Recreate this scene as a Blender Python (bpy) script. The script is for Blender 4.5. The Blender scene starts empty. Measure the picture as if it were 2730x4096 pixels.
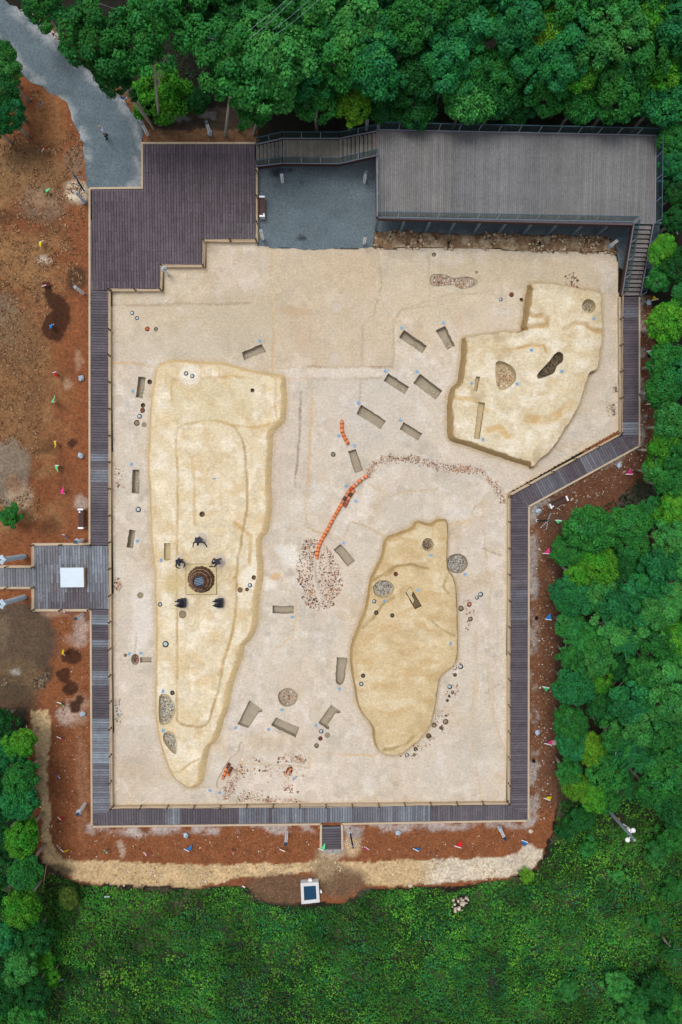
import bpy, bmesh, math, random
import numpy as np
from mathutils import Vector, Matrix
from mathutils.geometry import delaunay_2d_cdt

# ------------------------------------------------------------------ camera
CAM_H = 55.0                      # metres above the excavation floor
SW, SH, FPX = 2730.0, 4096.0, 2731.0
NAD = (1280.0, 1900.0)            # photo pixel straight below the drone
_n = math.sqrt((NAD[0]-SW/2)**2 + (NAD[1]-SH/2)**2 + FPX**2)
_rz = -(NAD[0]-SW/2)/_n
_uz = (NAD[1]-SH/2)/_n
CR = Vector((math.sqrt(1-_rz*_rz), 0, _rz))
_ux = -_uz*_rz/CR.x
CU = Vector((_ux, math.sqrt(1-_ux*_ux-_uz*_uz), _uz))
CB = CR.cross(CU)                 # camera backward axis
scene = bpy.context.scene
cd = bpy.data.cameras.new('camera')
cam = bpy.data.objects.new('camera', cd)
scene.collection.objects.link(cam)
m = Matrix((CR, CU, CB)).transposed().to_4x4()
m.translation = Vector((0, 0, CAM_H))
cam.matrix_world = m
cd.sensor_fit = 'VERTICAL'; cd.sensor_height = 36.0; cd.lens = 36.0*FPX/SH
cd.clip_start = 0.5; cd.clip_end = 3000
scene.camera = cam

# ------------------------------------------------------------------ sky, sun, exposure
SUN_EL, SUN_AZ = math.radians(70), math.radians(-38)     # from the upper left of the picture
w = bpy.data.worlds.new('World'); scene.world = w; w.use_nodes = True
nt = w.node_tree; nt.nodes.clear()
sky = nt.nodes.new('ShaderNodeTexSky'); sky.sky_type = 'NISHITA'; sky.sun_disc = False
sky.sun_elevation = SUN_EL; sky.sun_rotation = SUN_AZ
sky.air_density = 1.0; sky.dust_density = 4.0; sky.ozone_density = 1.0
hs = nt.nodes.new('ShaderNodeHueSaturation'); hs.inputs['Saturation'].default_value = 0.35
bg = nt.nodes.new('ShaderNodeBackground'); bg.inputs['Strength'].default_value = 0.13
wo = nt.nodes.new('ShaderNodeOutputWorld')
nt.links.new(sky.outputs[0], hs.inputs['Color']); nt.links.new(hs.outputs[0], bg.inputs['Color'])
nt.links.new(bg.outputs[0], wo.inputs['Surface'])
sl = bpy.data.lights.new('sun', 'SUN'); sl.energy = 1.05; sl.angle = math.radians(22); sl.color = (1, .985, .955)
sun = bpy.data.objects.new('sun', sl); scene.collection.objects.link(sun)
sd = Vector((math.sin(SUN_AZ)*math.cos(SUN_EL), math.cos(SUN_AZ)*math.cos(SUN_EL), math.sin(SUN_EL)))
sun.rotation_euler = sd.to_track_quat('Z', 'Y').to_euler(); sun.location = sd*80
vs = scene.view_settings
vs.view_transform = 'Standard'; vs.look = 'None'; vs.gamma = 1; vs.exposure = 0.02; vs.use_curve_mapping = False
scene.cycles.max_bounces = 6; scene.cycles.transparent_max_bounces = 12
scene.cycles.diffuse_bounces = 3; scene.cycles.glossy_bounces = 2; scene.cycles.transmission_bounces = 3
scene.cycles.caustics_reflective = False; scene.cycles.caustics_refractive = False

# ------------------------------------------------------------------ helpers
rnd = random.Random(7)
rng = np.random.default_rng(11)
OFF = {'A1': (0, 0), 'A2': (900, 0), 'A3': (1730, 0), 'A4': (0, 600), 'A5': (900, 450), 'A6': (1730, 600),
       'B1': (0, 1300), 'B2': (900, 1200), 'B3': (1730, 1300), 'B4': (0, 2000), 'B5': (900, 1900), 'B6': (1730, 2000),
       'C1': (0, 2700), 'C2': (900, 2600), 'C3': (1730, 2700), 'C4': (0, 3300), 'C5': (900, 3200), 'C6': (1730, 3300)}
def C(k, x, y): return (OFF[k][0]+x/1.568, OFF[k][1]+y/1.568)      # survey sheet -> plan pixel
def P(sx, sy, z=0.0):                                              # plan pixel -> point on the level z
    d = CR*(sx-SW/2) - CU*(sy-SH/2) - CB*FPX
    t = (z-CAM_H)/d.z
    return Vector((d.x*t, d.y*t, z))
def PK(k, x, y, z=0.0): return P(*C(k, x, y), z)
DS = 2730/1568.0
def PD(x, y, z=0.0): return P(x*DS, y*DS, z)
MPP = CAM_H/FPX
def to_px(x, y, z):                                                # arrays of world points -> plan pixels
    X = x*CR.x + y*CR.y + (z-CAM_H)*CR.z
    Y = x*CU.x + y*CU.y + (z-CAM_H)*CU.z
    Z = -(x*CB.x + y*CB.y + (z-CAM_H)*CB.z)
    return SW/2 + FPX*X/Z, SH/2 - FPX*Y/Z
def lin(r, g, b): return tuple(((c/255)/12.92 if c <= 10.3 else ((c/255+.055)/1.055)**2.4) for c in (r, g, b))

def hash2(ix, iy, seed):
    h = (ix.astype(np.int64)*374761393 + iy.astype(np.int64)*668265263 + seed*1442695041) & 0x7fffffff
    h = ((h ^ (h >> 13))*1274126177) & 0x7fffffff
    return ((h ^ (h >> 16)) & 0xffff)/65535.0
def vnoise(x, y, seed=0):
    ix, iy = np.floor(x), np.floor(y); fx, fy = x-ix, y-iy
    fx = fx*fx*(3-2*fx); fy = fy*fy*(3-2*fy)
    a = hash2(ix, iy, seed); b = hash2(ix+1, iy, seed); c = hash2(ix, iy+1, seed); d = hash2(ix+1, iy+1, seed)
    return (a*(1-fx)+b*fx)*(1-fy) + (c*(1-fx)+d*fx)*fy
def fbm(x, y, sc, seed=0, octv=4):
    s = 0; a = .5; tot = 0; f = 1.0/sc
    for i in range(octv):
        s = s + a*vnoise(x*f+i*17.3, y*f-i*9.1, seed+i); tot += a; a *= .55; f *= 2.1
    return s/tot
def pip(px, py, poly):
    inside = np.zeros(px.shape, bool); n = len(poly)
    for i in range(n):
        x1, y1 = poly[i][0], poly[i][1]; x2, y2 = poly[(i+1) % n][0], poly[(i+1) % n][1]
        if y1 == y2: continue
        c = ((y1 > py) != (y2 > py)) & (px < (x2-x1)*(py-y1)/(y2-y1)+x1)
        inside ^= c
    return inside
def smooth(e0, e1, x):
    t = np.clip((x-e0)/(e1-e0), 0, 1); return t*t*(3-2*t)

def link(o, parent=None):
    scene.collection.objects.link(o)
    if parent is not None: o.parent = parent
    return o
def tag(o, label=None, cat=None, group=None, kind=None):
    if label: o['label'] = label
    if cat: o['category'] = cat
    if group: o['group'] = group
    if kind: o['kind'] = kind
    return o
def empty(name, loc, label, cat, group=None, rz=0.0):
    o = bpy.data.objects.new(name, None); o.empty_display_size = .2
    o.location = loc; o.rotation_euler = (0, 0, rz); link(o)
    return tag(o, label, cat, group)
def np_mesh(name, v, f, mat, smooth_sh=False, cols=None, tint=None):
    v = np.asarray(v, np.float32); f = np.asarray(f, np.int32)
    me = bpy.data.meshes.new(name)
    k = f.shape[1]
    me.vertices.add(len(v)); me.vertices.foreach_set('co', v.ravel())
    me.loops.add(f.size); me.loops.foreach_set('vertex_index', f.ravel())
    me.polygons.add(len(f)); me.polygons.foreach_set('loop_start', np.arange(0, f.size, k, dtype=np.int32))
    me.polygons.foreach_set('loop_total', np.full(len(f), k, np.int32))
    me.polygons.foreach_set('use_smooth', np.full(len(f), smooth_sh, bool))
    if cols is not None:
        a = me.color_attributes.new('Col', 'FLOAT_COLOR', 'POINT')
        c4 = np.ones((len(v), 4), np.float32); c4[:, :3] = cols
        a.data.foreach_set('color', c4.ravel())
    if tint is not None:
        a = me.attributes.new('tint', 'FLOAT', 'FACE'); a.data.foreach_set('value', np.asarray(tint, np.float32))
    me.update(calc_edges=True); me.validate()
    if mat: me.materials.append(mat)
    return me
class MB:
    def __init__(s): s.v = []; s.f = []; s.fm = []
    def add(s, vs, fs, mi=0):
        b = len(s.v); s.v += [tuple(p) for p in vs]
        for q in fs: s.f.append(tuple(b+i for i in q)); s.fm.append(mi)
        return s
    def box(s, c, d, rz=0.0, mi=0, M=None):
        x, y, z = d[0]/2, d[1]/2, d[2]/2
        p = [Vector((a*x, b*y, e*z)) for e in (-1, 1) for a, b in ((-1, -1), (1, -1), (1, 1), (-1, 1))]
        R = M if M is not None else Matrix.Rotation(rz, 3, 'Z')
        p = [R @ q + Vector(c) for q in p]
        return s.add(p, [(3, 2, 1, 0), (4, 5, 6, 7), (0, 1, 5, 4), (1, 2, 6, 5), (2, 3, 7, 6), (3, 0, 4, 7)], mi)
    def bar(s, a, b, w_, h_, mi=0):
        a, b = Vector(a), Vector(b); d = b-a; L = d.length
        if L < 1e-6: return s
        q = d.to_track_quat('X', 'Z').to_matrix()
        return s.box((a+b)/2, (L, w_, h_), M=q, mi=mi)
    def tube(s, pts, r, n=8, mi=0, caps=True):
        pts = [Vector(p) for p in pts]; rs = r if isinstance(r, (list, tuple)) else [r]*len(pts)
        rings = []
        for i, p in enumerate(pts):
            d = (pts[min(i+1, len(pts)-1)]-pts[max(i-1, 0)])
            if d.length < 1e-9: d = Vector((0, 0, 1))
            q = d.to_track_quat('Z', 'Y').to_matrix()
            rings.append([p + q @ Vector((math.cos(2*math.pi*j/n)*rs[i], math.sin(2*math.pi*j/n)*rs[i], 0)) for j in range(n)])
        vs = [v for r_ in rings for v in r_]; fs = []
        for i in range(len(pts)-1):
            for j in range(n):
                k = (j+1) % n; fs.append((i*n+j, i*n+k, (i+1)*n+k, (i+1)*n+j))
        if caps:
            fs.append(tuple(reversed(range(n)))); fs.append(tuple(range((len(pts)-1)*n, len(pts)*n)))
        return s.add(vs, fs, mi)
    def lathe(s, prof, n=16, c=(0, 0, 0), mi=0, jit=None):
        vs = []; fs = []
        for i, (r, z) in enumerate(prof):
            for j in range(n):
                k = jit[j] if jit else 1.0
                vs.append((c[0]+math.cos(2*math.pi*j/n)*r*k, c[1]+math.sin(2*math.pi*j/n)*r*k, c[2]+z))
        for i in range(len(prof)-1):
            for j in range(n):
                k = (j+1) % n; fs.append((i*n+j, i*n+k, (i+1)*n+k, (i+1)*n+j))
        if prof[-1][0] > 1e-4: fs.append(tuple(range((len(prof)-1)*n, len(prof)*n)))
        if prof[0][0] > 1e-4: fs.append(tuple(reversed(range(n))))
        return s.add(vs, fs, mi)
    def prism(s, poly, z0, z1, mi=0):
        n = len(poly); ar = sum(poly[i][0]*poly[(i+1) % n][1]-poly[(i+1) % n][0]*poly[i][1] for i in range(n))
        if ar < 0: poly = poly[::-1]
        vs = [(p[0], p[1], z0) for p in poly]+[(p[0], p[1], z1) for p in poly]
        fs = [tuple(reversed(range(n))), tuple(range(n, 2*n))]+[(i, (i+1) % n, n+(i+1) % n, n+i) for i in range(n)]
        return s.add(vs, fs, mi)
    def ball(s, c, r, n=10, mi=0, sc=(1, 1, 1)):
        m_ = n//2; vs = [(c[0], c[1], c[2]-r*sc[2])]
        for i in range(1, m_):
            t = -math.pi/2+math.pi*i/m_
            for j in range(n): vs.append((c[0]+r*sc[0]*math.cos(t)*math.cos(2*math.pi*j/n), c[1]+r*sc[1]*math.cos(t)*math.sin(2*math.pi*j/n), c[2]+r*sc[2]*math.sin(t)))
        vs.append((c[0], c[1], c[2]+r*sc[2])); fs = []
        for j in range(n): fs.append((0, 1+(j+1) % n, 1+j))
        for i in range(m_-2):
            for j in range(n): k = (j+1) % n; fs.append((1+i*n+j, 1+i*n+k, 1+(i+1)*n+k, 1+(i+1)*n+j))
        L = len(vs)-1
        for j in range(n): fs.append((L, 1+(m_-2)*n+j, 1+(m_-2)*n+(j+1) % n))
        return s.add(vs, fs, mi)
    def mesh(s, name, mats, sm=False, org=(0, 0, 0)):
        me = bpy.data.meshes.new(name)
        me.from_pydata([(a-org[0], b-org[1], c-org[2]) for a, b, c in s.v], [], s.f); me.update()
        for q in (mats if isinstance(mats, (list, tuple)) else [mats]): me.materials.append(q)
        if any(s.fm): me.polygons.foreach_set('material_index', s.fm)
        if sm: me.polygons.foreach_set('use_smooth', [True]*len(me.polygons))
        return me
    def build(s, name, mats, parent=None, sm=False):            # vertices given in the parent's coordinates
        o = bpy.data.objects.new(name, s.mesh(name, mats, sm)); return link(o, parent)
def part(name, me, parent, loc=(0, 0, 0), rot=(0, 0, 0), sc=(1, 1, 1), color=None):
    o = bpy.data.objects.new(name, me); o.location = loc; o.rotation_euler = rot; o.scale = sc
    if color: o.color = (*color, 1)
    return link(o, parent)

# ------------------------------------------------------------------ materials
def pmat(name, base=(.5, .5, .5), rough=.85, var=.15, scale=2.0, bump=0.0, bscale=30, src='base', objvar=0.0, spec=.3, metal=0.0,
         fine=0.0, fscale=12, stretch=None, brush=0.0):
    m = bpy.data.materials.new(name); m.use_nodes = True; t = m.node_tree; N = t.nodes; L = t.links
    b = N['Principled BSDF']; b.inputs['Roughness'].default_value = rough
    b.inputs['Specular IOR Level'].default_value = spec; b.inputs['Metallic'].default_value = metal
    if src == 'attr':
        a = N.new('ShaderNodeAttribute'); a.attribute_name = 'Col'; col = a.outputs['Color']
    elif src == 'obj':
        a = N.new('ShaderNodeObjectInfo'); col = a.outputs['Color']
    else:
        a = N.new('ShaderNodeRGB'); a.outputs[0].default_value = (*base, 1); col = a.outputs[0]
    g = N.new('ShaderNodeNewGeometry'); pos = g.outputs['Position']
    if stretch:
        mp = N.new('ShaderNodeMapping'); mp.inputs['Scale'].default_value = stretch; L.new(pos, mp.inputs['Vector']); pos = mp.outputs[0]
    def nz(sc, det=4):
        n = N.new('ShaderNodeTexNoise'); n.inputs['Scale'].default_value = sc; n.inputs['Detail'].default_value = det
        n.inputs['Roughness'].default_value = .62; L.new(pos, n.inputs['Vector']); return n
    def scale_col(col, fac_out, amp):
        mr = N.new('ShaderNodeMapRange'); mr.inputs['From Min'].default_value = .25; mr.inputs['From Max'].default_value = .75
        mr.inputs['To Min'].default_value = 1-amp; mr.inputs['To Max'].default_value = 1+amp; L.new(fac_out, mr.inputs['Value'])
        mx = N.new('ShaderNodeVectorMath'); mx.operation = 'SCALE'; L.new(col, mx.inputs[0]); L.new(mr.outputs[0], mx.inputs['Scale'])
        return mx.outputs[0]
    if var: col = scale_col(col, nz(scale).outputs['Fac'], var)
    if fine: col = scale_col(col, nz(fscale, 6).outputs['Fac'], fine)
    if brush:
        mpb = N.new('ShaderNodeMapping'); mpb.inputs['Scale'].default_value = (1.2, 5.0, 1.0); mpb.inputs['Rotation'].default_value = (0, 0, .12); L.new(g.outputs['Position'], mpb.inputs['Vector'])
        nb_ = N.new('ShaderNodeTexNoise'); nb_.inputs['Scale'].default_value = 2.2; nb_.inputs['Detail'].default_value = 6; nb_.inputs['Roughness'].default_value = .7; L.new(mpb.outputs[0], nb_.inputs['Vector']); col = scale_col(col, nb_.outputs['Fac'], brush)
    if objvar:
        oi = N.new('ShaderNodeObjectInfo'); mr = N.new('ShaderNodeMapRange')
        mr.inputs['To Min'].default_value = 1-objvar; mr.inputs['To Max'].default_value = 1+objvar; L.new(oi.outputs['Random'], mr.inputs['Value'])
        mx = N.new('ShaderNodeVectorMath'); mx.operation = 'SCALE'; L.new(col, mx.inputs[0]); L.new(mr.outputs[0], mx.inputs['Scale']); col = mx.outputs[0]
    L.new(col, b.inputs['Base Color'])
    if bump:
        bp = N.new('ShaderNodeBump'); bp.inputs['Strength'].default_value = bump; bp.inputs['Distance'].default_value = .05
        L.new(nz(bscale, 5).outputs['Fac'], bp.inputs['Height']); L.new(bp.outputs[0], b.inputs['Normal'])
    return m
def leafmat(name):
    m = bpy.data.materials.new(name); m.use_nodes = True; t = m.node_tree; N = t.nodes; L = t.links
    b = N['Principled BSDF']; b.inputs['Roughness'].default_value = .6; b.inputs['Specular IOR Level'].default_value = .12
    oi = N.new('ShaderNodeObjectInfo'); at = N.new('ShaderNodeAttribute'); at.attribute_name = 'tint'
    mx = N.new('ShaderNodeVectorMath'); mx.operation = 'SCALE'; L.new(oi.outputs['Color'], mx.inputs[0]); L.new(at.outputs['Fac'], mx.inputs['Scale'])
    g = N.new('ShaderNodeNewGeometry'); n = N.new('ShaderNodeTexNoise'); n.inputs['Scale'].default_value = .9; n.inputs['Detail'].default_value = 3
    L.new(g.outputs['Position'], n.inputs['Vector'])
    hs_ = N.new('ShaderNodeHueSaturation'); mr = N.new('ShaderNodeMapRange')
    mr.inputs['From Min'].default_value = .3; mr.inputs['From Max'].default_value = .7; mr.inputs['To Min'].default_value = .518; mr.inputs['To Max'].default_value = .485
    L.new(n.outputs['Fac'], mr.inputs['Value']); L.new(mr.outputs[0], hs_.inputs['Hue']); L.new(mx.outputs[0], hs_.inputs['Color'])
    L.new(hs_.outputs[0], b.inputs['Base Color'])
    tr = N.new('ShaderNodeBsdfTranslucent'); L.new(hs_.outputs[0], tr.inputs['Color'])
    ms = N.new('ShaderNodeMixShader'); ms.inputs[0].default_value = .22
    L.new(b.outputs[0], ms.inputs[1]); L.new(tr.outputs[0], ms.inputs[2]); L.new(ms.outputs[0], N['Material Output'].inputs['Surface'])
    return m
def glassmat(name, tint, alpha):
    m = bpy.data.materials.new(name); m.use_nodes = True; t = m.node_tree; N = t.nodes; L = t.links
    N.remove(N['Principled BSDF'])
    tr = N.new('ShaderNodeBsdfTransparent'); tr.inputs[0].default_value = (*tint, 1)
    gl = N.new('ShaderNodeBsdfPrincipled'); gl.inputs['Base Color'].default_value = (.05, .08, .085, 1); gl.inputs['Roughness'].default_value = .12
    ms = N.new('ShaderNodeMixShader'); ms.inputs[0].default_value = alpha
    L.new(tr.outputs[0], ms.inputs[1]); L.new(gl.outputs[0], ms.inputs[2]); L.new(ms.outputs[0], N['Material Output'].inputs['Surface'])
    return m
M_ground = pmat('ground_soil', rough=.95, var=.2, scale=1.3, bump=.7, bscale=6, src='attr', fine=.5, fscale=5.5)
M_floor = pmat('excavated_clay', rough=.92, var=.05, scale=1.1, bump=.35, bscale=6, src='attr', fine=.2, fscale=6, brush=.13)
M_disc = pmat('plaster_disc', lin(204, 190, 172), rough=.95, var=.08, scale=2.5, fine=.08)
M_pit = pmat('pit_clay', lin(172, 160, 140), rough=.95, var=.12, scale=2.5, bump=.3, bscale=16, fine=.10, fscale=9)
M_pitm = pmat('mound_pit_clay', lin(194, 177, 140), rough=.95, var=.12, scale=2.5, bump=.3, bscale=16, fine=.10, fscale=9)
M_hole = pmat('hole_clay', lin(122, 104, 78), rough=.95, var=.2, scale=6, bump=.3, bscale=20)
M_gravel = pmat('grey_gravel', src='attr', rough=.95, var=.12, scale=.6, bump=.9, bscale=12, fine=.42, fscale=8)
M_plank = pmat('deck_plank', src='obj', rough=.75, var=.2, scale=1.6, objvar=.16, bump=.15, bscale=40, fine=.22, fscale=6)
M_deckp = pmat('viewing_deck_plank', src='obj', rough=.75, var=.16, scale=.9, objvar=.11, bump=.15, bscale=40, fine=.24, fscale=5)
M_joist = pmat('joist_timber', (.012, .011, .011), rough=.9, var=.1)
M_kerb = pmat('kerb_render', lin(196, 176, 150), rough=.9, var=.12, scale=2.5, bump=.2, fine=.08)
M_dkwood = pmat('bench_timber', lin(84, 58, 54), rough=.6, var=.2, scale=8, objvar=.15)
M_fascia = pmat('fascia_timber', lin(62, 40, 38), rough=.7, var=.2, scale=4)
M_trim = pmat('trim_timber', lin(120, 104, 110), rough=.6, var=.15, scale=4)
M_steel = pmat('painted_steel', lin(92, 116, 126), rough=.5, var=.1, scale=3)
M_rail = pmat('dark_rail', lin(58, 88, 102), rough=.4, var=.05)
M_chrome = pmat('bright_steel', lin(160, 176, 192), rough=.35, var=.05)
M_glass = glassmat('rail_glass', (.80, .86, .86), .22)
M_post = pmat('rope_post_timber', lin(62, 46, 38), rough=.8, var=.25, scale=14)
M_rope = pmat('rope_fibre', lin(205, 180, 145), rough=.95, var=.2, scale=30)
M_white = pmat('white_enamel', lin(246, 247, 250), rough=.45, var=.05, scale=5)
M_film = pmat('plastic_film', lin(176, 196, 210), rough=.25, var=.14, scale=9, bump=.5, bscale=22, spec=.6)
M_solar = pmat('solar_glass', lin(20, 58, 80), rough=.25, var=.15, scale=20, spec=.5)
M_black = pmat('black_plastic', lin(18, 18, 20), rough=.5, var=.1)
M_pale = pmat('pale_stone', lin(214, 214, 214), rough=.7, var=.08, scale=4, bump=.1)
M_silver = pmat('silver_sheet', lin(208, 222, 232), rough=.35, var=.05, scale=2, metal=.2)
M_terra = pmat('terracotta', src='obj', rough=.8, var=.22, scale=9, fine=.12, fscale=30, objvar=.16)
M_terrad = pmat('fired_rim', lin(92, 40, 26), rough=.85, var=.25, scale=12)
M_potw = pmat('pale_glaze', lin(178, 196, 206), rough=.4, var=.12, scale=20)
M_potg = pmat('grey_pottery', lin(150, 136, 112), rough=.85, var=.2, scale=20)
M_potd = pmat('dark_pottery', lin(70, 62, 54), rough=.8, var=.2, scale=20)
M_bone = pmat('bone', lin(206, 194, 170), rough=.8, var=.2, scale=15)
M_tag = pmat('tag_plastic', lin(158, 196, 224), rough=.5, var=.05)
M_ink = pmat('tag_ink', lin(25, 70, 110), rough=.6, var=0)
M_sherd = pmat('sherd', src='attr', rough=.85, var=.15, scale=20)
M_stone = pmat('loose_stone', src='attr', rough=.95, var=.15, scale=12)
M_bark = pmat('bark', lin(178, 172, 158), rough=.9, var=.3, scale=5, bump=.3)
M_leaf = leafmat('foliage')
M_statue = pmat('statue_bronze', lin(26, 30, 48), rough=.55, var=.25, scale=10, spec=.4)
M_log = pmat('kiln_log', lin(104, 74, 58), rough=.85, var=.28, scale=10, objvar=.28, bump=.3)
M_bluegl = pmat('blue_glass', lin(12, 62, 92), rough=.3, var=.2, scale=8, spec=.5)
M_skin = pmat('skin', lin(172, 125, 100), rough=.6, var=.08)
M_shirt = pmat('shirt_cotton', lin(214, 222, 240), rough=.85, var=.07, scale=8)
M_trouser = pmat('trouser_cloth', lin(10, 12, 22), rough=.85, var=.1)
M_hair = pmat('grey_hair', lin(150, 140, 134), rough=.8, var=.2, scale=30)
M_concrete = pmat('pole_concrete', lin(138, 154, 160), rough=.7, var=.18, scale=4)
# ------------------------------------------------------------------ ground sheet
ZG = 0.12
def K(k, *xy): return [C(k, xy[i], xy[i+1]) for i in range(0, len(xy), 2)]
FLOOR = [(446, 1164), (655, 1164), (655, 1068), (822, 1068), (822, 965), (1024, 966), (1034, 979), (1091, 989), (1155, 988), (1200, 995),
         (1257, 997), (1346, 992), (1429, 991), (1493, 988), (1560, 994), (1640, 990), (1730, 993), (1850, 988), (1985, 996), (2090, 999),
         (2176, 1004), (2300, 1005), (2431, 1009), (2463, 1016), (2476, 1059), (2477, 1174), (2477, 1722), (2031, 1976), (2029, 3210), (454, 3223)]
ROAD = [(-260, -260), (-60, -260)] + K('A1', 40, 0, 130, 70, 230, 150, 340, 240, 440, 320, 500, 390, 560, 440, 680, 560, 740, 600, 800, 670, 860, 730, 893, 780,
        893, 890, 889, 1184, 562, 1186, 535, 1100, 540, 1040, 525, 960, 520, 900, 480, 820, 450, 740, 440, 710, 370, 640, 340, 590, 270, 545, 200, 520, 160, 480, 100, 420, 70, 350, 30, 300, 0, 270) + [(-260, -20)]
COURT = [(1026, 590), (2640, 540), (2640, 1070), (2500, 1085), (2478, 1070), (2474, 1040), (2466, 985), (2440, 950), (2385, 944), (2288, 941), (2190, 940), (2092, 938), (1993, 937),
         (1894, 935), (1797, 934), (1702, 930), (1603, 929), (1500, 929), (1494, 987), (1460, 990), (1429, 994), (1390, 992), (1346, 995), (1300, 996), (1257, 1000), (1200, 998), (1155, 991), (1091, 992), (1034, 982), (1026, 970)]
STRIP = [(1496, 922), (1993, 930), (2440, 945), (2470, 990), (2470, 1018), (2431, 1013), (2176, 1008), (1985, 1000), (1730, 997), (1496, 996)]
SAND = [(128, 2840), (191, 2840), (203, 2917), (191, 3057), (194, 3185), (202, 3270), (201, 3338), (217, 3395), (255, 3433), (306, 3443), (450, 3444), (574, 3449), (701, 3459), (900, 3458),
        (1104, 3455), (1257, 3445), (1397, 3445), (1474, 3452), (1601, 3442), (1729, 3436), (1900, 3433), (1947, 3435), (2010, 3427), (2074, 3408), (2103, 3376), (2125, 3371), (2170, 3402),
        (2170, 3434), (2138, 3472), (2087, 3498), (2023, 3504), (1940, 3520), (1826, 3523), (1730, 3533), (1601, 3544), (1474, 3541), (1442, 3506), (1346, 3481), (1257, 3481), (1181, 3493),
        (1079, 3506), (964, 3509), (900, 3530), (752, 3549), (638, 3542), (510, 3542), (408, 3533), (306, 3517), (223, 3479), (179, 3440), (169, 3364), (172, 3300), (153, 3146), (150, 3057), (143, 2987), (127, 2891)]
VEG = [(-400, 3470), (170, 3500), (223, 3492), (306, 3528), (408, 3542), (638, 3552), (752, 3558), (900, 3545), (985, 3550), (1030, 3600), (1130, 3628), (1200, 3622), (1290, 3622), (1370, 3612), (1450, 3560), (1601, 3553), (1730, 3543), (1790, 3560), (1830, 3556),
       (1940, 3530), (2087, 3508), (2145, 3480), (2190, 3420), (2215, 3330), (2240, 3200), (2980, 3150), (2980, 4450), (-400, 4450)]
def paint(col, px, py, wx, wy, poly, c, a=1.0):
    mk = np.zeros(px.shape)
    for k in (0.6, 1.0, 1.4): mk += pip(px+wx*k, py+wy*k, poly)
    mk = (mk/3*a)[:, None]
    return col*(1-mk)+np.array(lin(*c))*mk
def blob(col, px, py, wx, wy, cx, cy, rx, ry, c, a=1.0, soft=.35, rot=0.0):
    X, Y = px+wx-cx, py+wy-cy; cr, sr = math.cos(rot), math.sin(rot)
    d = np.sqrt(((X*cr+Y*sr)/rx)**2+((-X*sr+Y*cr)/ry)**2)
    mk = ((1-smooth(1-soft, 1+soft, d))*a)[:, None]
    return col*(1-mk)+np.array(lin(*c))*mk
def line_mask(px, py, pts, w):
    d = np.full(px.shape, 1e9)
    for (x1, y1), (x2, y2) in zip(pts[:-1], pts[1:]):
        dx, dy = x2-x1, y2-y1; L2 = dx*dx+dy*dy+1e-9
        t = np.clip(((px-x1)*dx+(py-y1)*dy)/L2, 0, 1)
        d = np.minimum(d, np.hypot(px-x1-t*dx, py-y1-t*dy))
    return 1-smooth(w*.4, w, d)

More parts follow.
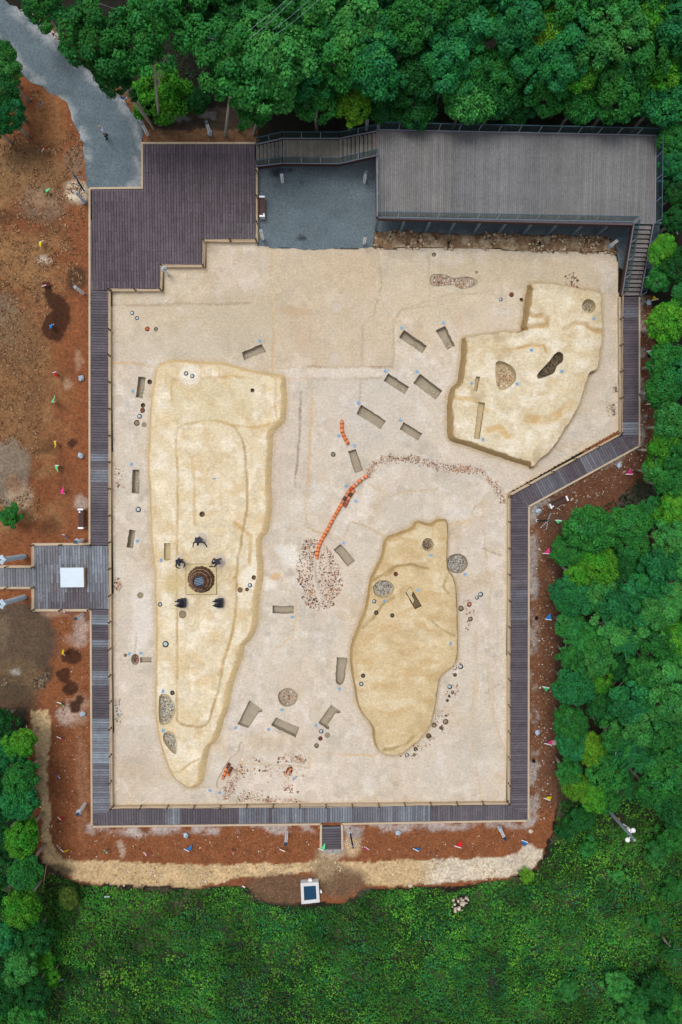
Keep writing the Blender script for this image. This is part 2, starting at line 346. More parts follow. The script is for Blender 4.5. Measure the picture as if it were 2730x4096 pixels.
STAIN = [('B4', 450, 985, 62, 48), ('B4', 405, 1095, 46, 46), ('B4', 438, 1180, 52, 46), ('C1', 500, 155, 28, 34), ('C1', 470, 195, 44, 34), ('C1', 455, 220, 20, 28), ('B1', 455, 745, 27, 27),
         ('A4', 385, 1020, 56, 110), ('A4', 340, 1110, 75, 95), ('A4', 350, 960, 50, 60), ('A4', 305, 880, 26, 60), ('A4', 275, 850, 18, 22)]
def ground_color(x, y):
    px, py = to_px(x, y, ZG)
    wx = (fbm(x, y, 1.6, 3)-.5)*60; wy = (fbm(x, y, 1.6, 9)-.5)*60
    fx = (fbm(x, y, .5, 5, 3)-.5)*26; fy = (fbm(x, y, .5, 8, 3)-.5)*26
    col = np.tile(np.array(lin(30, 28, 20)), (len(x), 1))                      # forest floor
    n1 = fbm(x, y, 2.5, 21)[:, None]
    col = col*(0.7+.6*n1)
    A = lambda poly, c, a=1.0: paint(col, px, py, fx, fy, poly, c, a)
    col = A([(-700, 330), (330, 300), (640, 560), (1030, 560), (1030, 1100), (400, 1100), (400, 3240), (2100, 3240), (2100, 2000), (2480, 1690), (2480, 1180), (2600, 1180), (2600, 1800), (2560, 1840), (2440, 1960), (2300, 2030), (2230, 2110),
             (2222, 3050), (2230, 3200), (2210, 3330), (2150, 3470), (2000, 3530), (1470, 3560), (1400, 3610), (1100, 3610), (980, 3560), (300, 3530), (120, 3400), (110, 2830), (-700, 2820)], (132, 80, 49))
    col = A([(2558, 1180), (2610, 1180), (2640, 1860), (2560, 1990), (2450, 2050), (2330, 2070), (2230, 2120), (2118, 2060), (2118, 2005), (2558, 1775)], (104, 68, 48)); col = A([(2480, 1985), (2560, 1930), (2620, 1900), (2640, 1990), (2450, 2070)], (84, 74, 64), .9)
    rr = (smooth(2130, 2210, px)*smooth(2060, 2110, py)*(1-smooth(3200, 3300, py)))[:, None]
    col = col*(1-.5*rr)+np.array(lin(78, 56, 42))*.5*rr; es = (smooth(2112, 2122, px)*smooth(2040, 2060, py)*(1-smooth(3150, 3260, py)))[:, None]; col = col*(1-.45*es)+np.array(lin(98, 74, 58))*.45*es
    # west side: gravelly clods, brown and buff
    W_ = (1-smooth(170, 320, px+wx))*smooth(420, 560, py+wy)*(1-smooth(2100, 2200, py))
    n2 = fbm(x, y, 3.2, 31); mk = (W_*smooth(.42, .62, n2))[:, None]; col = col*(1-mk)+np.array(lin(148, 110, 72))*mk
    n3 = fbm(x, y, 2.2, 37); mk = (W_*smooth(.52, .68, n3)*.85)[:, None]; col = col*(1-mk)+np.array(lin(96, 64, 40))*mk
    col = col*(1-.14*W_)[:, None]
    B = lambda *a, **k: blob(col, px, py, wx*.6+fx, wy*.6+fy, *a, **k)
    col = B(200, 480, 60, 120, (150, 104, 66), .8); col = B(110, 690, 170, 110, (128, 98, 66), .6); col = B(60, 620, 90, 70, (120, 92, 62), .6)
    col = B(170, 820, 90, 70, (146, 128, 110), .4); col = B(310, 770, 42, 50, (205, 190, 165), .95); col = B(300, 640, 40, 60, (128, 112, 96), .6)
    col = B(60, 1000, 120, 80, (140, 102, 66), .6); col = B(305, 1120, 42, 46, (72, 52, 38), .9); col = B(180, 1037, 30, 14, (190, 176, 160), .8)
    col = B(90, 1520, 130, 330, (134, 98, 64), .7); col = B(20, 1290, 60, 120, (130, 116, 96), .6); col = B(60, 1380, 90, 120, (112, 84, 58), .6); col = B(130, 1640, 40, 160, (116, 82, 54), .6)
    col = B(40, 1890, 88, 140, (128, 114, 98), .95, soft=.12); col = B(85, 1985, 48, 55, (172, 148, 122), .9); col = B(70, 1930, 30, 30, (140, 100, 72), .6)
    col = B(80, 2560, 150, 150, (88, 74, 60), .95, soft=.15); col = B(190, 2700, 22, 34, (70, 58, 48), .9); col = B(70, 2720, 110, 90, (112, 92, 66), .85); col = B(40, 2800, 110, 90, (74, 62, 48), .8)
    col = B(70, 2683, 20, 14, (176, 172, 166), .7); col = B(20, 2530, 40, 60, (120, 104, 80), .5)
    col = B(330, 2520, 30, 60, (186, 168, 156), .6); col = B(300, 2560, 40, 30, (178, 156, 140), .4); col = B(270, 2860, 40, 40, (196, 180, 168), .6); col = B(310, 2840, 50, 60, (176, 150, 130), .5)
    col = B(330, 3130, 26, 220, (160, 122, 94), .4); col = B(530, 3335, 26, 18, (200, 186, 174), .6); col = B(490, 3400, 14, 34, (198, 180, 160), .6)
    col = B(235, 2450, 60, 26, (176, 150, 128), .5); col = B(330, 2010, 30, 26, (178, 168, 156), .6); col = B(315, 1440, 16, 40, (172, 140, 116), .5); col = B(270, 1540, 18, 26, (176, 150, 124), .5)
    for k, a, b, r1, r2 in STAIN:
        cx, cy = C(k, a, b); col = blob(col, px, py, fx*.9, fy*.9, cx, cy, r1/1.568, r2/1.568, (66, 38, 22), .95, soft=.07)
    # pale dust along the kerbs
    kd = [(372, 3318), (2118, 3292)]; mk = (line_mask(px+fx, py+fy, kd, 34)*smooth(.4, .62, fbm(x, y, 1.1, 44)))[:, None]; col = col*(1-.7*mk)+np.array(lin(186, 178, 172))*.7*mk
    kd = [(2128, 2040), (2130, 3270)]; mk = (line_mask(px+fx, py+fy, kd, 34)*smooth(.38, .6, fbm(x, y, 1.1, 45)))[:, None]; col = col*(1-.75*mk)+np.array(lin(170, 164, 158))*.75*mk
    kd = [(2562, 1200), (2564, 1775), (2120, 2030)]; mk = (line_mask(px+fx, py+fy, kd, 26)*smooth(.42, .62, fbm(x, y, .9, 46)))[:, None]; col = col*(1-.7*mk)+np.array(lin(160, 158, 154))*.7*mk
    # sand apron, brown patch by the white box, stony strip
    mk = np.zeros(px.shape)
    for k in (.5, 1, 1.5): mk += pip(px+fx*k, py+fy*k, SAND)
    mk = (mk/3)[:, None]; sandc = np.array(lin(196, 168, 126))[None]*(1-smooth(1660, 1760, px+wx)[:, None]) + np.array(lin(204, 190, 168))[None]*smooth(1660, 1760, px+wx)[:, None]
    sandc = sandc*(.85+.3*fbm(x, y, 1.2, 50)[:, None])
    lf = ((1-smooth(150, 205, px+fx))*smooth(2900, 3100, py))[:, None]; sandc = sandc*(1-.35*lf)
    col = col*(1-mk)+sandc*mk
    col = B(1130, 3560, 150, 62, (104, 80, 60), .9, soft=.25); col = B(1360, 3530, 110, 60, (110, 88, 66), .85, soft=.3); col = B(1300, 3470, 50, 60, (150, 128, 98), .9, soft=.4); col = B(1330, 3415, 60, 30, (176, 156, 128), .8)
    col = B(1412, 3385, 36, 46, (196, 168, 132), .9); col = B(1415, 3330, 34, 20, (166, 158, 152), .8); col = B(1330, 3400, 44, 12, (150, 156, 158), .8); col = B(240, 3480, 60, 30, (60, 48, 36), .8)
    col = A(STRIP, (140, 112, 84)); mk = (pip(px+fx, py+fy, STRIP)*smooth(.45, .65, fbm(x, y, .5, 60)))[:, None]; col = col*(1-mk)+np.array(lin(180, 160, 130))*mk
    col = B(2160, 990, 50, 22, (104, 82, 62), .8); col = B(1800, 985, 30, 22, (120, 92, 66), .8)
    # vegetation soil and north verge
    col = A(VEG, (46, 48, 34)); mk = (pip(px+fx, py+fy, VEG)*smooth(.55, .7, fbm(x, y, 2.0, 66)))[:, None]; col = col*(1-mk)+np.array(lin(84, 76, 62))*mk; col = A([(590, 520), (1030, 515), (1030, 572), (570, 572), (580, 548)], (124, 92, 66), .95); col = A([(150, 40), (300, 190), (560, 400), (640, 520), (590, 540), (480, 400), (330, 235), (130, 60)], (120, 82, 54), .9)
    col = A([(620, 440), (1040, 420), (1040, 520), (620, 520)], (74, 62, 52), .8); col = B(715, 470, 40, 16, (150, 148, 146), .8); col = B(820, 462, 30, 14, (150, 148, 146), .6)
    return col
def grid_mesh(x0, x1, y0, y1, st):
    xs = np.arange(x0, x1+st*.5, st); ys = np.arange(y0, y1+st*.5, st)
    X, Y = np.meshgrid(xs, ys); nx, ny = len(xs), len(ys)
    i = np.arange(ny-1)[:, None]*nx+np.arange(nx-1)[None]
    F = np.stack([i, i+1, i+1+nx, i+nx], -1).reshape(-1, 4)
    return X.ravel(), Y.ravel(), F
GX0, GX1, GY0, GY1 = -30.0, 31.2, -46.0, 40.4
X, Y, F = grid_mesh(GX0, GX1, GY0, GY1, .16)
gcol = ground_color(X, Y)
gpx, gpy = to_px(X, Y, ZG)
clod = (1-smooth(200, 330, gpx))*smooth(450, 600, gpy)*(1-smooth(2800, 2900, gpy))
vmask = pip(gpx, gpy, VEG)
Z = ZG + (fbm(X, Y, .6, 70)-.5)*(.05+.10*clod) + (fbm(X, Y, 6, 71)-.5)*.05 + vmask*(fbm(X, Y, 2.2, 72)-.5)*.5
pile = lambda cx, cy, r: np.clip(1-((gpx-cx)**2+(gpy-cy)**2)/r**2, 0, 1)
Z += .55*pile(30, 1890, 110)+.6*pile(70, 2560, 170)+.2*pile(200, 470, 110)
Z = np.where((gpx > 363) & (gpx < 2560) & (gpy > 560) & (gpy < 3310), np.minimum(Z, .16), Z)
Z = np.where(pip(gpx, gpy, COURT), -.10, Z)
fin = pip(gpx[F].mean(1), gpy[F].mean(1), [(p[0], p[1]) for p in FLOOR])
v = np.stack([X, Y, Z], 1); F = F[~fin]
# the same sheet runs on to the horizon
big = 900.0; nb = len(v)
ring_in = [(GX0, GY0), (GX1, GY0), (GX1, GY1), (GX0, GY1)]
xe = X.max(); ye = Y.max()
ring_in = [(GX0, GY0), (xe, GY0), (xe, ye), (GX0, ye)]
ring_out = [(-big, -big), (big, -big), (big, big), (-big, big)]
ev = [(a, b, ZG-.02) for a, b in ring_in]+[(a, b, ZG-.02) for a, b in ring_out]
ef = [(nb+i, nb+4+i, nb+4+(i+1) % 4, nb+(i+1) % 4) for i in range(4)]
v = np.vstack([v, np.array(ev)]); F = np.vstack([F, np.array(ef)[:, ::-1]])
gc = np.vstack([gcol, np.tile(np.array(lin(34, 44, 26)), (8, 1))])
used = np.zeros(len(v), bool); used[F.ravel()] = True; ren = np.cumsum(used)-1
ground = link(bpy.data.objects.new('ground', np_mesh('ground', v[used], ren[F], M_ground, True, gc[used])))
tag(ground, kind='structure')

def ragged(poly, z, amp, seg, seed, skip=()):
    out = []; r = random.Random(seed); n = len(poly)
    for i in range(n):
        a, b = P(*poly[i], z), P(*poly[(i+1) % n], z); L = (b-a).length; k = max(1, int(L/seg)); nrm = Vector((-(b-a).y, (b-a).x, 0)).normalized() if L > 1e-6 else Vector((0, 0, 0))
        for j in range(k):
            p = a.lerp(b, j/k); out.append(p+nrm*(r.uniform(-amp, amp) if i not in skip else 0))
    return out
def cdt_sheet(outer, holes, spacing, zf, extra_pts=()):
    """outer, holes: lists of xy; returns verts Nx3 (world), tris"""
    pts = []; edges = []
    for loop in [outer]+list(holes):
        b = len(pts); n = len(loop); pts += [Vector((p[0], p[1])) for p in loop]; edges += [(b+i, b+(i+1) % n) for i in range(n)]
    nc = len(pts)
    xs = [p[0] for p in outer]; ys = [p[1] for p in outer]
    gx, gy = np.meshgrid(np.arange(min(xs), max(xs), spacing), np.arange(min(ys), max(ys), spacing))
    gx = gx.ravel()+rng.uniform(-.3, .3, gx.size)*spacing; gy = gy.ravel()+rng.uniform(-.3, .3, gy.size)*spacing
    ok = pip(gx, gy, outer)
    for h in holes: ok &= ~pip(gx, gy, h)
    pts += [Vector((a, b)) for a, b in zip(gx[ok], gy[ok])]
    r = delaunay_2d_cdt(pts, edges, [], 0, 1e-5)
    V = np.array([(p.x, p.y) for p in r[0]]); T = np.array([t for t in r[2] if len(t) == 3])
    cen = V[T].mean(1); keep = pip(cen[:, 0], cen[:, 1], outer)
    for h in holes: keep &= ~pip(cen[:, 0], cen[:, 1], h)
    T = T[keep]
    a, b, c = V[T[:, 0]], V[T[:, 1]], V[T[:, 2]]
    s = (b[:, 0]-a[:, 0])*(c[:, 1]-a[:, 1])-(b[:, 1]-a[:, 1])*(c[:, 0]-a[:, 0]); T[s < 0] = T[s < 0][:, ::-1]
    cons = np.array([any(i < nc for i in o) for o in r[3]])
    return V, T, cons
def sheet(name, poly, z, mat, colf, amp=.12, seg=.4, seed=1, sp=.3, skip=(), zn=.012):
    out = [(p.x, p.y) for p in ragged(poly, z, amp, seg, seed, skip)]
    V, T, cons = cdt_sheet(out, [], sp, None)
    zz = z+(fbm(V[:, 0], V[:, 1], .7, 80)-.5)*zn*2
    o = link(bpy.data.objects.new(name, np_mesh(name, np.column_stack([V, zz]), T, mat, True, colf(V[:, 0], V[:, 1]))))
    return tag(o, kind='structure')
def road_col(x, y):
    px, py = to_px(x, y, .17); n = fbm(x, y, 1.8, 90)[:, None]
    c = np.tile(np.array(lin(100, 114, 121)), (len(x), 1))*(.82+.36*n)
    e = np.zeros(len(x))
    for seg in (ROAD[2:18], ROAD[18:]): e = np.maximum(e, line_mask(px, py, seg, 45)*smooth(.35, .65, fbm(x, y, .8, 92)))
    c = c*(1-.6*e[:, None])+np.array(lin(178, 180, 180))*.6*e[:, None]
    return c
def court_col(x, y):
    px, py = to_px(x, y, .05); n = fbm(x, y, 1.6, 95)[:, None]
    c = np.tile(np.array(lin(106, 119, 126)), (len(x), 1))*(.85+.3*n)
    for cx, cy, r in ((1110, 690, 34), (1155, 680, 12), (1090, 815, 8), (1460, 865, 9), (1210, 950, 26), (1320, 705, 12), (1100, 740, 8), (1205, 735, 12)):
        mk = (1-smooth(.5, 1.1, np.hypot(px-cx, (py-cy)*1.6)/r+(fbm(x, y, .4, 97)-.5)))[:, None]; c = c*(1-.8*mk)+np.array(lin(22, 27, 32))*.8*mk
    return c
sheet('gravel_road', ROAD, .185, M_gravel, road_col, .14, .35, 3, .3, skip=(17, 18, 19))
sheet('gravel_court', COURT, .03, M_gravel, court_col, .05, .3, 4, .3)

# ------------------------------------------------------------------ excavation floor, mounds, pits
def catmull(pts, step=6.0):
    out = []; n = len(pts)
    for i in range(n):
        p0, p1, p2, p3 = (np.array(pts[(i+k) % n], float) for k in (-1, 0, 1, 2))
        k = max(1, int(np.hypot(*(p2-p1))/step))
        for j in range(k):
            t = j/k
            out.append(tuple(.5*((2*p1)+(-p0+p2)*t+(2*p0-5*p1+4*p2-p3)*t*t+(-p0+3*p1-3*p2+p3)*t**3)))
    return out
ML_OUT = K('B1', 990, 260, 1040, 230, 1120, 218, 1240, 225, 1360, 231) + K('B2', 0, 392, 160, 435, 300, 462, 372, 468, 390, 520, 395, 590, 392, 680, 385, 755, 345, 800, 312, 840, 305, 920, 300, 1000, 295, 1150) \
    + K('B5', 302, 150, 295, 250, 280, 350, 243, 398, 238, 480, 245, 560, 240, 680, 225, 780, 215, 900, 200, 970, 170, 1030, 132, 1066, 115, 1150) + K('C2', 60, 210) \
    + K('C1', 1440, 210, 1415, 270, 1385, 370, 1360, 420, 1322, 450, 1310, 510, 1290, 610, 1270, 680, 1215, 712, 1160, 695, 1100, 650, 1060, 590, 1030, 510, 1005, 430, 985, 330, 975, 200) \
    + K('B4', 972, 1200, 975, 1100, 980, 900, 978, 700, 972, 560, 970, 430, 955, 320, 945, 200) + K('B1', 945, 1200, 935, 1000, 930, 850, 938, 650, 950, 450, 970, 330)
MR_OUT = K('A6', 615, 842, 640, 838, 750, 843, 850, 855, 940, 875, 1030, 885, 1056, 905, 1062, 1000, 1065, 1140) + K('B3', 1055, 150, 1045, 240, 1030, 280, 985, 300, 970, 350, 940, 440, 900, 540, 840, 640, 770, 750, 730, 800,
    665, 850, 645, 885, 620, 893, 520, 865, 420, 830, 330, 800, 230, 765, 130, 735, 95, 695, 90, 580, 95, 460, 115, 395, 155, 355, 165, 290, 175, 200, 185, 100, 215, 78, 360, 58, 450, 45, 540, 45, 572, 22) + K('A6', 552, 1130, 565, 1050, 580, 920, 600, 860)
MM_OUT = K('B5', 1190, 290, 1215, 283, 1250, 298, 1300, 300, 1312, 281, 1350, 276, 1385, 290, 1395, 330, 1393, 450, 1392, 560, 1400, 600, 1430, 650, 1448, 720, 1455, 850, 1458, 1000, 1455, 1150) + K('C2', 1450, 60, 1430, 100, 1370, 145, 1340, 190,
    1325, 300, 1300, 420, 1270, 500, 1220, 560, 1160, 610, 1110, 648, 1030, 658, 970, 630, 945, 580, 930, 520, 920, 460, 870, 400, 835, 330, 815, 230, 795, 120, 786, 0) + K('B5', 795, 1040, 830, 950, 870, 850, 890, 760, 905, 660, 940, 580, 980, 500, 1002, 400, 1080, 360, 1160, 330)
MOUNDS = {'L': dict(out=catmull(ML_OUT), h=.36, w=.34, c=[(222, 206, 174), (211, 184, 140), (235, 224, 203), (205, 180, 136)]),
          'R': dict(out=catmull(MR_OUT), h=.72, w=.34, c=[(219, 204, 173), (204, 181, 140), (234, 224, 204), (160, 135, 94)]),
          'M': dict(out=catmull(MM_OUT), h=.46, w=.22, c=[(209, 187, 147), (197, 165, 116), (222, 205, 171), (172, 145, 100)])}
def inside_px(pt, poly): return bool(pip(np.array([pt[0]]), np.array([pt[1]]), poly)[0])
def host(pt):
    for k in MOUNDS:
        if inside_px(pt, MOUNDS[k]['out']): return k
    return 'F'
def host_z(k): return MOUNDS[k]['h'] if k in MOUNDS else 0.0
HOLES = {'F': [], 'L': [], 'R': [], 'M': []}
def circle_px(cx, cy, rx, ry=None, n=16, jit=0.0, seed=0):
    r = random.Random(seed+int(cx*7+cy)); ry = ry or rx
    return [(cx+rx*math.cos(2*math.pi*i/n)*(1+r.uniform(-jit, jit)), cy+ry*math.sin(2*math.pi*i/n)*(1+r.uniform(-jit, jit))) for i in range(n)]
def pit(name, poly_px, depth, label, cat, group, mat=None, taper=.06, seg=.24, host_key=None):
    c = (sum(p[0] for p in poly_px)/len(poly_px), sum(p[1] for p in poly_px)/len(poly_px))
    hk = host_key or host(c); z = host_z(hk); depth = min(depth, z-.06) if hk in MOUNDS else depth; r = random.Random(int(c[0])); depth *= r.uniform(.85, 1.1) if (label and hk == 'F') else 1.0
    rim = []
    for i in range(len(poly_px)):
        a, b = P(*poly_px[i], z), P(*poly_px[(i+1) % len(poly_px)], z); k = max(1, int((b-a).length/seg))
        for j in range(k):
            p = a.lerp(b, j/k); jj = .03 if (j and label) else (.012 if j else 0)
            rim.append((p.x+r.uniform(-jj, jj), p.y+r.uniform(-jj, jj)))
    HOLES[hk].append(rim)
    cw = P(*c, z); n = len(rim)
    def ring(t, zz): return [(p[0]+(cw.x-p[0])/max(1e-3, math.hypot(cw.x-p[0], cw.y-p[1]))*t, p[1]+(cw.y-p[1])/max(1e-3, math.hypot(cw.x-p[0], cw.y-p[1]))*t, zz) for p in rim]
    rings = [[(a, b, z) for a, b in rim], ring(taper*.5, z-depth*.55), ring(taper, z-depth*.93), ring(taper+.05, z-depth)]
    mb = MB(); vs = [q for rr in rings for q in rr]
    ar = sum(rim[i][0]*rim[(i+1) % n][1]-rim[(i+1) % n][0]*rim[i][1] for i in range(n))
    fs = []
    for k in range(3):
        for i in range(n):
            j = (i+1) % n; q = (k*n+i, k*n+j, (k+1)*n+j, (k+1)*n+i); fs.append(q if ar < 0 else q[::-1])
    bot = tuple(range(3*n, 4*n)); fs.append(bot if ar > 0 else bot[::-1])
    mb.add(vs, fs)
    mb.v = [(a-cw.x, b-cw.y, c_-z) for a, b, c_ in mb.v]
    me = mb.mesh(name, mat or (M_pitm if hk in MOUNDS else M_pit))
    o = None
    if label:
        o = link(bpy.data.objects.new(name, me)); o.location = (cw.x, cw.y, z); tag(o, label, cat, group)
    else: PEND[hk].append((name, me, (cw.x, cw.y, z), None))
    return o, cw, z-depth, hk
PEND = {'F': [], 'L': [], 'R': [], 'M': []}
# ------------------------------------------------------------------ graves
TAGS = []
tagm = MB().box((0, 0, .05), (.27, .21, .02), M=Matrix.Rotation(math.radians(18), 3, 'X')).mesh('plate', M_tag)
tagf = MB().box((0, .06, .03), (.20, .02, .07)).mesh('foot', M_rail)
def _ink(seed):
    r = random.Random(seed); mb = MB(); R = Matrix.Rotation(math.radians(18), 3, 'X')
    for row in (-.05, .05):
        x = -.09
        while x < .08:
            w_ = r.choice([.02, .03, .045]); mb.box(R @ Vector((x+w_/2, row, .0125)) + Vector((0, 0, .05)), (w_, r.choice([.03, .045, .05]), .003), M=R); x += w_+.022
    return mb.mesh('lettering', M_ink)
tagi = [_ink(i) for i in range(4)]
def num_tag(sx, sy, rz, label):
    z = host_z(host((sx, sy))); p = P(sx, sy, z)
    e = empty('number_tag', p, label, 'tag', 'blue number tags beside the finds', rz)
    pl = part('plate', tagm, e); part('lettering', tagi[rnd.randrange(4)], pl)['kind'] = 'stuff'; part('stand', tagf, e)
# skeleton, lying along +X (skull at +X), 1.65 m long
def bone(mb, a, b, r): mb.tube([(a[0], a[1], .02), ((a[0]*.75+b[0]*.25), (a[1]*.75+b[1]*.25), .028), ((a[0]*.25+b[0]*.75), (a[1]*.25+b[1]*.75), .028), (b[0], b[1], .02)], [r*1.5, r, r, r*1.5], 6)
sk = {}
mb = MB(); mb.ball((.72, 0, .06), .085, 10, sc=(1.15, .9, .85)); mb.ball((.66, .0, .03), .05, 8); sk['skull'] = mb.mesh('skull', M_bone, True)
mb = MB()
for i in range(9):
    x = .56-i*.045; mb.ball((x, 0, .02), .022, 6)
    if i < 7:
        for s in (-1, 1): mb.tube([(x, 0, .02), (x-.01, s*.07, .05), (x-.03, s*.13, .02)], .011, 5)
sk['ribcage'] = mb.mesh('ribcage', M_bone)
mb = MB()
for s in (-1, 1): mb.tube([(.06, 0, .02), (.1, s*.07, .04), (.03, s*.1, .04), (-.03, s*.04, .02)], [.03, .04, .035, .02], 6)
sk['pelvis'] = mb.mesh('pelvis', M_bone)
mb = MB(); bone(mb, (0, .08), (-.38, .10), .018); bone(mb, (-.40, .10), (-.74, .09), .014); sk['leg_bone'] = mb.mesh('leg_bone', M_bone)
mb = MB(); bone(mb, (.52, .17), (.26, .20), .015); bone(mb, (.25, .20), (.03, .15), .012); sk['arm_bone'] = mb.mesh('arm_bone', M_bone)
def skeleton(cw, z, ang, sc, label):
    e = empty('skeleton', (cw.x, cw.y, z+.005), label, 'skeleton', 'skeletons lying in the grave pits', ang); e.scale = (sc, sc, sc)
    for k in ('skull', 'ribcage', 'pelvis'): part(k, sk[k], e)
    for k in ('leg_bone', 'arm_bone'): part(k, sk[k], e); part(k, sk[k], e, sc=(1, -1, 1))
GR = [  # sheet, corners, depth, what it is, skull (sheet coordinates) or None, tag (x, y), where
 ('B2', [(108, 328), (232, 275), (258, 325), (122, 377)], .5, (122, 350), (221, 258), 'just above the right end of the long western mound'),
 ('B2', [(1125, 188), (1268, 287), (1238, 334), (1093, 236)], .6, (1240, 312), (1110, 175), 'upper left of the five slanted graves by the northeast mound'),
 ('B2', [(1322, 192), (1382, 162), (1444, 288), (1396, 313)], .55, (1413, 293), (1371, 142), 'steeply tilted one nearest the corner of the northeast mound'),
 ('B2', [(1027, 459), (1157, 545), (1126, 592), (995, 506)], .6, (1132, 565), (1007, 446), 'left one of the pair that touch at a corner'),
 ('B2', [(1225, 463), (1365, 570), (1320, 626), (1181, 520)], .6, (1332, 590), (1205, 450), 'right one of the pair that touch at a corner'),
 ('B2', [(857, 656), (1012, 758), (978, 810), (826, 713)], .6, None, (836, 645), 'long slanted one right of the short orange pipe run'),
 ('B2', [(1122, 764), (1240, 836), (1211, 880), (1097, 811)], .55, None, (1101, 755), 'short slanted one left of the northeast mound wall'),
 ('B2', [(772, 950), (822, 934), (868, 1067), (816, 1084)], .55, None, (813, 913), 'between the two orange pipe runs'),
 ('B1', [(868, 324), (916, 329), (897, 461), (851, 454)], .5, (878, 448), (835, 415), 'left of the western mound, uppermost in that strip'),
 ('B1', [(832, 907), (876, 909), (876, 1058), (827, 1054)], .5, (855, 1037), (827, 873), 'left of the western mound, beside the pale sherd patch'),
 ('B4', [(811, 185), (852, 192), (836, 301), (795, 297)], .5, (820, 288), (864, 257), 'left of the western mound, beside a pale plastered disc'),
 ('B4', [(1030, 270), (1071, 270), (1070, 377), (1031, 377)], .35, None, (1011, 377), 'on top of the western mound left of the log kiln'),
 ('B4', [(880, 986), (953, 986), (952, 1020), (880, 1020)], .3, None, (886, 960), 'tiny lying one right of the dark sherd pit'),
 ('B5', [(682, 467), (727, 433), (816, 537), (772, 573)], .55, None, (747, 426), 'right of the foot of the long orange pipe'),
 ('B5', [(299, 819), (432, 821), (432, 868), (299, 868)], .5, None, (424, 890), 'lying level, left of the big oval sherd spread'),
 ('B5', [(1133, 737), (1164, 699), (1236, 822), (1194, 843)], .5, None, (1209, 722), 'narrow dark one on the southeast mound'),
 ('C2', [(702, 44), (768, 50), (750, 190), (740, 212), (722, 222), (702, 212), (694, 188)], .55, None, (719, 243), 'upright one with a rounded foot left of the southeast mound'),
 ('C2', [(155, 316), (205, 350), (222, 364), (236, 372), (236, 388), (212, 393), (148, 490), (80, 465)], .5, None, (68, 487), 'wide one with a knob at its right corner'),
 ('C2', [(322, 422), (467, 486), (446, 551), (290, 473)], .55, None, (275, 497), 'slanted one below the round sherd pit'),
 ('C2', [(667, 343), (700, 366), (722, 380), (728, 392), (715, 398), (696, 394), (646, 470), (658, 484), (654, 498), (640, 498), (620, 478), (587, 457)], .5, None, (573, 472), 'one with knobs at both right corners'),
 ('B3', [(275, 322), (300, 324), (282, 416), (260, 412)], .4, None, (246, 366), 'short narrow slot on the northeast mound'),
 ('B3', [(290, 481), (331, 487), (297, 716), (261, 711)], .4, None, (317, 718), 'long narrow slot on the northeast mound'),
]
for k, cs, dep, skl, tg, where in GR:
    pts = [C(k, *c) for c in cs]
    o, cw, zb, hk = pit('grave_pit', pts, dep, 'grave pit '+('with bones, ' if skl else 'without bones, ')+where, 'grave pit', 'grave pits cut in the clay', mat=M_hole if 'narrow dark' in where else None)
    if 'narrow dark' in where:
        lg = [P(*C(k, *q), host_z(hk)) for q in ((1138, 734), (1163, 704), (1180, 728), (1172, 756), (1188, 786), (1180, 806))]; MB().prism([(p.x-cw.x, p.y-cw.y) for p in lg], -.4, -.015).build('ledge', pmat('ledge_clay', lin(204, 187, 146), rough=.95, var=.1), o)
    a, b = P(*pts[0], 0), P(*pts[1], 0); L = b-a; c2 = P(*pts[-1], 0)-a
    if c2.length > L.length: L = c2
    ang = math.atan2(L.y, L.x)
    if skl:
        sv = PK(k, *skl)-cw
        if sv.x*L.x+sv.y*L.y < 0: ang += math.pi
        skeleton(cw, zb, ang, min(.95, (L.length-.25)/1.65), 'skeleton in the grave '+where)
    ta = ang % math.pi
    num_tag(*C(k, *tg), ta if ta < math.pi/2 else ta-math.pi, 'blue tag at the grave '+where)

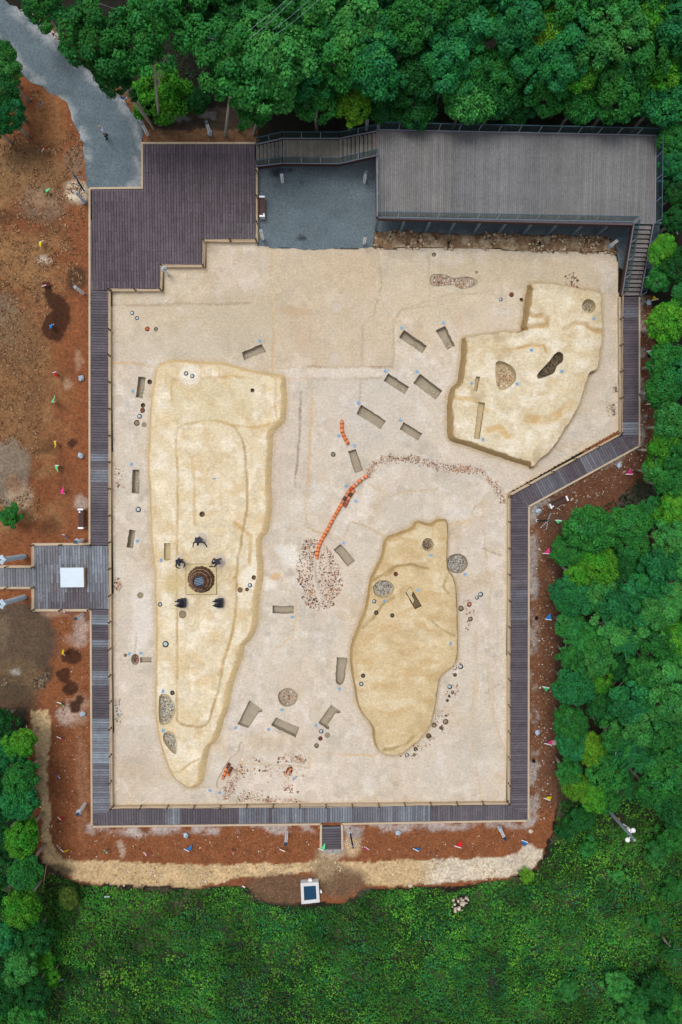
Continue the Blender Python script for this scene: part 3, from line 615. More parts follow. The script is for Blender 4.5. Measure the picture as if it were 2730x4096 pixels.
# ------------------------------------------------------------------ round pits filled with sherds
SHERDS = []      # sherd scatters collected: (list of xy, z, palette key, label)
def fill_poly(poly_px, z, n, shrink=.9, seed=0):
    r = np.random.default_rng(seed); W = [P(*p, z) for p in poly_px]; xs = [p.x for p in W]; ys = [p.y for p in W]
    cx, cy = np.mean(xs), np.mean(ys); W = [(cx+(p.x-cx)*shrink, cy+(p.y-cy)*shrink) for p in W]
    out = np.zeros((0, 2))
    while len(out) < n:
        q = np.column_stack([r.uniform(min(xs), max(xs), n), r.uniform(min(ys), max(ys), n)]); out = np.vstack([out, q[pip(q[:, 0], q[:, 1], W)]])
    return out[:n]
RP = [
 ('round_pit', circle_px(*C('A6', 982, 980), 28, 29, 20, .03), .55, 260, 'grit', 'round pit in the upper corner of the northeast mound', (C('A6', 1014, 1056), .3)),
 ('round_pit', K('B3', 400, 235, 440, 228, 500, 260, 527, 310, 515, 360, 455, 406, 410, 395, 398, 320), .45, 380, 'mix', 'D-shaped sherd-filled pit on the northeast mound', (C('B3', 532, 370), .1)),
 ('round_pit', K('B3', 770, 180, 800, 167, 820, 182, 818, 228, 782, 258, 758, 305, 665, 338, 656, 322, 670, 295, 735, 225), .55, 300, 'dark', 'keyhole-shaped dark pit on the northeast mound', (C('B3', 812, 290), .3)),
 ('round_pit', circle_px(*C('B5', 1274, 437), 23, 27, 20, .03), .5, 260, 'darkmix', 'small round sherd pit high on the southeast mound', (C('B5', 1292, 503), 0)),
 ('round_pit', circle_px(*C('B5', 1457, 555), 43, 40, 24, .02), .5, 600, 'grey', 'largest round sherd pit, right of the southeast mound', (C('B5', 1506, 623), -.4)),
 ('round_pit', circle_px(*C('B5', 995, 715), 42, 36, 24, .03), .5, 560, 'grey', 'round grey sherd pit on the left edge of the southeast mound', (C('B5', 1001, 790), .5)),
 ('round_pit', circle_px(*C('C2', 395, 298), 40, 37, 20, .06), .35, 300, 'pinkmix', 'round sherd pit between the wide grave and the rounded grave', (C('C2', 358, 376), 0)),
 ('round_pit', K('C1', 1000, 135, 1030, 120, 1065, 130, 1098, 190, 1095, 250, 1050, 308, 1010, 310, 997, 260), .4, 700, 'grey', 'large teardrop sherd pit at the foot of the western mound', (C('C1', 1025, 100), 1.5)),
 ('round_pit', K('C1', 1030, 365, 1065, 352, 1098, 375, 1110, 440, 1105, 497, 1075, 480, 1035, 430, 1022, 390), .4, 420, 'grey', 'small teardrop sherd pit at the foot of the western mound', (C('C1', 1026, 348), 1.6)),
 ('round_pit', circle_px(*C('B4', 850, 1000), 17, 23, 18, .05), .3, 240, 'darkred', 'oval pit of dark and red sherds in the western strip', (C('B4', 813, 963), .9)),
 ('sherd_hollow', [(1726, 1100), (1783, 1099), (1818, 1112), (1864, 1106), (1896, 1113), (1914, 1129), (1896, 1147), (1845, 1157), (1822, 1143), (1794, 1142), (1728, 1143)], .09, 800, 'pinkmix', 'bone-shaped hollow of sherds south of the viewing deck', None),
 ('pipe_hollow', [(840+x/3.92, 2960+y/3.92) for x, y in [(1190, 500), (1200, 460), (1225, 430), (1260, 415), (1290, 420), (1306, 450), (1300, 490), (1275, 535), (1245, 558), (1215, 555), (1192, 530)]], .3, 0, None, 'dark oval hollow holding two pipe sections', (C('C2', 436, 805), .2)),
 ('pipe_trench', [(840+x/3.92, 2960+y/3.92) for x, y in [(456, 90), (470, 45), (505, 30), (526, 60), (522, 180), (440, 400), (340, 570), (260, 700), (215, 760), (120, 760), (105, 680), (150, 560), (240, 400), (330, 270), (440, 180)]], .12, 0, None, 'curved shallow trench holding short pipe rows', (C('C1', 1378, 738), -.5)),
]
for i, (nm, poly, dep, n, pal, lab, tg) in enumerate(RP):
    mat_ = M_hole if nm == 'pipe_hollow' or pal == 'dark' else (M_disc if nm == 'pipe_trench' else None)
    if nm == 'round_pit' and len(poly) < 16: poly = catmull(poly, 9)
    if nm in ('sherd_hollow', 'pipe_trench', 'pipe_hollow'): poly = catmull(poly, 10)
    o, cw, zb, hk = pit(nm, poly, dep, lab, 'pit', 'pits in the clay', mat=mat_, taper=.1)
    if n: SHERDS.append((fill_poly(poly, zb, n, .88, i), zb, pal, 'sherds on the bed of the '+lab, .05))
    if tg: num_tag(*tg[0], tg[1], 'blue tag beside the '+lab)
num_tag(*C('B3', 621, 158), 0, 'blue number tag in the middle of the northeast mound'); num_tag(*C('B1', 1347, 967), 0, 'blue number tag alone on the upper western mound')
num_tag(*C('B5', 1416, 1056), 1.57, 'blue number tag at the right edge of the southeast mound'); num_tag(*C('C1', 1318, 723), -.5, 'blue number tag below the tip of the western mound')
num_tag(*C('B2', 715, 853), -.1, 'blue number tag left of the short orange pipe run'); num_tag(*C('B2', 761, 1167), .6, 'blue number tag left of the long orange pipe')
num_tag(*C('B5', 822, 164), -.6, 'blue number tag right of the long orange pipe')

# ------------------------------------------------------------------ pots set in small holes
def ring_prof(rs): return rs
potm = {}
mb = MB().lathe([(.78, -.5), (.8, -.02), (.74, .06), (.6, .02), (.5, .06), (.42, .03), (.24, .05), (.2, .09), (.0, .1)], 18); potm['lid_white'] = mb.mesh('lid', M_potw, True)
mb = MB().lathe([(.45, -1.2), (.85, -.6), (.8, -.15), (.55, .02), (.72, .14), (.66, .2), (.48, .1), (.42, -.3), (.0, -.9)], 18); potm['jar'] = mb.mesh('body', M_terra, True)
mb = MB().lathe([(.78, -.5), (.82, -.1), (.75, .0), (.6, -.05), (.5, .06), (.38, .03), (.3, .14), (.16, .16), (.12, .08), (0, .08)], 18); potm['lid_grey'] = mb.mesh('lid', M_potg, True)
mb = MB().lathe([(.7, -.9), (.86, -.3), (.82, -.02), (.72, -.06), (.55, -.25), (.4, -.2), (.3, -.34), (.18, -.2), (0, -.24)], 18); potm['bowl_dark'] = mb.mesh('bowl', M_potd, True)
mb = MB().lathe([(.28, -.3), (.3, -.1), (.22, .0), (0, .02)], 14); potm['core_pale'] = mb.mesh('knob', M_potw, True); potm['core_grey'] = mb.mesh('knob', M_potg, True); potm['core_or'] = mb.mesh('core', M_terra, True)
TC = lin(214, 118, 70)
POTS = [  # sheet, x, y, r, kind, label
 ('A4', 830, 1022, 13, 'white', 'pale round lid nearest the terrace corner'), ('A4', 861, 1054, 13, 'darkpale', 'dark ring bowl just below the pale lid by the terrace'),
 ('A4', 925, 1122, 15, 'terra', 'open terracotta jar below the terrace steps'), ('A4', 980, 1124, 13, 'grey', 'grey lidded pot right of the terracotta jar below the terrace'),
 ('B1', 941, 357, 16, 'hole', ''), ('B1', 899, 504, 15, 'hole', ''), ('B1', 895, 535, 16, 'terra', 'brown jar mouth in the cluster left of the western mound'),
 ('B1', 877, 573, 15, 'white', 'pale lid in the cluster left of the western mound'), ('B1', 860, 614, 18, 'grey', 'wide grey lid at the foot of the cluster left of the western mound'), ('B1', 906, 626, 16, 'tan', ''),
 ('B1', 1168, 304, 14, 'darkpale', 'dark bowl with pale core at the top of the western mound'), ('B1', 1207, 320, 14, 'white', 'pale lid at the top of the western mound'),
 ('B1', 870, 1158, 17, 'white', 'pale lid alone left of the western mound, above the plastered disc'), ('B1', 1270, 1187, 17, 'hole', ''),
 ('B2', 174, 567, 13, 'hole', ''), ('B2', 680, 968, 15, 'grey', 'small grey lid left of the grave between the pipe runs'), ('A5', 1312, 891, 13, 'grey', 'grey ring lid close to the stony strip by the deck'),
 ('A6', 279, 767, 9, 'tan', ''), ('A6', 497, 908, 15, 'terra', 'brown spiral jar left of the northeast mound'), ('A6', 430, 938, 12, 'white', 'small pale lid left of the northeast mound'), ('A6', 559, 939, 12, 'hole', ''),
 ('B4', 882, 598, 20, 'tan', ''), ('B4', 1006, 655, 14, 'darkpale', 'dark bowl on the left edge of the western mound'), ('B4', 1148, 718, 24, 'stone', 'big round stone lid below the log kiln'),
 ('B4', 1041, 905, 20, 'white', 'pale lid in a brown hole on the lower western mound'), ('B4', 788, 973, 11, 'tan', ''), ('B4', 1083, 1210, 15, 'dark', 'dark bowl above the teardrop sherd pit'),
 ('B5', 183, 643, 15, 'hole', ''), ('B5', 158, 692, 14, 'white', 'pale lid on the right shoulder of the western mound'), ('B5', 140, 718, 12, 'dark', 'dark bowl touching the pale lid on the mound shoulder'), ('B5', 97, 721, 17, 'tan', ''),
 ('B5', 1072, 621, 14, 'terradark', 'reddish dark bowl on the southeast mound'), ('B5', 938, 793, 13, 'white', 'pale lid below the round pit on the southeast mound'), ('B5', 950, 863, 14, 'dark', 'dark bowl at the left edge of the southeast mound'),
 ('B5', 1051, 881, 14, 'dark', 'dark bowl in the middle of the southeast mound'), ('B5', 1533, 811, 16, 'ember', 'dark jar with an orange core right of the southeast mound'),
 ('B5', 1482, 837, 17, 'grey', 'grey lid beside the orange-cored jar'), ('B5', 1541, 904, 15, 'grey', 'grey ring lid below the orange-cored jar'), ('B5', 1480, 1203, 16, 'white', 'pale lid at the right shoulder of the southeast mound'),
 ('B6', 304, 592, 16, 'white', 'upper right of the two touching pale lids'), ('B6', 280, 612, 13, 'white', 'lower left of the two touching pale lids'),
 ('B6', 143, 1097, 12, 'dark', 'small dark bowl below the pale lid at the mound shoulder'), ('B6', 110, 1172, 15, 'white', 'pale lid third in the chain of pots by the southeast mound'), ('B6', 127, 1207, 11, 'grey', 'small grey lid under the third pale lid of the chain'),
 ('B6', 108, 1230, 10, 'dark', 'small dark pot in the chain of pots by the southeast mound'), ('B6', 95, 1257, 10, 'hole', ''),
 ('C2', 868, 161, 14, 'dark', 'upper dark bowl on the left slope of the southeast mound'), ('C2', 857, 213, 14, 'darkpale', 'lower ring bowl on the left slope of the southeast mound'),
 ('C2', 1385, 450, 18, 'grey', 'large grey lid among scattered sherds'), ('C2', 1313, 470, 17, 'tan', ''), ('C2', 1356, 489, 12, 'dark', 'small dark pot below the large grey lid'), ('C2', 1279, 538, 17, 'hole', ''),
 ('C2', 1198, 622, 14, 'dark', 'dark jar at the foot of the southeast mound'), ('C2', 1189, 657, 10, 'grey', 'tiny grey lid at the foot of the southeast mound'), ('C2', 1144, 659, 13, 'white', 'pale lid at the foot of the southeast mound'),
 ('C2', 606, 511, 14, 'white', 'pale lid below the grave with two knobs'), ('C2', 644, 534, 17, 'tan', ''), ('C2', 600, 555, 14, 'terradark', 'red-brown bowl below the grave with two knobs'), ('C2', 576, 600, 15, 'grey', 'grey spiral lid lowest below the grave with two knobs'),
]
PG = 'pots set in small holes'
for k, x, y, r, kind, lab in POTS:
    c = C(k, x, y); rp = r/1.568; hk = host(c); z = host_z(hk)
    if kind in ('tan', 'stone'):
        o, cw, zb, hk = pit('filled_hole', circle_px(*c, rp, rp*1.02, 14, .05), .05 if kind == 'tan' else .09, None, None, None, mat=M_hole if kind == 'tan' and rnd.random() < .4 else M_potg, taper=.02, seg=1)
    else:
        o, cw, zb, hk = pit('pot_hole', circle_px(*c, rp, rp*1.03, 14, .04), .28, None, None, None, mat=M_hole, taper=.03, seg=1)
    R = rp*MPP
    if not lab: continue
    e = empty('lidded_pot' if kind in ('white', 'grey') else ('stone_lid' if kind == 'stone' else 'pottery_jar'), (cw.x, cw.y, z-.06), lab, 'pot', PG)
    if kind == 'white': part('lid', potm['lid_white'], e, (-.1*R, .05*R, .05), sc=(R*.8, R*.8, R))
    elif kind == 'grey': part('lid', potm['lid_grey'], e, (0, 0, .03), sc=(R*.85, R*.85, R))
    elif kind == 'terra': part('body', potm['jar'], e, (-.08*R, .08*R, .06), sc=(R*.85, R*.85, R*.6), color=TC if 'open' in lab else lin(150, 98, 66))
    elif kind == 'dark': b = part('bowl', potm['bowl_dark'], e, (0, 0, .06), sc=(R*.95, R*.95, R*.9)); part('knob', potm['core_grey'], e, (0, 0, .05), sc=(R*.9, R*.9, R*.5))
    elif kind == 'darkpale': part('bowl', potm['bowl_dark'], e, (0, 0, .06), sc=(R*.95, R*.95, R*.9)); part('knob', potm['core_pale'], e, (0, 0, .06), sc=(R*1.9, R*1.9, R*.6))
    elif kind == 'terradark': part('bowl', potm['jar'], e, (0, 0, .06), sc=(R*.95, R*.95, R*.5), color=lin(120, 68, 54))
    elif kind == 'ember': part('bowl', potm['bowl_dark'], e, (0, 0, .07), sc=(R, R, R)); part('core', potm['core_or'], e, (.1*R, 0, .07), sc=(R*1.5, R*1.5, R*.6), color=lin(240, 150, 105))
    elif kind == 'stone':
        mb = MB().lathe([(.9*R, -.03), (.9*R, .03), (.82*R, .06), (0, .065)], 20); mb.build('disc', M_potg, e, True); mb = MB().lathe([(.24*R, .05), (.24*R, .1), (.14*R, .11), (.12*R, .07), (0, .07)], 12, c=(-.35*R, .25*R, 0)); mb.build('spout', M_potg, e, True)

# plastered discs, little low rises with a crack round them
DISC = [('A5', 700, 1222, 36, 36), ('B1', 740, 142, 34, 34), ('B1', 743, 478, 36, 38), ('B2', 692, 365, 37, 37), ('B2', 667, 780, 35, 40), ('B5', 622, 277, 36, 36), ('B5', 597, 905, 38, 38), ('B4', 757, 243, 34, 38), ('B4', 762, 913, 38, 43),
        ('C1', 768, 355, 36, 38), ('C1', 755, 770, 38, 38), ('C2', 565, 408, 38, 40), ('C2', 540, 917, 39, 36), ('C2', 1085, 912, 35, 39), ('C3', 385, 755, 40, 32), ('B6', 385, 737, 38, 38), ('B3', 1125, 640, 36, 38), ('B3', 697, 860, 37, 36), ('B3', 362, 1085, 36, 38), ('A6', 1138, 1017, 32, 32)]
for k, x, y, rx, ry in DISC:
    c = C(k, x, y); pit('plaster_disc', catmull(circle_px(*c, rx/1.568, ry/1.568, 11, .05), 5), .03, None, None, None, mat=M_disc, taper=.02, seg=2, host_key='F')

# ------------------------------------------------------------------ floor sheet
LINES = [(K('B1', 705, 237, 850, 238, 960, 262), (206, 172, 124), 9), (K('B2', 520, 420, 700, 421, 860, 418, 1055, 423), (168, 140, 112), 8), (K('B2', 520, 495, 700, 492, 850, 492, 985, 492), (176, 156, 132), 9),
  (K('B2', 300, 0, 302, 200, 300, 450), (196, 168, 130), 9), (K('B2', 400, 490, 470, 495, 545, 495, 548, 650, 535, 900, 522, 1250), (208, 172, 128), 9), (K('B2', 515, 420, 510, 490), (208, 172, 128), 8),
  (K('B2', 860, 418, 866, 160, 900, 118, 935, 100, 960, 0), (178, 158, 134), 7), (K('B2', 1056, 423, 1060, 120, 1110, 60, 1290, 35), (182, 160, 134), 7), (K('B2', 850, 498, 852, 600, 838, 720), (176, 158, 138), 6),
  (K('B2', 478, 580, 470, 820, 455, 1000, 440, 1160), (128, 112, 98), 7), (K('A5', 955, 850, 975, 980, 985, 1080, 975, 1140), (178, 158, 132), 6), (K('A6', -160, 990, 100, 905, 260, 903, 380, 880), (188, 168, 142), 6), (K('A5', 1290, 1240, 1284, 1000, 1280, 900), (190, 172, 148), 6),
  (K('B5', 515, 50, 503, 190, 515, 320, 580, 362, 660, 370, 730, 410), (196, 168, 126), 8), (K('B5', 745, 410, 775, 320, 800, 295, 860, 310, 1000, 385), (190, 168, 136), 6), (K('B5', 415, 735, 445, 770, 452, 860, 430, 1000, 300, 1108, 290, 1180), (206, 182, 144), 7),
  (K('B5', 900, 60, 960, 90, 1040, 135, 1160, 100, 1330, 90), (196, 174, 140), 7), (K('C2', 535, 735, 530, 650, 650, 650, 800, 658, 955, 662), (206, 176, 136), 9), (K('C2', 100, 715, 240, 715, 400, 730, 530, 735), (190, 170, 140), 8),
  (K('B6', 320, 0, 318, 100, 190, 140, 95, 155), (206, 176, 132), 7), (K('B6', 325, 100, 335, 300, 345, 460, 365, 520, 358, 780, 355, 1000, 360, 1250), (204, 178, 144), 7), (K('B6', 275, 820, 285, 1000, 278, 1250), (206, 178, 140), 7), (K('B6', 320, 300, 400, 340, 430, 345), (150, 132, 112), 5), (K('C3', 360, 90, 420, 60), (156, 138, 118), 5),
  (K('A4', 700, 970, 900, 975, 1100, 968, 1568, 962), (170, 150, 122), 8), (K('C3', 265, 50, 262, 250, 255, 420, 300, 690, 300, 780), (206, 180, 146), 7), (K('C3', 378, 30, 385, 260, 440, 440), (200, 174, 140), 6), (K('B4', 855, 830, 850, 960), (176, 158, 138), 5),
  (K('C1', 1150, 720, 1260, 700, 1350, 705, 1368, 810), (190, 172, 146), 6), (K('C2', 330, 925, 420, 948, 520, 950), (176, 156, 136), 5), (K('B3', 760, 760, 880, 840), (180, 162, 140), 5), (K('B3', 240, 1250, 265, 1150, 310, 1120), (196, 172, 136), 6),
  (K('A5', 300, 850, 292, 960, 290, 1100, 300, 1250), (206, 182, 148), 14)]
def floor_color(x, y):
    px, py = to_px(x, y, 0)
    wx = (fbm(x, y, 2.0, 103)-.5)*70; wy = (fbm(x, y, 2.0, 109)-.5)*70; fx = (fbm(x, y, .7, 113)-.5)*20; fy = (fbm(x, y, .7, 119)-.5)*20
    col = np.tile(np.array(lin(208, 195, 176)), (len(x), 1))
    def mixn(c, mk, a): return col*(1-(mk*a)[:, None])+np.array(lin(*c))*(mk*a)[:, None]
    top = 1-smooth(1330, 1520, py+wy)
    col = mixn((208, 191, 164), top, .8)
    col = mixn((190, 182, 171), smooth(.48, .72, fbm(x, y, 2.6, 121, 6)), .38); col = mixn((216, 197, 180), smooth(.5, .7, fbm(x, y, 1.8, 125, 5)), .35); col = mixn((196, 172, 138), smooth(.56, .74, fbm(x, y, 2.2, 129)), .45)
    col = mixn((228, 220, 212), smooth(.52, .72, fbm(x, y, 1.0, 133, 5)), .36); col = mixn((166, 156, 142), smooth(.58, .76, fbm(x, y, .8, 137, 5)), .32)
    B = lambda *a, **k: blob(col, px, py, wx*.7+fx, wy*.7+fy, *a, **k)
    col = B(1180, 1245, 60, 20, (186, 146, 98), .75); col = B(1210, 1310, 50, 90, (196, 166, 140), .5); col = B(1165, 2225, 70, 36, (230, 224, 214), .75, rot=.6); col = B(1050, 2330, 60, 26, (230, 222, 210), .7); col = B(1110, 2302, 18, 16, (206, 164, 110), .7)
    col = B(1100, 1850, 60, 240, (204, 184, 168), .6); col = B(960, 1240, 190, 90, (186, 170, 142), .5); col = B(960, 1370, 120, 60, (176, 164, 142), .5); col = B(600, 1380, 160, 60, (192, 182, 166), .4); col = B(560, 2480, 40, 150, (226, 218, 208), .6)
    col = B(1700, 1160, 200, 120, (204, 188, 158), .5); col = B(1400, 1090, 120, 70, (208, 184, 148), .5); col = B(1880, 2940, 60, 90, (190, 177, 158), .45); col = B(2370, 1380, 60, 260, (202, 188, 166), .5); col = B(2060, 1090, 300, 60, (196, 180, 150), .6)
    col = B(1220, 2700, 90, 70, (204, 190, 168), .5); col = B(1310, 2300, 100, 150, (214, 196, 176), .6); col = B(1150, 3120, 180, 80, (222, 206, 190), .5); col = B(900, 2700, 60, 180, (206, 198, 192), .5); col = B(560, 3050, 60, 90, (192, 174, 152), .5); col = B(1470, 1640, 200, 160, (200, 192, 182), .4)
    for pl_, cc_, aa_ in (([(1091, 1000), (1510, 990), (1500, 1180), (1573, 1230), (1573, 1468), (1232, 1470), (1091, 1480)], (200, 180, 152), .55), ([(446, 1166), (655, 1166), (655, 1212), (1088, 1212), (1088, 1480), (920, 1440), (640, 1440), (446, 1450)], (198, 184, 160), .45), ([(1232, 1470), (1540, 1470), (1530, 1513), (1232, 1514)], (218, 206, 190), .7), ([(1155, 1516), (1243, 1516), (1236, 2000), (1100, 2000)], (202, 188, 172), .5)):
        col = mixn(cc_, pip(px+fx*.3, py+fy*.3, pl_).astype(float), aa_)
    # squared blotches left by hand-sized plaster lifts
    bl = (hash2(np.floor((x+fx*.012)/.5), np.floor((y+fy*.012)/.55), 5)-.5)*smooth(.4, .62, fbm(x, y, 3, 198))
    col = col*(1+.075*bl[:, None]*2)
    z = np.zeros(len(x))
    for pts, c, w_ in LINES:
        mk = line_mask(px+fx*.5, py+fy*.5, pts, w_*.8)*(.35+.65*smooth(.3, .5, fbm(x, y, 1.3, 191))); col = mixn(c, mk, .7); z -= .025*mk
    # paler mortar skirting along the walls
    ed = FLOOR[:6]+FLOOR[24:]; mk = np.maximum(line_mask(px, py, FLOOR[:6], 13), line_mask(px, py, FLOOR[24:]+FLOOR[:1], 13)); col = mixn((206, 186, 154), mk, .85); z += .05*mk
    for mkey in MOUNDS:
        o_ = MOUNDS[mkey]['out'][::3]; mk = line_mask(px, py, o_+o_[:1], 15); col = mixn((172, 148, 106), mk, .45*(1 if mkey != 'L' else .6))
    return col, z
fl_out = [(p.x, p.y) for p in (P(*q, 0) for q in FLOOR)]
dense = []
for i in range(len(fl_out)):
    a, b = Vector(fl_out[i]), Vector(fl_out[(i+1) % len(fl_out)]); k = max(1, int((b-a).length/.3)); dense += [tuple(a.lerp(b, j/k)) for j in range(k)]
V, T, cons = cdt_sheet(dense, HOLES['F'], .115, None)
fc, fz = floor_color(V[:, 0], V[:, 1])
zz = np.where(cons, 0.0, fz+(fbm(V[:, 0], V[:, 1], 2.4, 141)-.5)*.05+(fbm(V[:, 0], V[:, 1], .5, 142)-.5)*.02)
floor = link(bpy.data.objects.new('excavation_floor', np_mesh('excavation_floor', np.column_stack([V, zz]), T, M_floor, True, fc)))
tag(floor, kind='structure')
# the raised clay kerb that retains the floor edge
for nm, me, loc, _ in PEND['F']: part(nm, me, floor, loc)

def mound(key, name):
    md = MOUNDS[key]; h, w_ = md['h'], md['w']; o_ = md['out'][::2]; n = len(o_)
    ar = sum(o_[i][0]*o_[(i+1) % n][1]-o_[(i+1) % n][0]*o_[i][1] for i in range(n))
    rings = [[], [], [], []]
    r = np.random.default_rng(3); OX, OY = np.array([p[0] for p in o_]), np.array([p[1] for p in o_]); wob = fbm(OX, OY, 60, 200); wob2 = fbm(OX, OY, 22, 203, 3); wob3 = fbm(OX, OY, 26, 207, 3)
    for i, p in enumerate(o_):
        kk = 6 if key == 'L' else 2; t = np.array(o_[(i+kk) % n])-np.array(o_[i-kk]); nn = np.array([t[1], -t[0]])*(1 if ar > 0 else -1); nn = nn/np.linalg.norm(nn)
        d = np.array(p)-np.array(NAD); d = d/np.linalg.norm(d); f = float(smooth(-.25, .35, np.array(nn @ d)))
        nw = Vector((nn[0], -nn[1], 0))
        ww = (w_*(.75+.6*wob[i])) if key != 'L' else (.26+.30*max(0.0, float(nn[0])))*(.75+.5*wob[i]); f = f if key != 'L' else 0.0
        A = P(*p, 0)-nw*ww; A.z = 0; Bp = P(*p, h); Bp.z = 0
        cr = A.lerp(Bp, f); toe = cr+nw*(ww*(1-f)+.14*f)
        j1, j2 = .10*(wob2[i]-.5), .14*(wob3[i]-.5); toe = toe+nw*j1; cr = cr+nw*j2; prof = [(0, -.04), (.5, .46), (.92, .95), (1.08, 1.0)]
        for k_, (q, hz) in enumerate(prof):
            pt = toe.lerp(cr, q); rings[k_].append((pt.x, pt.y, h*hz))
    top = [(a, b) for a, b, c in rings[3]]
    V, T, cons = cdt_sheet(top, HOLES[key], .10, None)
    x, y = V[:, 0], V[:, 1]; px, py = to_px(x, y, h)
    zt = np.where(cons, h, h+(fbm(x, y, 2.0, 151)-.5)*.10+(fbm(x, y, .5, 152)-.5)*.025)
    fx = (fbm(x, y, .7, 163)-.5)*20; fy = (fbm(x, y, .7, 169)-.5)*20; c = [np.array(lin(*q)) for q in md['c']]
    sd_ = {'L': 0, 'R': 40, 'M': 80}[key]
    col = np.tile(c[0], (len(x), 1))
    def mixn(cc, mk, a): return col*(1-(mk*a)[:, None])+np.array(cc)*(mk*a)[:, None]
    st = 1.6 if key == 'M' else 1.0
    col = mixn(c[1], smooth(.44, .68, fbm(x/st, y*st if key == 'M' else y, 1.1, 171+sd_, 5)), .62); col = mixn(c[2], smooth(.50, .70, fbm(x/(1+st*.3), y*(1+(st-1)*.5), .8, 175+sd_, 5)), .7); col = mixn(c[3], smooth(.60, .78, fbm(x, y, 1.6, 179+sd_)), .4)
    bl = hash2(np.floor((x+fx*.012)/.42), np.floor((y+fy*.012)/.6), 9)-.5; bm2 = smooth(.4, .6, fbm(x, y, 2.5, 199))
    col = col*(1+(.085 if key == 'L' else .04)*(bl*bm2)[:, None]*2)
    # ochre stain plus flank shade put into the colour, fading in from the rim
    rm = line_mask(px, py, md['out'][::3]+md['out'][:1], 42); col = mixn(c[3], rm, .22 if key != 'L' else .2)
    ML_IN = K('B1', 1110, 680, 1125, 645, 1160, 625, 1240, 608, 1340, 600, 1430, 615, 1480, 650, 1515, 700, 1535, 780, 1545, 880, 1552, 1000)+K('B4', 1552, 60, 1530, 170, 1510, 300, 1490, 380, 1485, 600, 1478, 720, 1462, 830, 1430, 940, 1405, 1020)+K('C1', 1375, 80, 1335, 215, 1315, 280, 1290, 315, 1255, 326, 1180, 318, 1135, 308, 1110, 285, 1112, 0)+K('B4', 1112, 700, 1115, 60)+K('B1', 1117, 930, 1105, 750)
    extra = {'L': [(ML_IN+ML_IN[:1], (176, 144, 92), 7, -.03), (K('B1', 1080, 470, 1082, 345, 1200, 345, 1320, 330, 1480, 320, 1560, 335), (196, 162, 106), 7, .02), (K('B2', 320, 470, 315, 640, 330, 760, 200, 800, 0, 780), (196, 160, 100), 7, .02), (K('B1', 1210, 830, 1220, 1000, 1225, 1250), (204, 172, 116), 8, 0),
                    (K('B5', 60, 300, 130, 350, 165, 390, 155, 560, 60, 650), (190, 152, 92), 10, -.03), (K('C1', 1085, 605, 1130, 610, 1180, 565, 1280, 510), (190, 158, 104), 6, -.02), (K('B4', 1480, 720, 1440, 900, 1370, 1100), (198, 164, 106), 8, 0), (K('B4', 1165, 410, 1355, 410, 1355, 590, 1172, 590, 1168, 410), (168, 142, 96), 4, 0)],
             'R': [(K('A6', 590, 1010, 640, 1040, 700, 1035, 730, 1060, 722, 1095, 600, 1105), (178, 142, 88), 14, -.08), (K('A6', 830, 1120, 900, 1085, 960, 1090, 1010, 1130, 1060, 1140), (178, 142, 88), 12, -.08), (K('B3', 480, 160, 620, 125, 700, 130, 712, 165), (190, 152, 94), 9, -.03), (K('B3', 600, 590, 700, 600, 800, 560, 870, 490), (196, 160, 104), 26, -.05), (K('B3', 120, 450, 260, 470, 340, 540), (206, 176, 124), 12, 0), (K('B3', 350, 660, 420, 640, 470, 700), (206, 170, 110), 18, -.03)],
             'M': [(K('B5', 940, 660, 1060, 580, 1160, 560, 1280, 590), (156, 128, 78), 8, -.05), (K('B5', 1010, 630, 1060, 600), (160, 132, 80), 8, 0), (K('B5', 870, 960, 930, 900, 990, 810, 1060, 770), (156, 132, 84), 8, -.04), (K('B5', 1395, 640, 1370, 700, 1400, 740), (164, 138, 90), 7, 0), (K('B5', 1270, 900, 1350, 960, 1440, 1010), (160, 136, 86), 6, -.02), (K('C2', 1000, 625, 1060, 620, 1140, 590, 1180, 550), (158, 132, 80), 9, -.04)]}[key]
    for pts, cc, wd, dz in extra:
        mk = line_mask(px+fx*.4, py+fy*.4, pts, wd); mk = mk*(.55+.45*smooth(.35, .6, fbm(x, y, .9, 193))); col = mixn(np.array(lin(*cc)), mk, .78); zt = zt+np.where(cons, 0, dz*mk)
    if key == 'L':
        mk = pip(px, py, ML_IN).astype(float); zt = zt+np.where(cons, 0, 0.05*mk)
        col = mixn(np.array(lin(206, 190, 150)), ((px > 690) & (px < 1010) & (py < 1700) & (py > 1515)).astype(float), .35)
        for bx, by, br, cc in ((1000, 2310, 46, (238, 230, 214)), (760, 1500, 40, (238, 230, 216)), (650, 2790, 40, (234, 226, 212)), (640, 1950, 30, (236, 222, 190)), (700, 2330, 40, (200, 178, 128)), (805, 2316, 78, (206, 186, 142))):
            col = blob(col, px, py, fx*1.5, fy*1.5, bx, by, br, br, cc, .7)
    # flanks: soil stain and slope shade both put into the colour, darkest low down
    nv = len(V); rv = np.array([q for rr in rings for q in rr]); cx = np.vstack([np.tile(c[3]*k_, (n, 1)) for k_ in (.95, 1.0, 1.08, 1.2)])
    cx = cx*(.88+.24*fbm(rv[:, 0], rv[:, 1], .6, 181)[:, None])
    fs = []
    for k_ in range(3):
        for i in range(n):
            j = (i+1) % n; a_, b_, c_, d_ = nv+k_*n+i, nv+k_*n+j, nv+(k_+1)*n+j, nv+(k_+1)*n+i
            fs += [(a_, c_, b_), (a_, d_, c_)] if ar > 0 else [(a_, b_, c_), (a_, c_, d_)]
    me = np_mesh(name, np.vstack([np.column_stack([V, zt]), rv]), np.vstack([T, np.array(fs)]), M_floor, True, np.vstack([col, cx]))
    bm = bmesh.new(); bm.from_mesh(me); bmesh.ops.remove_doubles(bm, verts=bm.verts, dist=.002); bmesh.ops.recalc_face_normals(bm, faces=bm.faces); bm.to_mesh(me); bm.free()
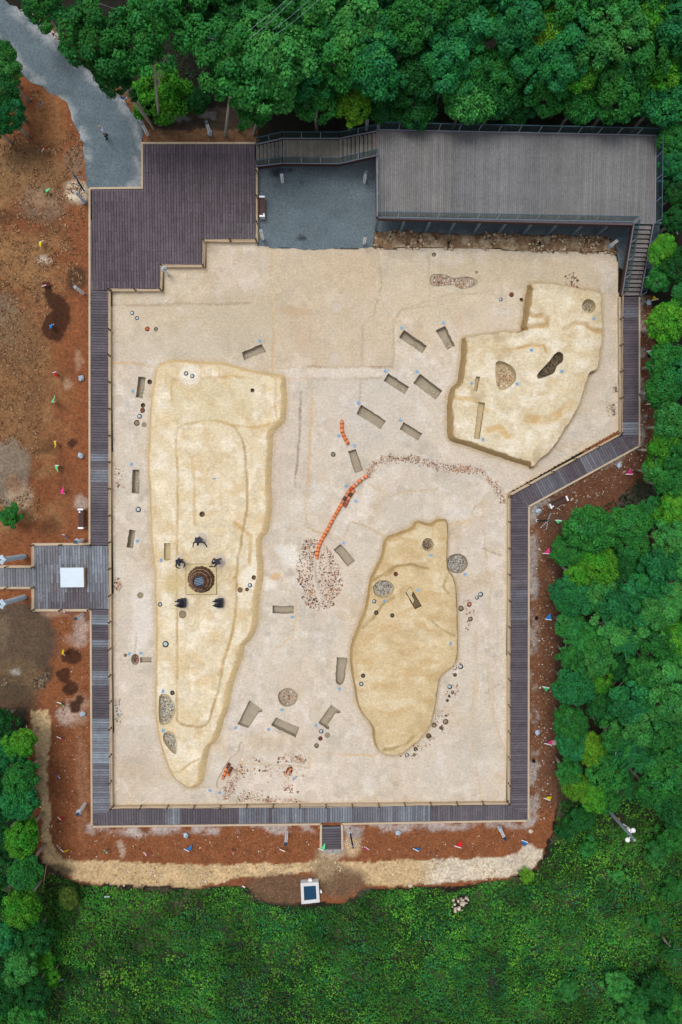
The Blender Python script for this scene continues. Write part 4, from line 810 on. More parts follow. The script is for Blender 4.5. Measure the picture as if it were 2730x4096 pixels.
    me.polygons.foreach_set('use_smooth', [True]*len(me.polygons))
    ob = link(bpy.data.objects.new(name, me)); tag(ob, kind='structure')
    for nm, me2, loc, _ in PEND[key]: part(nm, me2, ob, loc)
    return ob
mound('L', 'western_clay_mound'); mound('R', 'northeast_clay_mound'); mound('M', 'southeast_clay_mound')
# ------------------------------------------------------------------ boardwalks
ZW = 0.36
deck_box = MB().box((0, 0, 0), (1, 1, 1)).mesh('deck_board', M_deckp)
unit_box = MB().box((0, 0, 0), (1, 1, 1)).mesh('plank', M_plank)
def clip_poly(poly, a, b):                # keep the left side of a->b
    out = []; n = len(poly)
    side = lambda p: (b[0]-a[0])*(p[1]-a[1])-(b[1]-a[1])*(p[0]-a[0])
    for i in range(n):
        p, q = poly[i], poly[(i+1) % n]; sp, sq = side(p), side(q)
        if sp >= 0: out.append(p)
        if (sp > 0) != (sq > 0) and abs(sp-sq) > 1e-12:
            t = sp/(sp-sq); out.append((p[0]+(q[0]-p[0])*t, p[1]+(q[1]-p[1])*t))
    return out
def area(poly): return .5*sum(poly[i][0]*poly[(i+1) % len(poly)][1]-poly[(i+1) % len(poly)][0]*poly[i][1] for i in range(len(poly)))
BROWN, GREY, GREYB = lin(92, 85, 92), lin(112, 108, 112), lin(142, 152, 162)
def wcol(px, py, base=BROWN, weather=()):
    c = np.array(base)
    f = float(fbm(np.array([px]), np.array([py]), 220, 301)[0]); c = c*(.85+.3*f)
    for (cx, cy, rx, ry, cc, a) in weather:
        d = math.hypot((px-cx)/rx, (py-cy)/ry)
        if d < 1: k = a*rnd.uniform(.35, 1.0); c = c*(1-k)+np.array(cc)*k
    return tuple(c)
WEATHER = [(405, 1830, 60, 18, GREYB, .7), (405, 1905, 60, 26, GREYB, .8), (405, 1930, 60, 70, GREY, .6), (405, 2480, 60, 22, GREYB, .9), (405, 2575, 60, 14, GREYB, .7), (405, 2710, 60, 30, GREYB, .6), (405, 2960, 60, 90, GREYB, .9), (405, 3130, 60, 120, GREYB, .55),
           (690, 3265, 30, 60, GREYB, .85), (560, 3265, 160, 60, GREY, .5), (1020, 3265, 60, 60, GREYB, .5), (1250, 3265, 160, 60, GREYB, .6), (1480, 3265, 160, 60, GREYB, .5), (1660, 3265, 60, 60, GREYB, .7), (1900, 3265, 150, 60, GREY, .7),
           (2520, 1715, 60, 30, GREYB, .7), (2400, 1830, 80, 60, GREYB, .35), (2200, 1930, 60, 50, GREYB, .3), (2080, 2300, 50, 40, GREY, .5), (2080, 2420, 50, 60, GREYB, .3), (2080, 3100, 50, 160, GREY, .4), (2520, 1250, 60, 20, GREYB, .35)]
def strip(parent, quad, z, pitch, gap=.03, th=.05, base=BROWN, weather=WEATHER, name='plank'):
    W = [P(*q, z) for q in quad]; W2 = [(p.x, p.y) for p in W]
    if area(W2) < 0: W2n = W2[::-1]
    else: W2n = W2
    p0, p1, q1, q0 = W; ax = ((p1-p0)+(q1-q0)); ax.z = 0; ax.normalize(); nr = Vector((-ax.y, ax.x, 0))
    o = W[0]; S = [(p-o).dot(ax) for p in W]; Tn = [(p-o).dot(nr) for p in W]; s0, s1, t0, t1 = min(S), max(S), min(Tn)-.3, max(Tn)+.3
    ang = math.atan2(nr.y, nr.x); n = max(1, round((s1-s0)/pitch)); pt = (s1-s0)/n; cnt = 0
    for i in range(n):
        a, b = s0+i*pt+gap/2, s0+(i+1)*pt-gap/2
        rect = [o+ax*a+nr*t0, o+ax*b+nr*t0, o+ax*b+nr*t1, o+ax*a+nr*t1]; poly = [(p.x, p.y) for p in rect]
        for k in range(len(W2n)): poly = clip_poly(poly, W2n[k], W2n[(k+1) % len(W2n)]) if poly else poly
        if len(poly) < 3 or abs(area(poly)) < .004: continue
        ts = [(Vector((p[0], p[1], 0))-o).dot(nr) for p in poly]; L = max(ts)-min(ts); mid = (max(ts)+min(ts))/2
        c = o+ax*((a+b)/2)+nr*mid; px, py = to_px(c.x, c.y, z); col = wcol(px, py, base, weather)
        zz = z-th/2+rnd.uniform(-.004, .004)
        if abs(area(poly)) > .965*L*(b-a):
            ob = part(name, unit_box if name != 'deck_board' else deck_box, parent, (c.x-parent.location.x, c.y-parent.location.y, zz-parent.location.z), (0, 0, ang), (L, b-a, th), col)
        else:
            me = MB().prism([(p[0]-c.x, p[1]-c.y) for p in poly], -th/2, th/2).mesh('plank', M_plank)
            ob = part(name, me, parent, (c.x-parent.location.x, c.y-parent.location.y, zz-parent.location.z), color=col)
        cnt += 1
    # dark bearers below
    MB().prism([(p.x-parent.location.x, p.y-parent.location.y) for p in W], z-.24-parent.location.z, z-th-.012-parent.location.z).build('bearer', M_joist, parent)
    return cnt
def walk(name, px, py):
    e = bpy.data.objects.new(name, None); e.empty_display_size = .3; p = P(px, py, 0); e.location = (p.x, p.y, 0); link(e); tag(e, kind='structure'); return e
def kerb(parent, pts_px, w_, z0, z1, z, closed=False, name='kerb', side=0.0):
    W = [Vector((p.x, p.y)) for p in (P(*q, z) for q in pts_px)]; n = len(W); L_, R_ = [], []
    for i, p in enumerate(W):
        d0 = (p-W[i-1]).normalized() if i else (W[1]-W[0]).normalized(); d1 = (W[i+1]-p).normalized() if i < n-1 else d0
        n0, n1 = Vector((-d0.y, d0.x)), Vector((-d1.y, d1.x)); m_ = (n0+n1).normalized(); m_ = m_/max(.4, m_.dot(n0))
        L_.append(p+m_*w_*(.5+side)); R_.append(p-m_*w_*(.5-side))
    for i in range(n-1):
        MB().prism([(q[0]-parent.location.x, q[1]-parent.location.y) for q in (R_[i], R_[i+1], L_[i+1], L_[i])], z0, z1).build(name, M_kerb, parent)
PITCH = .207
bw = walk('west_boardwalk', 405, 2200)
strip(bw, [(363.5, 1163), (364.5, 2180), (436, 2180), (434, 1163)], ZW, PITCH)
strip(bw, [(368.5, 2438), (372, 3303), (443, 3236), (437.5, 2438)], ZW, PITCH)
bs = walk('south_boardwalk', 1240, 3265)
strip(bs, [(443, 3236), (2041, 3220), (2110, 3279), (372, 3303)], ZW, PITCH)
be = walk('east_boardwalk', 2078, 2600)
strip(be, [(2041, 3220), (2041, 1984), (2113, 2024), (2111, 3279)], ZW, PITCH)
bd = walk('diagonal_boardwalk', 2300, 1880)
strip(bd, [(2041, 1984), (2489, 1740), (2555, 1781), (2113, 2024)], ZW, PITCH)
bn = walk('northeast_boardwalk', 2520, 1450)
strip(bn, [(2489, 1740), (2486, 1187), (2555, 1187), (2555, 1781)], ZW, PITCH)
bt = walk('south_spur', 1327, 3350)
strip(bt, [(1291, 3307), (1289, 3399), (1366, 3397), (1363, 3307)], ZW-.02, PITCH)
kerb(bw, [(359, 755), (359, 2176)], .15, 0, ZW+.01, ZW); kerb(bw, [(363.5, 2442), (368, 3305), (369, 3307)], .15, 0, ZW+.01, ZW)
kerb(bs, [(366, 3307), (1285, 3297)], .15, 0, ZW+.01, ZW); kerb(bs, [(1369, 3296), (2115, 3283)], .15, 0, ZW+.01, ZW)
kerb(be, [(2115, 3287), (2117, 2026)], .15, 0, ZW+.01, ZW); kerb(bd, [(2117, 2026), (2559, 1784)], .15, 0, ZW+.01, ZW); kerb(bn, [(2559, 1784), (2559, 1187)], .13, 0, ZW+.01, ZW)
kerb(bt, [(1285, 3297), (1284, 3401)], .18, 0, ZW+.01, ZW); kerb(bt, [(1369, 3296), (1371, 3399)], .18, 0, ZW+.01, ZW)
# clay retaining edge between floor and walkways
kerb(bw, [(439, 1161), (441, 2310), (448, 3230)], .13, -.05, ZW-.03, ZW); kerb(bs, [(448, 3231), (2036, 3215)], .16, -.05, ZW-.03, ZW); kerb(be, [(2036, 3215), (2036, 1981)], .15, -.05, ZW-.03, ZW)
kerb(bd, [(2036, 1981), (2484, 1737)], .13, -.05, ZW-.03, ZW); kerb(bn, [(2484, 1737), (2481, 1187)], .13, -.05, ZW-.03, ZW)

def brickdeck(parent, poly_px, z, pitch, blen, base, weather, cap=300):
    W = [(p.x, p.y) for p in (P(*q, z) for q in poly_px)]; xs = [p[0] for p in W]; ys = [p[1] for p in W]
    x = min(xs); i = 0; items = []
    while x < max(xs)-.02:
        x1 = min(x+pitch, max(xs)); xm = (x+x1)/2; cr = []
        for k in range(len(W)):
            (ax, ay), (bx, by) = W[k], W[(k+1) % len(W)]
            if (ax > xm) != (bx > xm): cr.append(ay+(by-ay)*(xm-ax)/(bx-ax))
        cr.sort()
        for lo, hi in zip(cr[::2], cr[1::2]):
            y = max(ys)+(i % 2)*blen/2
            while y > lo:
                a, b = max(lo, y-blen), min(hi, y)
                if b-a > .06: items.append((xm, (a+b)/2, x1-x-.03, b-a-.014))
                y -= blen
        x += pitch; i += 1
    items.sort(key=lambda t: -t[2]*t[3])
    for xm, ym, w_, h_ in items[:cap]:
        px, py = to_px(xm, ym, z); part('plank', unit_box, parent, (xm-parent.location.x, ym-parent.location.y, z-.025+rnd.uniform(-.004, .004)), (0, 0, 0), (w_, h_, .05), wcol(px, py, base, weather))
    if len(items) > cap:
        mb = MB()
        for xm, ym, w_, h_ in items[cap:]: mb.box((xm-parent.location.x, ym-parent.location.y, z-.025), (w_, h_, .05))
        o = mb.build('plank_offcuts', M_plank, parent); o.color = (*base, 1); o['kind'] = 'stuff'
    mb = MB().prism([(q[0]-parent.location.x, q[1]-parent.location.y) for q in W], z-.24, z-.064).build('bearer', M_joist, parent)
    return len(items)
TER = [(363.5, 759), (571, 757), (574, 577), (1022, 577), (1024, 961), (817, 957), (813, 1059), (645, 1059), (641, 1155), (437, 1156), (436, 1161), (363.5, 1161)]
tr = walk('plank_terrace', 690, 850)
nt_ = brickdeck(tr, TER, ZW, .21, 1.5, lin(93, 84, 90), [(900, 930, 130, 40, GREY, .35), (720, 1030, 60, 30, GREY, .3), (990, 920, 40, 50, GREY, .4)])
kerb(tr, [(359, 753), (569, 751), (569, 572), (1022, 572)], .15, 0, ZW+.012, ZW)
kerb(tr, [(1028, 668), (1029, 965)], .16, -.05, ZW+.012, ZW)
kerb(tr, [(1024, 965), (820, 961), (817, 1064), (649, 1064), (645, 1160), (436, 1161)], .13, -.05, ZW-.03, ZW)
wp = walk('entrance_platform', 280, 2310)
nw_ = brickdeck(wp, [(139, 2183), (436, 2183), (437.5, 2436), (140, 2436)], ZW, .217, 1.5, lin(104, 98, 102), [(340, 2240, 110, 60, GREYB, .7), (200, 2300, 80, 130, GREYB, .5), (400, 2330, 50, 130, GREYB, .6), (300, 2400, 120, 50, BROWN, .8), (222, 2310, 8, 40, lin(120, 92, 78), .9)])
strip(wp, [(-220, 2273), (139, 2273), (139, 2347), (-220, 2348)], ZW, .212, base=lin(108, 102, 104), weather=[(60, 2310, 90, 60, GREYB, .5)])
kerb(wp, [(-220, 2267), (134, 2267), (134, 2178), (362, 2176)], .19, 0, ZW+.012, ZW); kerb(wp, [(-220, 2352), (134, 2352), (134, 2441), (364, 2441)], .19, 0, ZW+.012, ZW)

# ------------------------------------------------------------------ rope fences
postm = MB().lathe([(.07, 0), (.07, .55), (.05, .6), (0, .6)], 8).mesh('post', M_post, True)
bandm = MB().lathe([(.078, -.025), (.084, 0), (.078, .025)], 8).mesh('rope_wrap', M_rope, True)
def rope_fence(label, pts_px, skip=()):
    ps = [P(*q, ZW+.27) for q in pts_px]; ps = [Vector((p.x, p.y, ZW-.01)) for p in ps]
    e = empty('rope_fence', ps[0], label, 'rope fence', 'rope fences along the walkways')
    for i, p in enumerate(ps):
        q = part('post', postm, e, p-ps[0], (rnd.uniform(-.02, .02), rnd.uniform(-.02, .02), rnd.uniform(0, 3)))
        for hz in (.24, .46): part('rope_wrap', bandm, q, (0, 0, hz))
        if i+1 < len(ps) and i not in skip:
            a, b = p-ps[0], ps[i+1]-ps[0]
            for hz, sg in ((.24, .05), (.46, .07)):
                MB().tube([a.lerp(b, t)+Vector((0, 0, hz-sg*4*t*(1-t))) for t in (0, .15, .35, .5, .65, .85, 1)], .019, 5).build('rope', M_rope, e)
Lp = [C('A4', 683, 875)]+[C('B1', 686, y) for y in (28, 190, 357, 525, 693, 860, 1027, 1195)]+[C('B4', 688, y) for y in (265, 432, 600, 767, 935, 1102)]+[C('C1', 692, y) for y in (170, 338, 505, 672)]+[C('C1', 697, 835)]
rope_fence('long rope fence along the inner edge of the west boardwalk', Lp)
rope_fence('rope fence along the inner edge of the south boardwalk', [C('C1', 705, 832)]+[C('C1', x, 829) for x in (883, 1052, 1218, 1383)]+[C('C2', x, y) for x, y in ((138, 982), (303, 982), (470, 982), (635, 980), (800, 978), (967, 975), (1130, 970), (1293, 968), (1458, 967))]+[C('C3', 157, 808), C('C3', 320, 805), C('C3', 476, 806)])
rope_fence('rope fence along the inner edge of the east boardwalk', [C('C3', 482, 800), C('C3', 485, 688), C('C3', 485, 523), C('C3', 485, 360), C('C3', 485, 195), C('C3', 485, 30)]+[C('B6', 486, y) for y in (963, 798, 632, 468, 303, 137)]+[C('B3', 486, 1078)])
rope_fence('rope fence along the diagonal boardwalk', [C('B3', x, y) for x, y in ((490, 1068), (612, 1000), (757, 920), (898, 840), (1042, 762), (1178, 686))])
rope_fence('short rope fence from the diagonal boardwalk to the deck stairs', [C('B3', 1186, 678), C('B3', 1190, 455), C('B3', 1190, 288), C('B3', 1190, 123), C('A6', 1190, 1055), C('A6', 1195, 905)])
rope_fence('stepped rope fence along the plank terrace', [C('A4', 690, 873), C('A4', 848, 876), C('A4', 1010, 877), C('A4', 1013, 722), C('A4', 1275, 726), C('A4', 1277, 567), C('A4', 1443, 565), C('A5', 35, 800), C('A5', 196, 800), C('A5', 199, 690), C('A5', 199, 528), C('A5', 198, 372)])
z7 = lambda x, y: (x/4.126, 2160+y/4.126)
rope_fence('rope posts on the north kerb of the entrance platform', [z7(105, 450), z7(537, 452), z7(530, 87), z7(995, 85), z7(1462, 88)], skip=(2, 3))
rope_fence('rope posts on the south kerb of the entrance platform', [z7(105, 795), z7(537, 787), z7(540, 1160), z7(995, 1157), z7(1465, 1150)], skip=(2, 3))

# ------------------------------------------------------------------ viewing deck and stairs
ZD = 3.0; ZL = 1.45
def railing(root, pts, h=1.08, step=1.5):
    r0 = root.location
    for a, b in zip(pts[:-1], pts[1:]):
        a, b = Vector(a)-r0, Vector(b)-r0; L = (b-a).length; n = max(1, round(L/step)); up = Vector((0, 0, h))
        MB().bar(a+Vector((0, 0, .04)), b+Vector((0, 0, .04)), .05, .06).build('base_shoe', M_chrome, root)
        MB().bar(a+up, b+up, .045, .05).build('top_rail', M_rail, root)
        for i in range(n+1):
            p = a.lerp(b, i/n); MB().box(p+Vector((0, 0, h/2)), (.035, .035, h)).build('rail_post', M_chrome, root)
            if i < n:
                q = a.lerp(b, (i+1)/n); d = (q-p).normalized()*.04; nn = Vector((-d.y, d.x, 0)).normalized()*.006
                p_, q_ = p+d, q-d; z0, z1 = Vector((0, 0, .08)), Vector((0, 0, h-.04))
                MB().add([p_-nn+z0, q_-nn+z0, q_+nn+z0, p_+nn+z0, p_-nn+z1, q_-nn+z1, q_+nn+z1, p_+nn+z1], [(3, 2, 1, 0), (4, 5, 6, 7), (0, 1, 5, 4), (1, 2, 6, 5), (2, 3, 7, 6), (3, 0, 4, 7)]).build('glass_panel', M_glass, root)
dA, dB, dC, dD = (1513, 524), (2620, 547), (2616, 897), (1515, 866)
WA, WB, WC, WD = (P(*q, ZD) for q in (dA, dB, dC, dD))
dk = empty('viewing_deck', ((WA+WC)/2)*1.0, 'large raised grey plank viewing deck with glass railings and steel columns', 'viewing deck'); dk.location.z = 0
dkgrey = lin(121, 121, 122)
strip(dk, [dA, dB, dC, dD], ZD, .142, gap=.02, th=.04, base=dkgrey, weather=[(1650, 690, 160, 200, lin(148, 142, 134), .3), (2400, 720, 200, 200, lin(138, 135, 133), .3)], name='deck_board')
def beam(root, a, b, w_, z0, z1, mat, name):
    a, b = Vector((a.x, a.y, 0)), Vector((b.x, b.y, 0)); r = root.location
    MB().bar(Vector((a.x-r.x, a.y-r.y, (z0+z1)/2-r.z)), Vector((b.x-r.x, b.y-r.y, (z0+z1)/2-r.z)), w_, z1-z0).build(name, mat, root)
def off(p, q, d): t = (q-p).normalized(); return Vector((-t.y, t.x, 0))*d
corners = [WA, WB, WC, WD]
for i, nm in enumerate(('back', 'right', 'front', 'left')):
    a, b = corners[i], corners[(i+1) % 4]; o_ = off(a, b, .09)
    if i == 1: b = a.lerp(b, 1.0)
    t = (b-a).normalized()*.12
    if i == 2: a = P(2531, 892, ZD); b2 = b+t
    beam(dk, a+o_, b+o_, .16, ZD-.42, ZD-.02, M_fascia, 'fascia'); beam(dk, a+o_*.9-t*0, b+o_*.9, .17, ZD-.016, ZD+.03, M_trim, 'edge_trim')
cols_px = [(1503, 925), (1603, 925), (1702, 927), (1797, 930), (1894, 932), (1993, 933), (2092, 935), (2190, 936), (2288, 938), (2385, 941), (2484, 944)]
colm = MB().box((0, 0, (ZD-.4)/2), (.2, .2, ZD-.4)).mesh('column', M_steel); capm = MB().box((0, 0, .02), (.34, .34, .04)).mesh('base_plate', M_steel)
for q in cols_px:
    for dy in (0, 3.1, 6.2):
        p = P(*q, 0)+Vector((.02*dy, dy, 0)); c_ = part('column', colm, dk, p-dk.location); part('base_plate', capm, c_)
for k in range(3):
    p = P(1503, 925, 0)+Vector((0, k*3.1, 0)); q2 = P(2600, 946, 0)+Vector((0, k*3.1, 0)); beam(dk, p, q2, .14, ZD-.30, ZD-.06, M_steel, 'girder')
in_ = lambda p, d: p+Vector((0, 0, 0))+d
RA, RB, RC, RD = WA+Vector((.03, .09, 0)), WB+Vector((.09, .09, 0)), WC+Vector((.09, -.02, 0)), WD+Vector((-.05, -.06, 0))
RF = P(2533, 888, ZD)
railing(dk, [RA, RB, RC]); railing(dk, [RF, RD, P(1513, 622, ZD)+Vector((-.05, 0, 0))])

def flight(root, a0, a1, b0, b1, z0, z1, n, base, first=True):
    """treads from line (a0,a1) at z0 up to (b0,b1) at z1 (plan points already in metres)"""
    r = root.location
    for i in range(n):
        z = z0+(z1-z0)*(i+1)/(n+1)
        p0, p1 = a0.lerp(b0, i/n), a1.lerp(b1, i/n); q0, q1 = a0.lerp(b0, (i+1.04)/n), a1.lerp(b1, (i+1.04)/n)
        c_ = tuple(np.array(base)*rnd.uniform(.85, 1.12))
        for k in range(2):
            s0, s1 = k*.40+.02, k*.40+.39
            poly = [(p.x-r.x, p.y-r.y) for p in (p0.lerp(q0, s0), p1.lerp(q1, s0), p1.lerp(q1, s1), p0.lerp(q0, s1))]
            o = MB().prism(poly, z-.045-r.z, z-r.z).build('tread', M_plank, root); o.color = (*c_, 1)
        poly = [(p.x-r.x, p.y-r.y) for p in (p0.lerp(q0, -.02), p1.lerp(q1, -.02), p1.lerp(q1, .03), p0.lerp(q0, .03))]
        MB().prism(poly, z-.2-r.z, z-.05-r.z).build('riser', M_fascia, root)
def stringer(root, a, b, z0, z1, w_=.1, dp=.42, name='stringer'):
    r = root.location; a, b = Vector((a.x, a.y, z0))-r, Vector((b.x, b.y, z1))-r; d = Vector((b.x-a.x, b.y-a.y, 0)).normalized(); nn = Vector((-d.y, d.x, 0))*w_/2
    vs = [a-nn-Vector((0, 0, dp)), b-nn-Vector((0, 0, dp)), b+nn-Vector((0, 0, dp)), a+nn-Vector((0, 0, dp)), a-nn, b-nn, b+nn, a+nn]
    MB().add(vs, [(3, 2, 1, 0), (4, 5, 6, 7), (0, 1, 5, 4), (1, 2, 6, 5), (2, 3, 7, 6), (3, 0, 4, 7)]).build(name, M_fascia, root)
    up = Vector((0, 0, .004)); MB().bar((a+b)/2*0+a+up+Vector((0, 0, .02)), b+up+Vector((0, 0, .02)), w_+.02, .04).build('edge_trim', M_trim, root)
flatten = lambda p: Vector((p.x, p.y, 0))
# west stairs: up from the terrace, landing, up to the deck
s0a, s0b = flatten(P(1026, 585, ZW)), flatten(P(1026, 664, ZW)); l0a, l0b = flatten(P(1132, 560, ZL)), flatten(P(1132, 650, ZL))
l1a, l1b = flatten(P(1358, 560, ZL)), flatten(P(1358, 652, ZL)); t0a, t0b = flatten(P(1508, 530, ZD)), flatten(P(1508, 618, ZD))
st = empty('staircase', (l0a.x, l0b.y, 0), 'grey timber staircase with a landing, rising from the plank terrace to the deck', 'staircase')
sg = lin(132, 128, 122)
flight(st, s0a, s0b, l0a, l0b, ZW, ZL, 7, sg); flight(st, l1a, l1b, t0a, t0b, ZL, ZD, 9, sg)
strip(st, [(1133, 560), (1357, 560), (1357, 652), (1133, 650)], ZL, .145, gap=.012, th=.04, base=lin(140, 134, 124), weather=[(1240, 610, 90, 60, lin(150, 142, 128), .5)], name='landing_board')
for (a, b, c_, d) in ((s0a, l0a, l1a, t0a), (s0b, l0b, l1b, t0b)):
    sy = .07 if a is s0a else -.07; o_ = Vector((0, sy, 0))
    stringer(st, a+o_, b+o_, ZW+.12, ZL+.06); stringer(st, b+o_, c_+o_, ZL+.06, ZL+.06); stringer(st, c_+o_, d+o_, ZL+.06, ZD+.04)
    e_ = lambda p, z: Vector((p.x, p.y+sy*1.2, z))
    railing(st, [e_(a, ZW+.1), e_(b, ZL+.06), e_(c_, ZL+.06), e_(d, ZD+.03)], h=1.0, step=1.45)
for q in ((1140, 660), (1335, 660)): p = P(*q, .1); MB().box(Vector((p.x-st.location.x, p.y-st.location.y+.1, .7)), (.2, .2, 1.4)).build('column', M_steel, st)
# east stairs: down from the deck to the boardwalk
u0, u1 = flatten(P(2540, 897, ZD)), flatten(P(2609, 899, ZD)); g0, g1 = flatten(P(2491, 1184, ZW)), flatten(P(2556, 1184, ZW))
se = empty('staircase', (g0.x, g0.y, 0), 'straight grey timber staircase at the right end of the deck, down to the northeast boardwalk', 'staircase')
flight(se, g0, g1, u0, u1, ZW, ZD, 16, lin(128, 122, 120))
for p_, q_, sx in ((g0, u0, -.09), (g1, u1, .09)):
    o_ = Vector((sx, 0, 0)); stringer(se, p_+o_, q_+o_, ZW+.12, ZD+.04, .12, .5)
    railing(se, [Vector((p_.x+sx, p_.y, ZW+.12)), Vector((q_.x+sx, q_.y, ZD+.05))], h=1.02, step=1.5)
# ------------------------------------------------------------------ sherd scatters
PAL = {'mix': [(176, 128, 98), (146, 102, 78), (120, 90, 72), (214, 200, 184), (74, 62, 56), (170, 142, 116), (190, 140, 108), (98, 76, 64), (196, 176, 156)],
       'pinkmix': [(190, 150, 122), (166, 122, 96), (204, 186, 166), (136, 108, 90), (222, 214, 204), (96, 80, 68), (196, 152, 120), (188, 170, 150)],
       'grey': [(170, 170, 166), (146, 144, 138), (192, 192, 186), (112, 114, 114), (84, 84, 82), (160, 146, 128), (206, 204, 200), (132, 122, 110)],
       'grit': [(150, 136, 120), (120, 108, 96), (174, 160, 140), (90, 80, 72), (200, 188, 170)],
       'dark': [(50, 46, 42), (70, 64, 56), (34, 32, 32), (100, 86, 70), (120, 110, 96)],
       'darkmix': [(96, 84, 76), (130, 110, 96), (64, 58, 54), (160, 146, 130), (150, 100, 78)],
       'darkred': [(50, 44, 42), (70, 60, 56), (34, 30, 30), (200, 110, 80), (150, 140, 130), (90, 80, 74)]}
BOXV = np.array([(a, b, c) for c in (-.5, .5) for a, b in ((-.5, -.5), (.5, -.5), (.5, .5), (-.5, .5))])
BOXF = np.array([(3, 2, 1, 0), (4, 5, 6, 7), (0, 1, 5, 4), (1, 2, 6, 5), (2, 3, 7, 6), (3, 0, 4, 7)])
def chips(name, xy, z, cols, smin, smax, flat, mat, seed=0, pw=2.0):
    r = np.random.default_rng(seed); n = len(xy); s = smin+(smax-smin)*r.random(n)**pw
    sc = np.column_stack([s*r.uniform(.7, 1.3, n), s*r.uniform(.6, 1.1, n), s*flat*r.uniform(.6, 1.3, n)])
    v = BOXV[None]*sc[:, None]*(1+r.uniform(-.32, .32, (n, 8, 3)))
    ax, az = r.normal(0, .25, n), r.uniform(0, 6.28, n); ca, sa, cz, sz = np.cos(ax)[:, None], np.sin(ax)[:, None], np.cos(az)[:, None], np.sin(az)[:, None]
    y = v[..., 1]*ca-v[..., 2]*sa; zz = v[..., 1]*sa+v[..., 2]*ca; x = v[..., 0]
    X = x*cz-y*sz+xy[:, 0:1]; Y = x*sz+y*cz+xy[:, 1:2]; Z = zz+np.asarray(z).reshape(-1, 1)+sc[:, 2:3]*.3
    V = np.stack([X, Y, Z], -1).reshape(-1, 3); F = (BOXF[None]+np.arange(n)[:, None, None]*8).reshape(-1, 4)
    pc = np.array([lin(*c) for c in cols]); c = pc[r.integers(0, len(pc), n)]*r.uniform(.8, 1.2, (n, 1))
    me = np_mesh(name, V, F, mat, False, np.repeat(c, 8, 0)); return me
def stuff(name, me, label):
    o = link(bpy.data.objects.new(name, me)); return tag(o, label, None, None, 'stuff')
def gauss(k, lst, seed):
    r = np.random.default_rng(seed); out = []
    for x, y, sx, sy, n in lst:
        for _ in range(n):
            a, b = r.normal(0, .45, 2); a = max(-1.1, min(1.1, a)); b = max(-1.1, min(1.1, b)); q = k(x+a*sx, y+b*sy); p = P(*q, 0); out.append((p.x, p.y))
    return np.array(out)
def band(pts, wd, n, seed):
    r = np.random.default_rng(seed); seg = [np.hypot(b[0]-a[0], b[1]-a[1]) for a, b in zip(pts[:-1], pts[1:])]; cum = np.cumsum([0]+seg); out = []
    for t in r.uniform(0, cum[-1], n):
        i = min(len(seg)-1, int(np.searchsorted(cum, t)-1)); u = (t-cum[i])/seg[i]; a, b = pts[i], pts[i+1]
        d = np.clip(r.normal(0, .42), -1, 1)*wd/2; x = a[0]+(b[0]-a[0])*u-(b[1]-a[1])/seg[i]*d; y = a[1]+(b[1]-a[1])*u+(b[0]-a[0])/seg[i]*d; p = P(x, y, 0); out.append((p.x, p.y))
    return np.array(out)
for i, (xy, z, pal, lab, sm) in enumerate(SHERDS): stuff('pottery_sherds', chips('pottery_sherds', xy, z, PAL[pal], .03, .11, .35, M_sherd, 500+i), lab)
# big oval below the long pipe
ov = [(1140+x/5.6, 2080+y/5.6) for x, y in [(400, 450), (600, 400), (760, 430), (900, 520), (1050, 720), (1170, 930), (1260, 1120), (1310, 1300), (1310, 1480), (1220, 1720), (1080, 1940), (880, 2060), (640, 2040), (480, 1920), (360, 1760), (420, 1560), (280, 1400), (250, 1150), (240, 950), (330, 700)]]
xy = fill_poly(ov, 0, 2900, .98, 77); px_, py_ = to_px(xy[:, 0], xy[:, 1], 0)
keep = (line_mask(px_, py_, [(1268, 2240), (1262, 2330), (1285, 2400)], 16) < .5) & (line_mask(px_, py_, [(1300, 2130), (1275, 2200), (1268, 2235)], 15) < .3); r_ = np.random.default_rng(5).random(len(xy))
keep &= fbm(xy[:, 0], xy[:, 1], .45, 401)+r_*.35 > .52
stuff('pottery_sherds', chips('pottery_sherds', xy[keep], 0, PAL['mix'], .03, .115, .4, M_sherd, 601), 'big oval spread of brown sherds below the long orange pipe')
stuff('pebble_channel', chips('pebble_channel', band([(1262, 2240), (1264, 2300), (1280, 2360), (1296, 2420)], 17, 420, 78), 0, PAL['grey'], .02, .05, .6, M_sherd, 602), 'thin streak of grey pebbles through the oval sherd spread')
bp = K('B2', 905, 1115, 912, 1060, 945, 1025, 1020, 1000, 1140, 990, 1250, 1018, 1400, 1058, 1540, 1062)+K('B3', 130, 905, 230, 905, 310, 918)
stuff('pottery_sherds', chips('pottery_sherds', band(bp, 42, 1700, 79), 0, PAL['pinkmix'], .03, .11, .4, M_sherd, 603), 'curving band of sherds running right from the long orange pipe')
stuff('pottery_sherds', chips('pottery_sherds', band(K('B3', 310, 918, 350, 965, 390, 1005, 440, 1080, 458, 1118), 34, 380, 80), 0, PAL['pinkmix'], .03, .12, .4, M_sherd, 604), 'thin tail of sherds at the right end of the curving band')
zs = lambda x, y: (840+x/3.92, 2960+y/3.92)
stuff('pottery_sherds', chips('pottery_sherds', gauss(zs, [(1380, 300, 120, 70, 130), (1150, 290, 110, 60, 60), (700, 290, 200, 50, 22)], 81), 0, PAL['pinkmix'], .04, .17, .4, M_sherd, 605), 'upper row of orange sherds near the south walkway')
stuff('pottery_sherds', chips('pottery_sherds', gauss(zs, [(440, 520, 110, 130, 100), (340, 680, 90, 110, 110), (290, 800, 110, 80, 130), (240, 910, 70, 70, 70), (640, 880, 190, 110, 190), (470, 950, 90, 60, 60)], 82), 0, PAL['pinkmix'], .03, .12, .4, M_sherd, 606), 'sherds spilled below the short pipe rows')
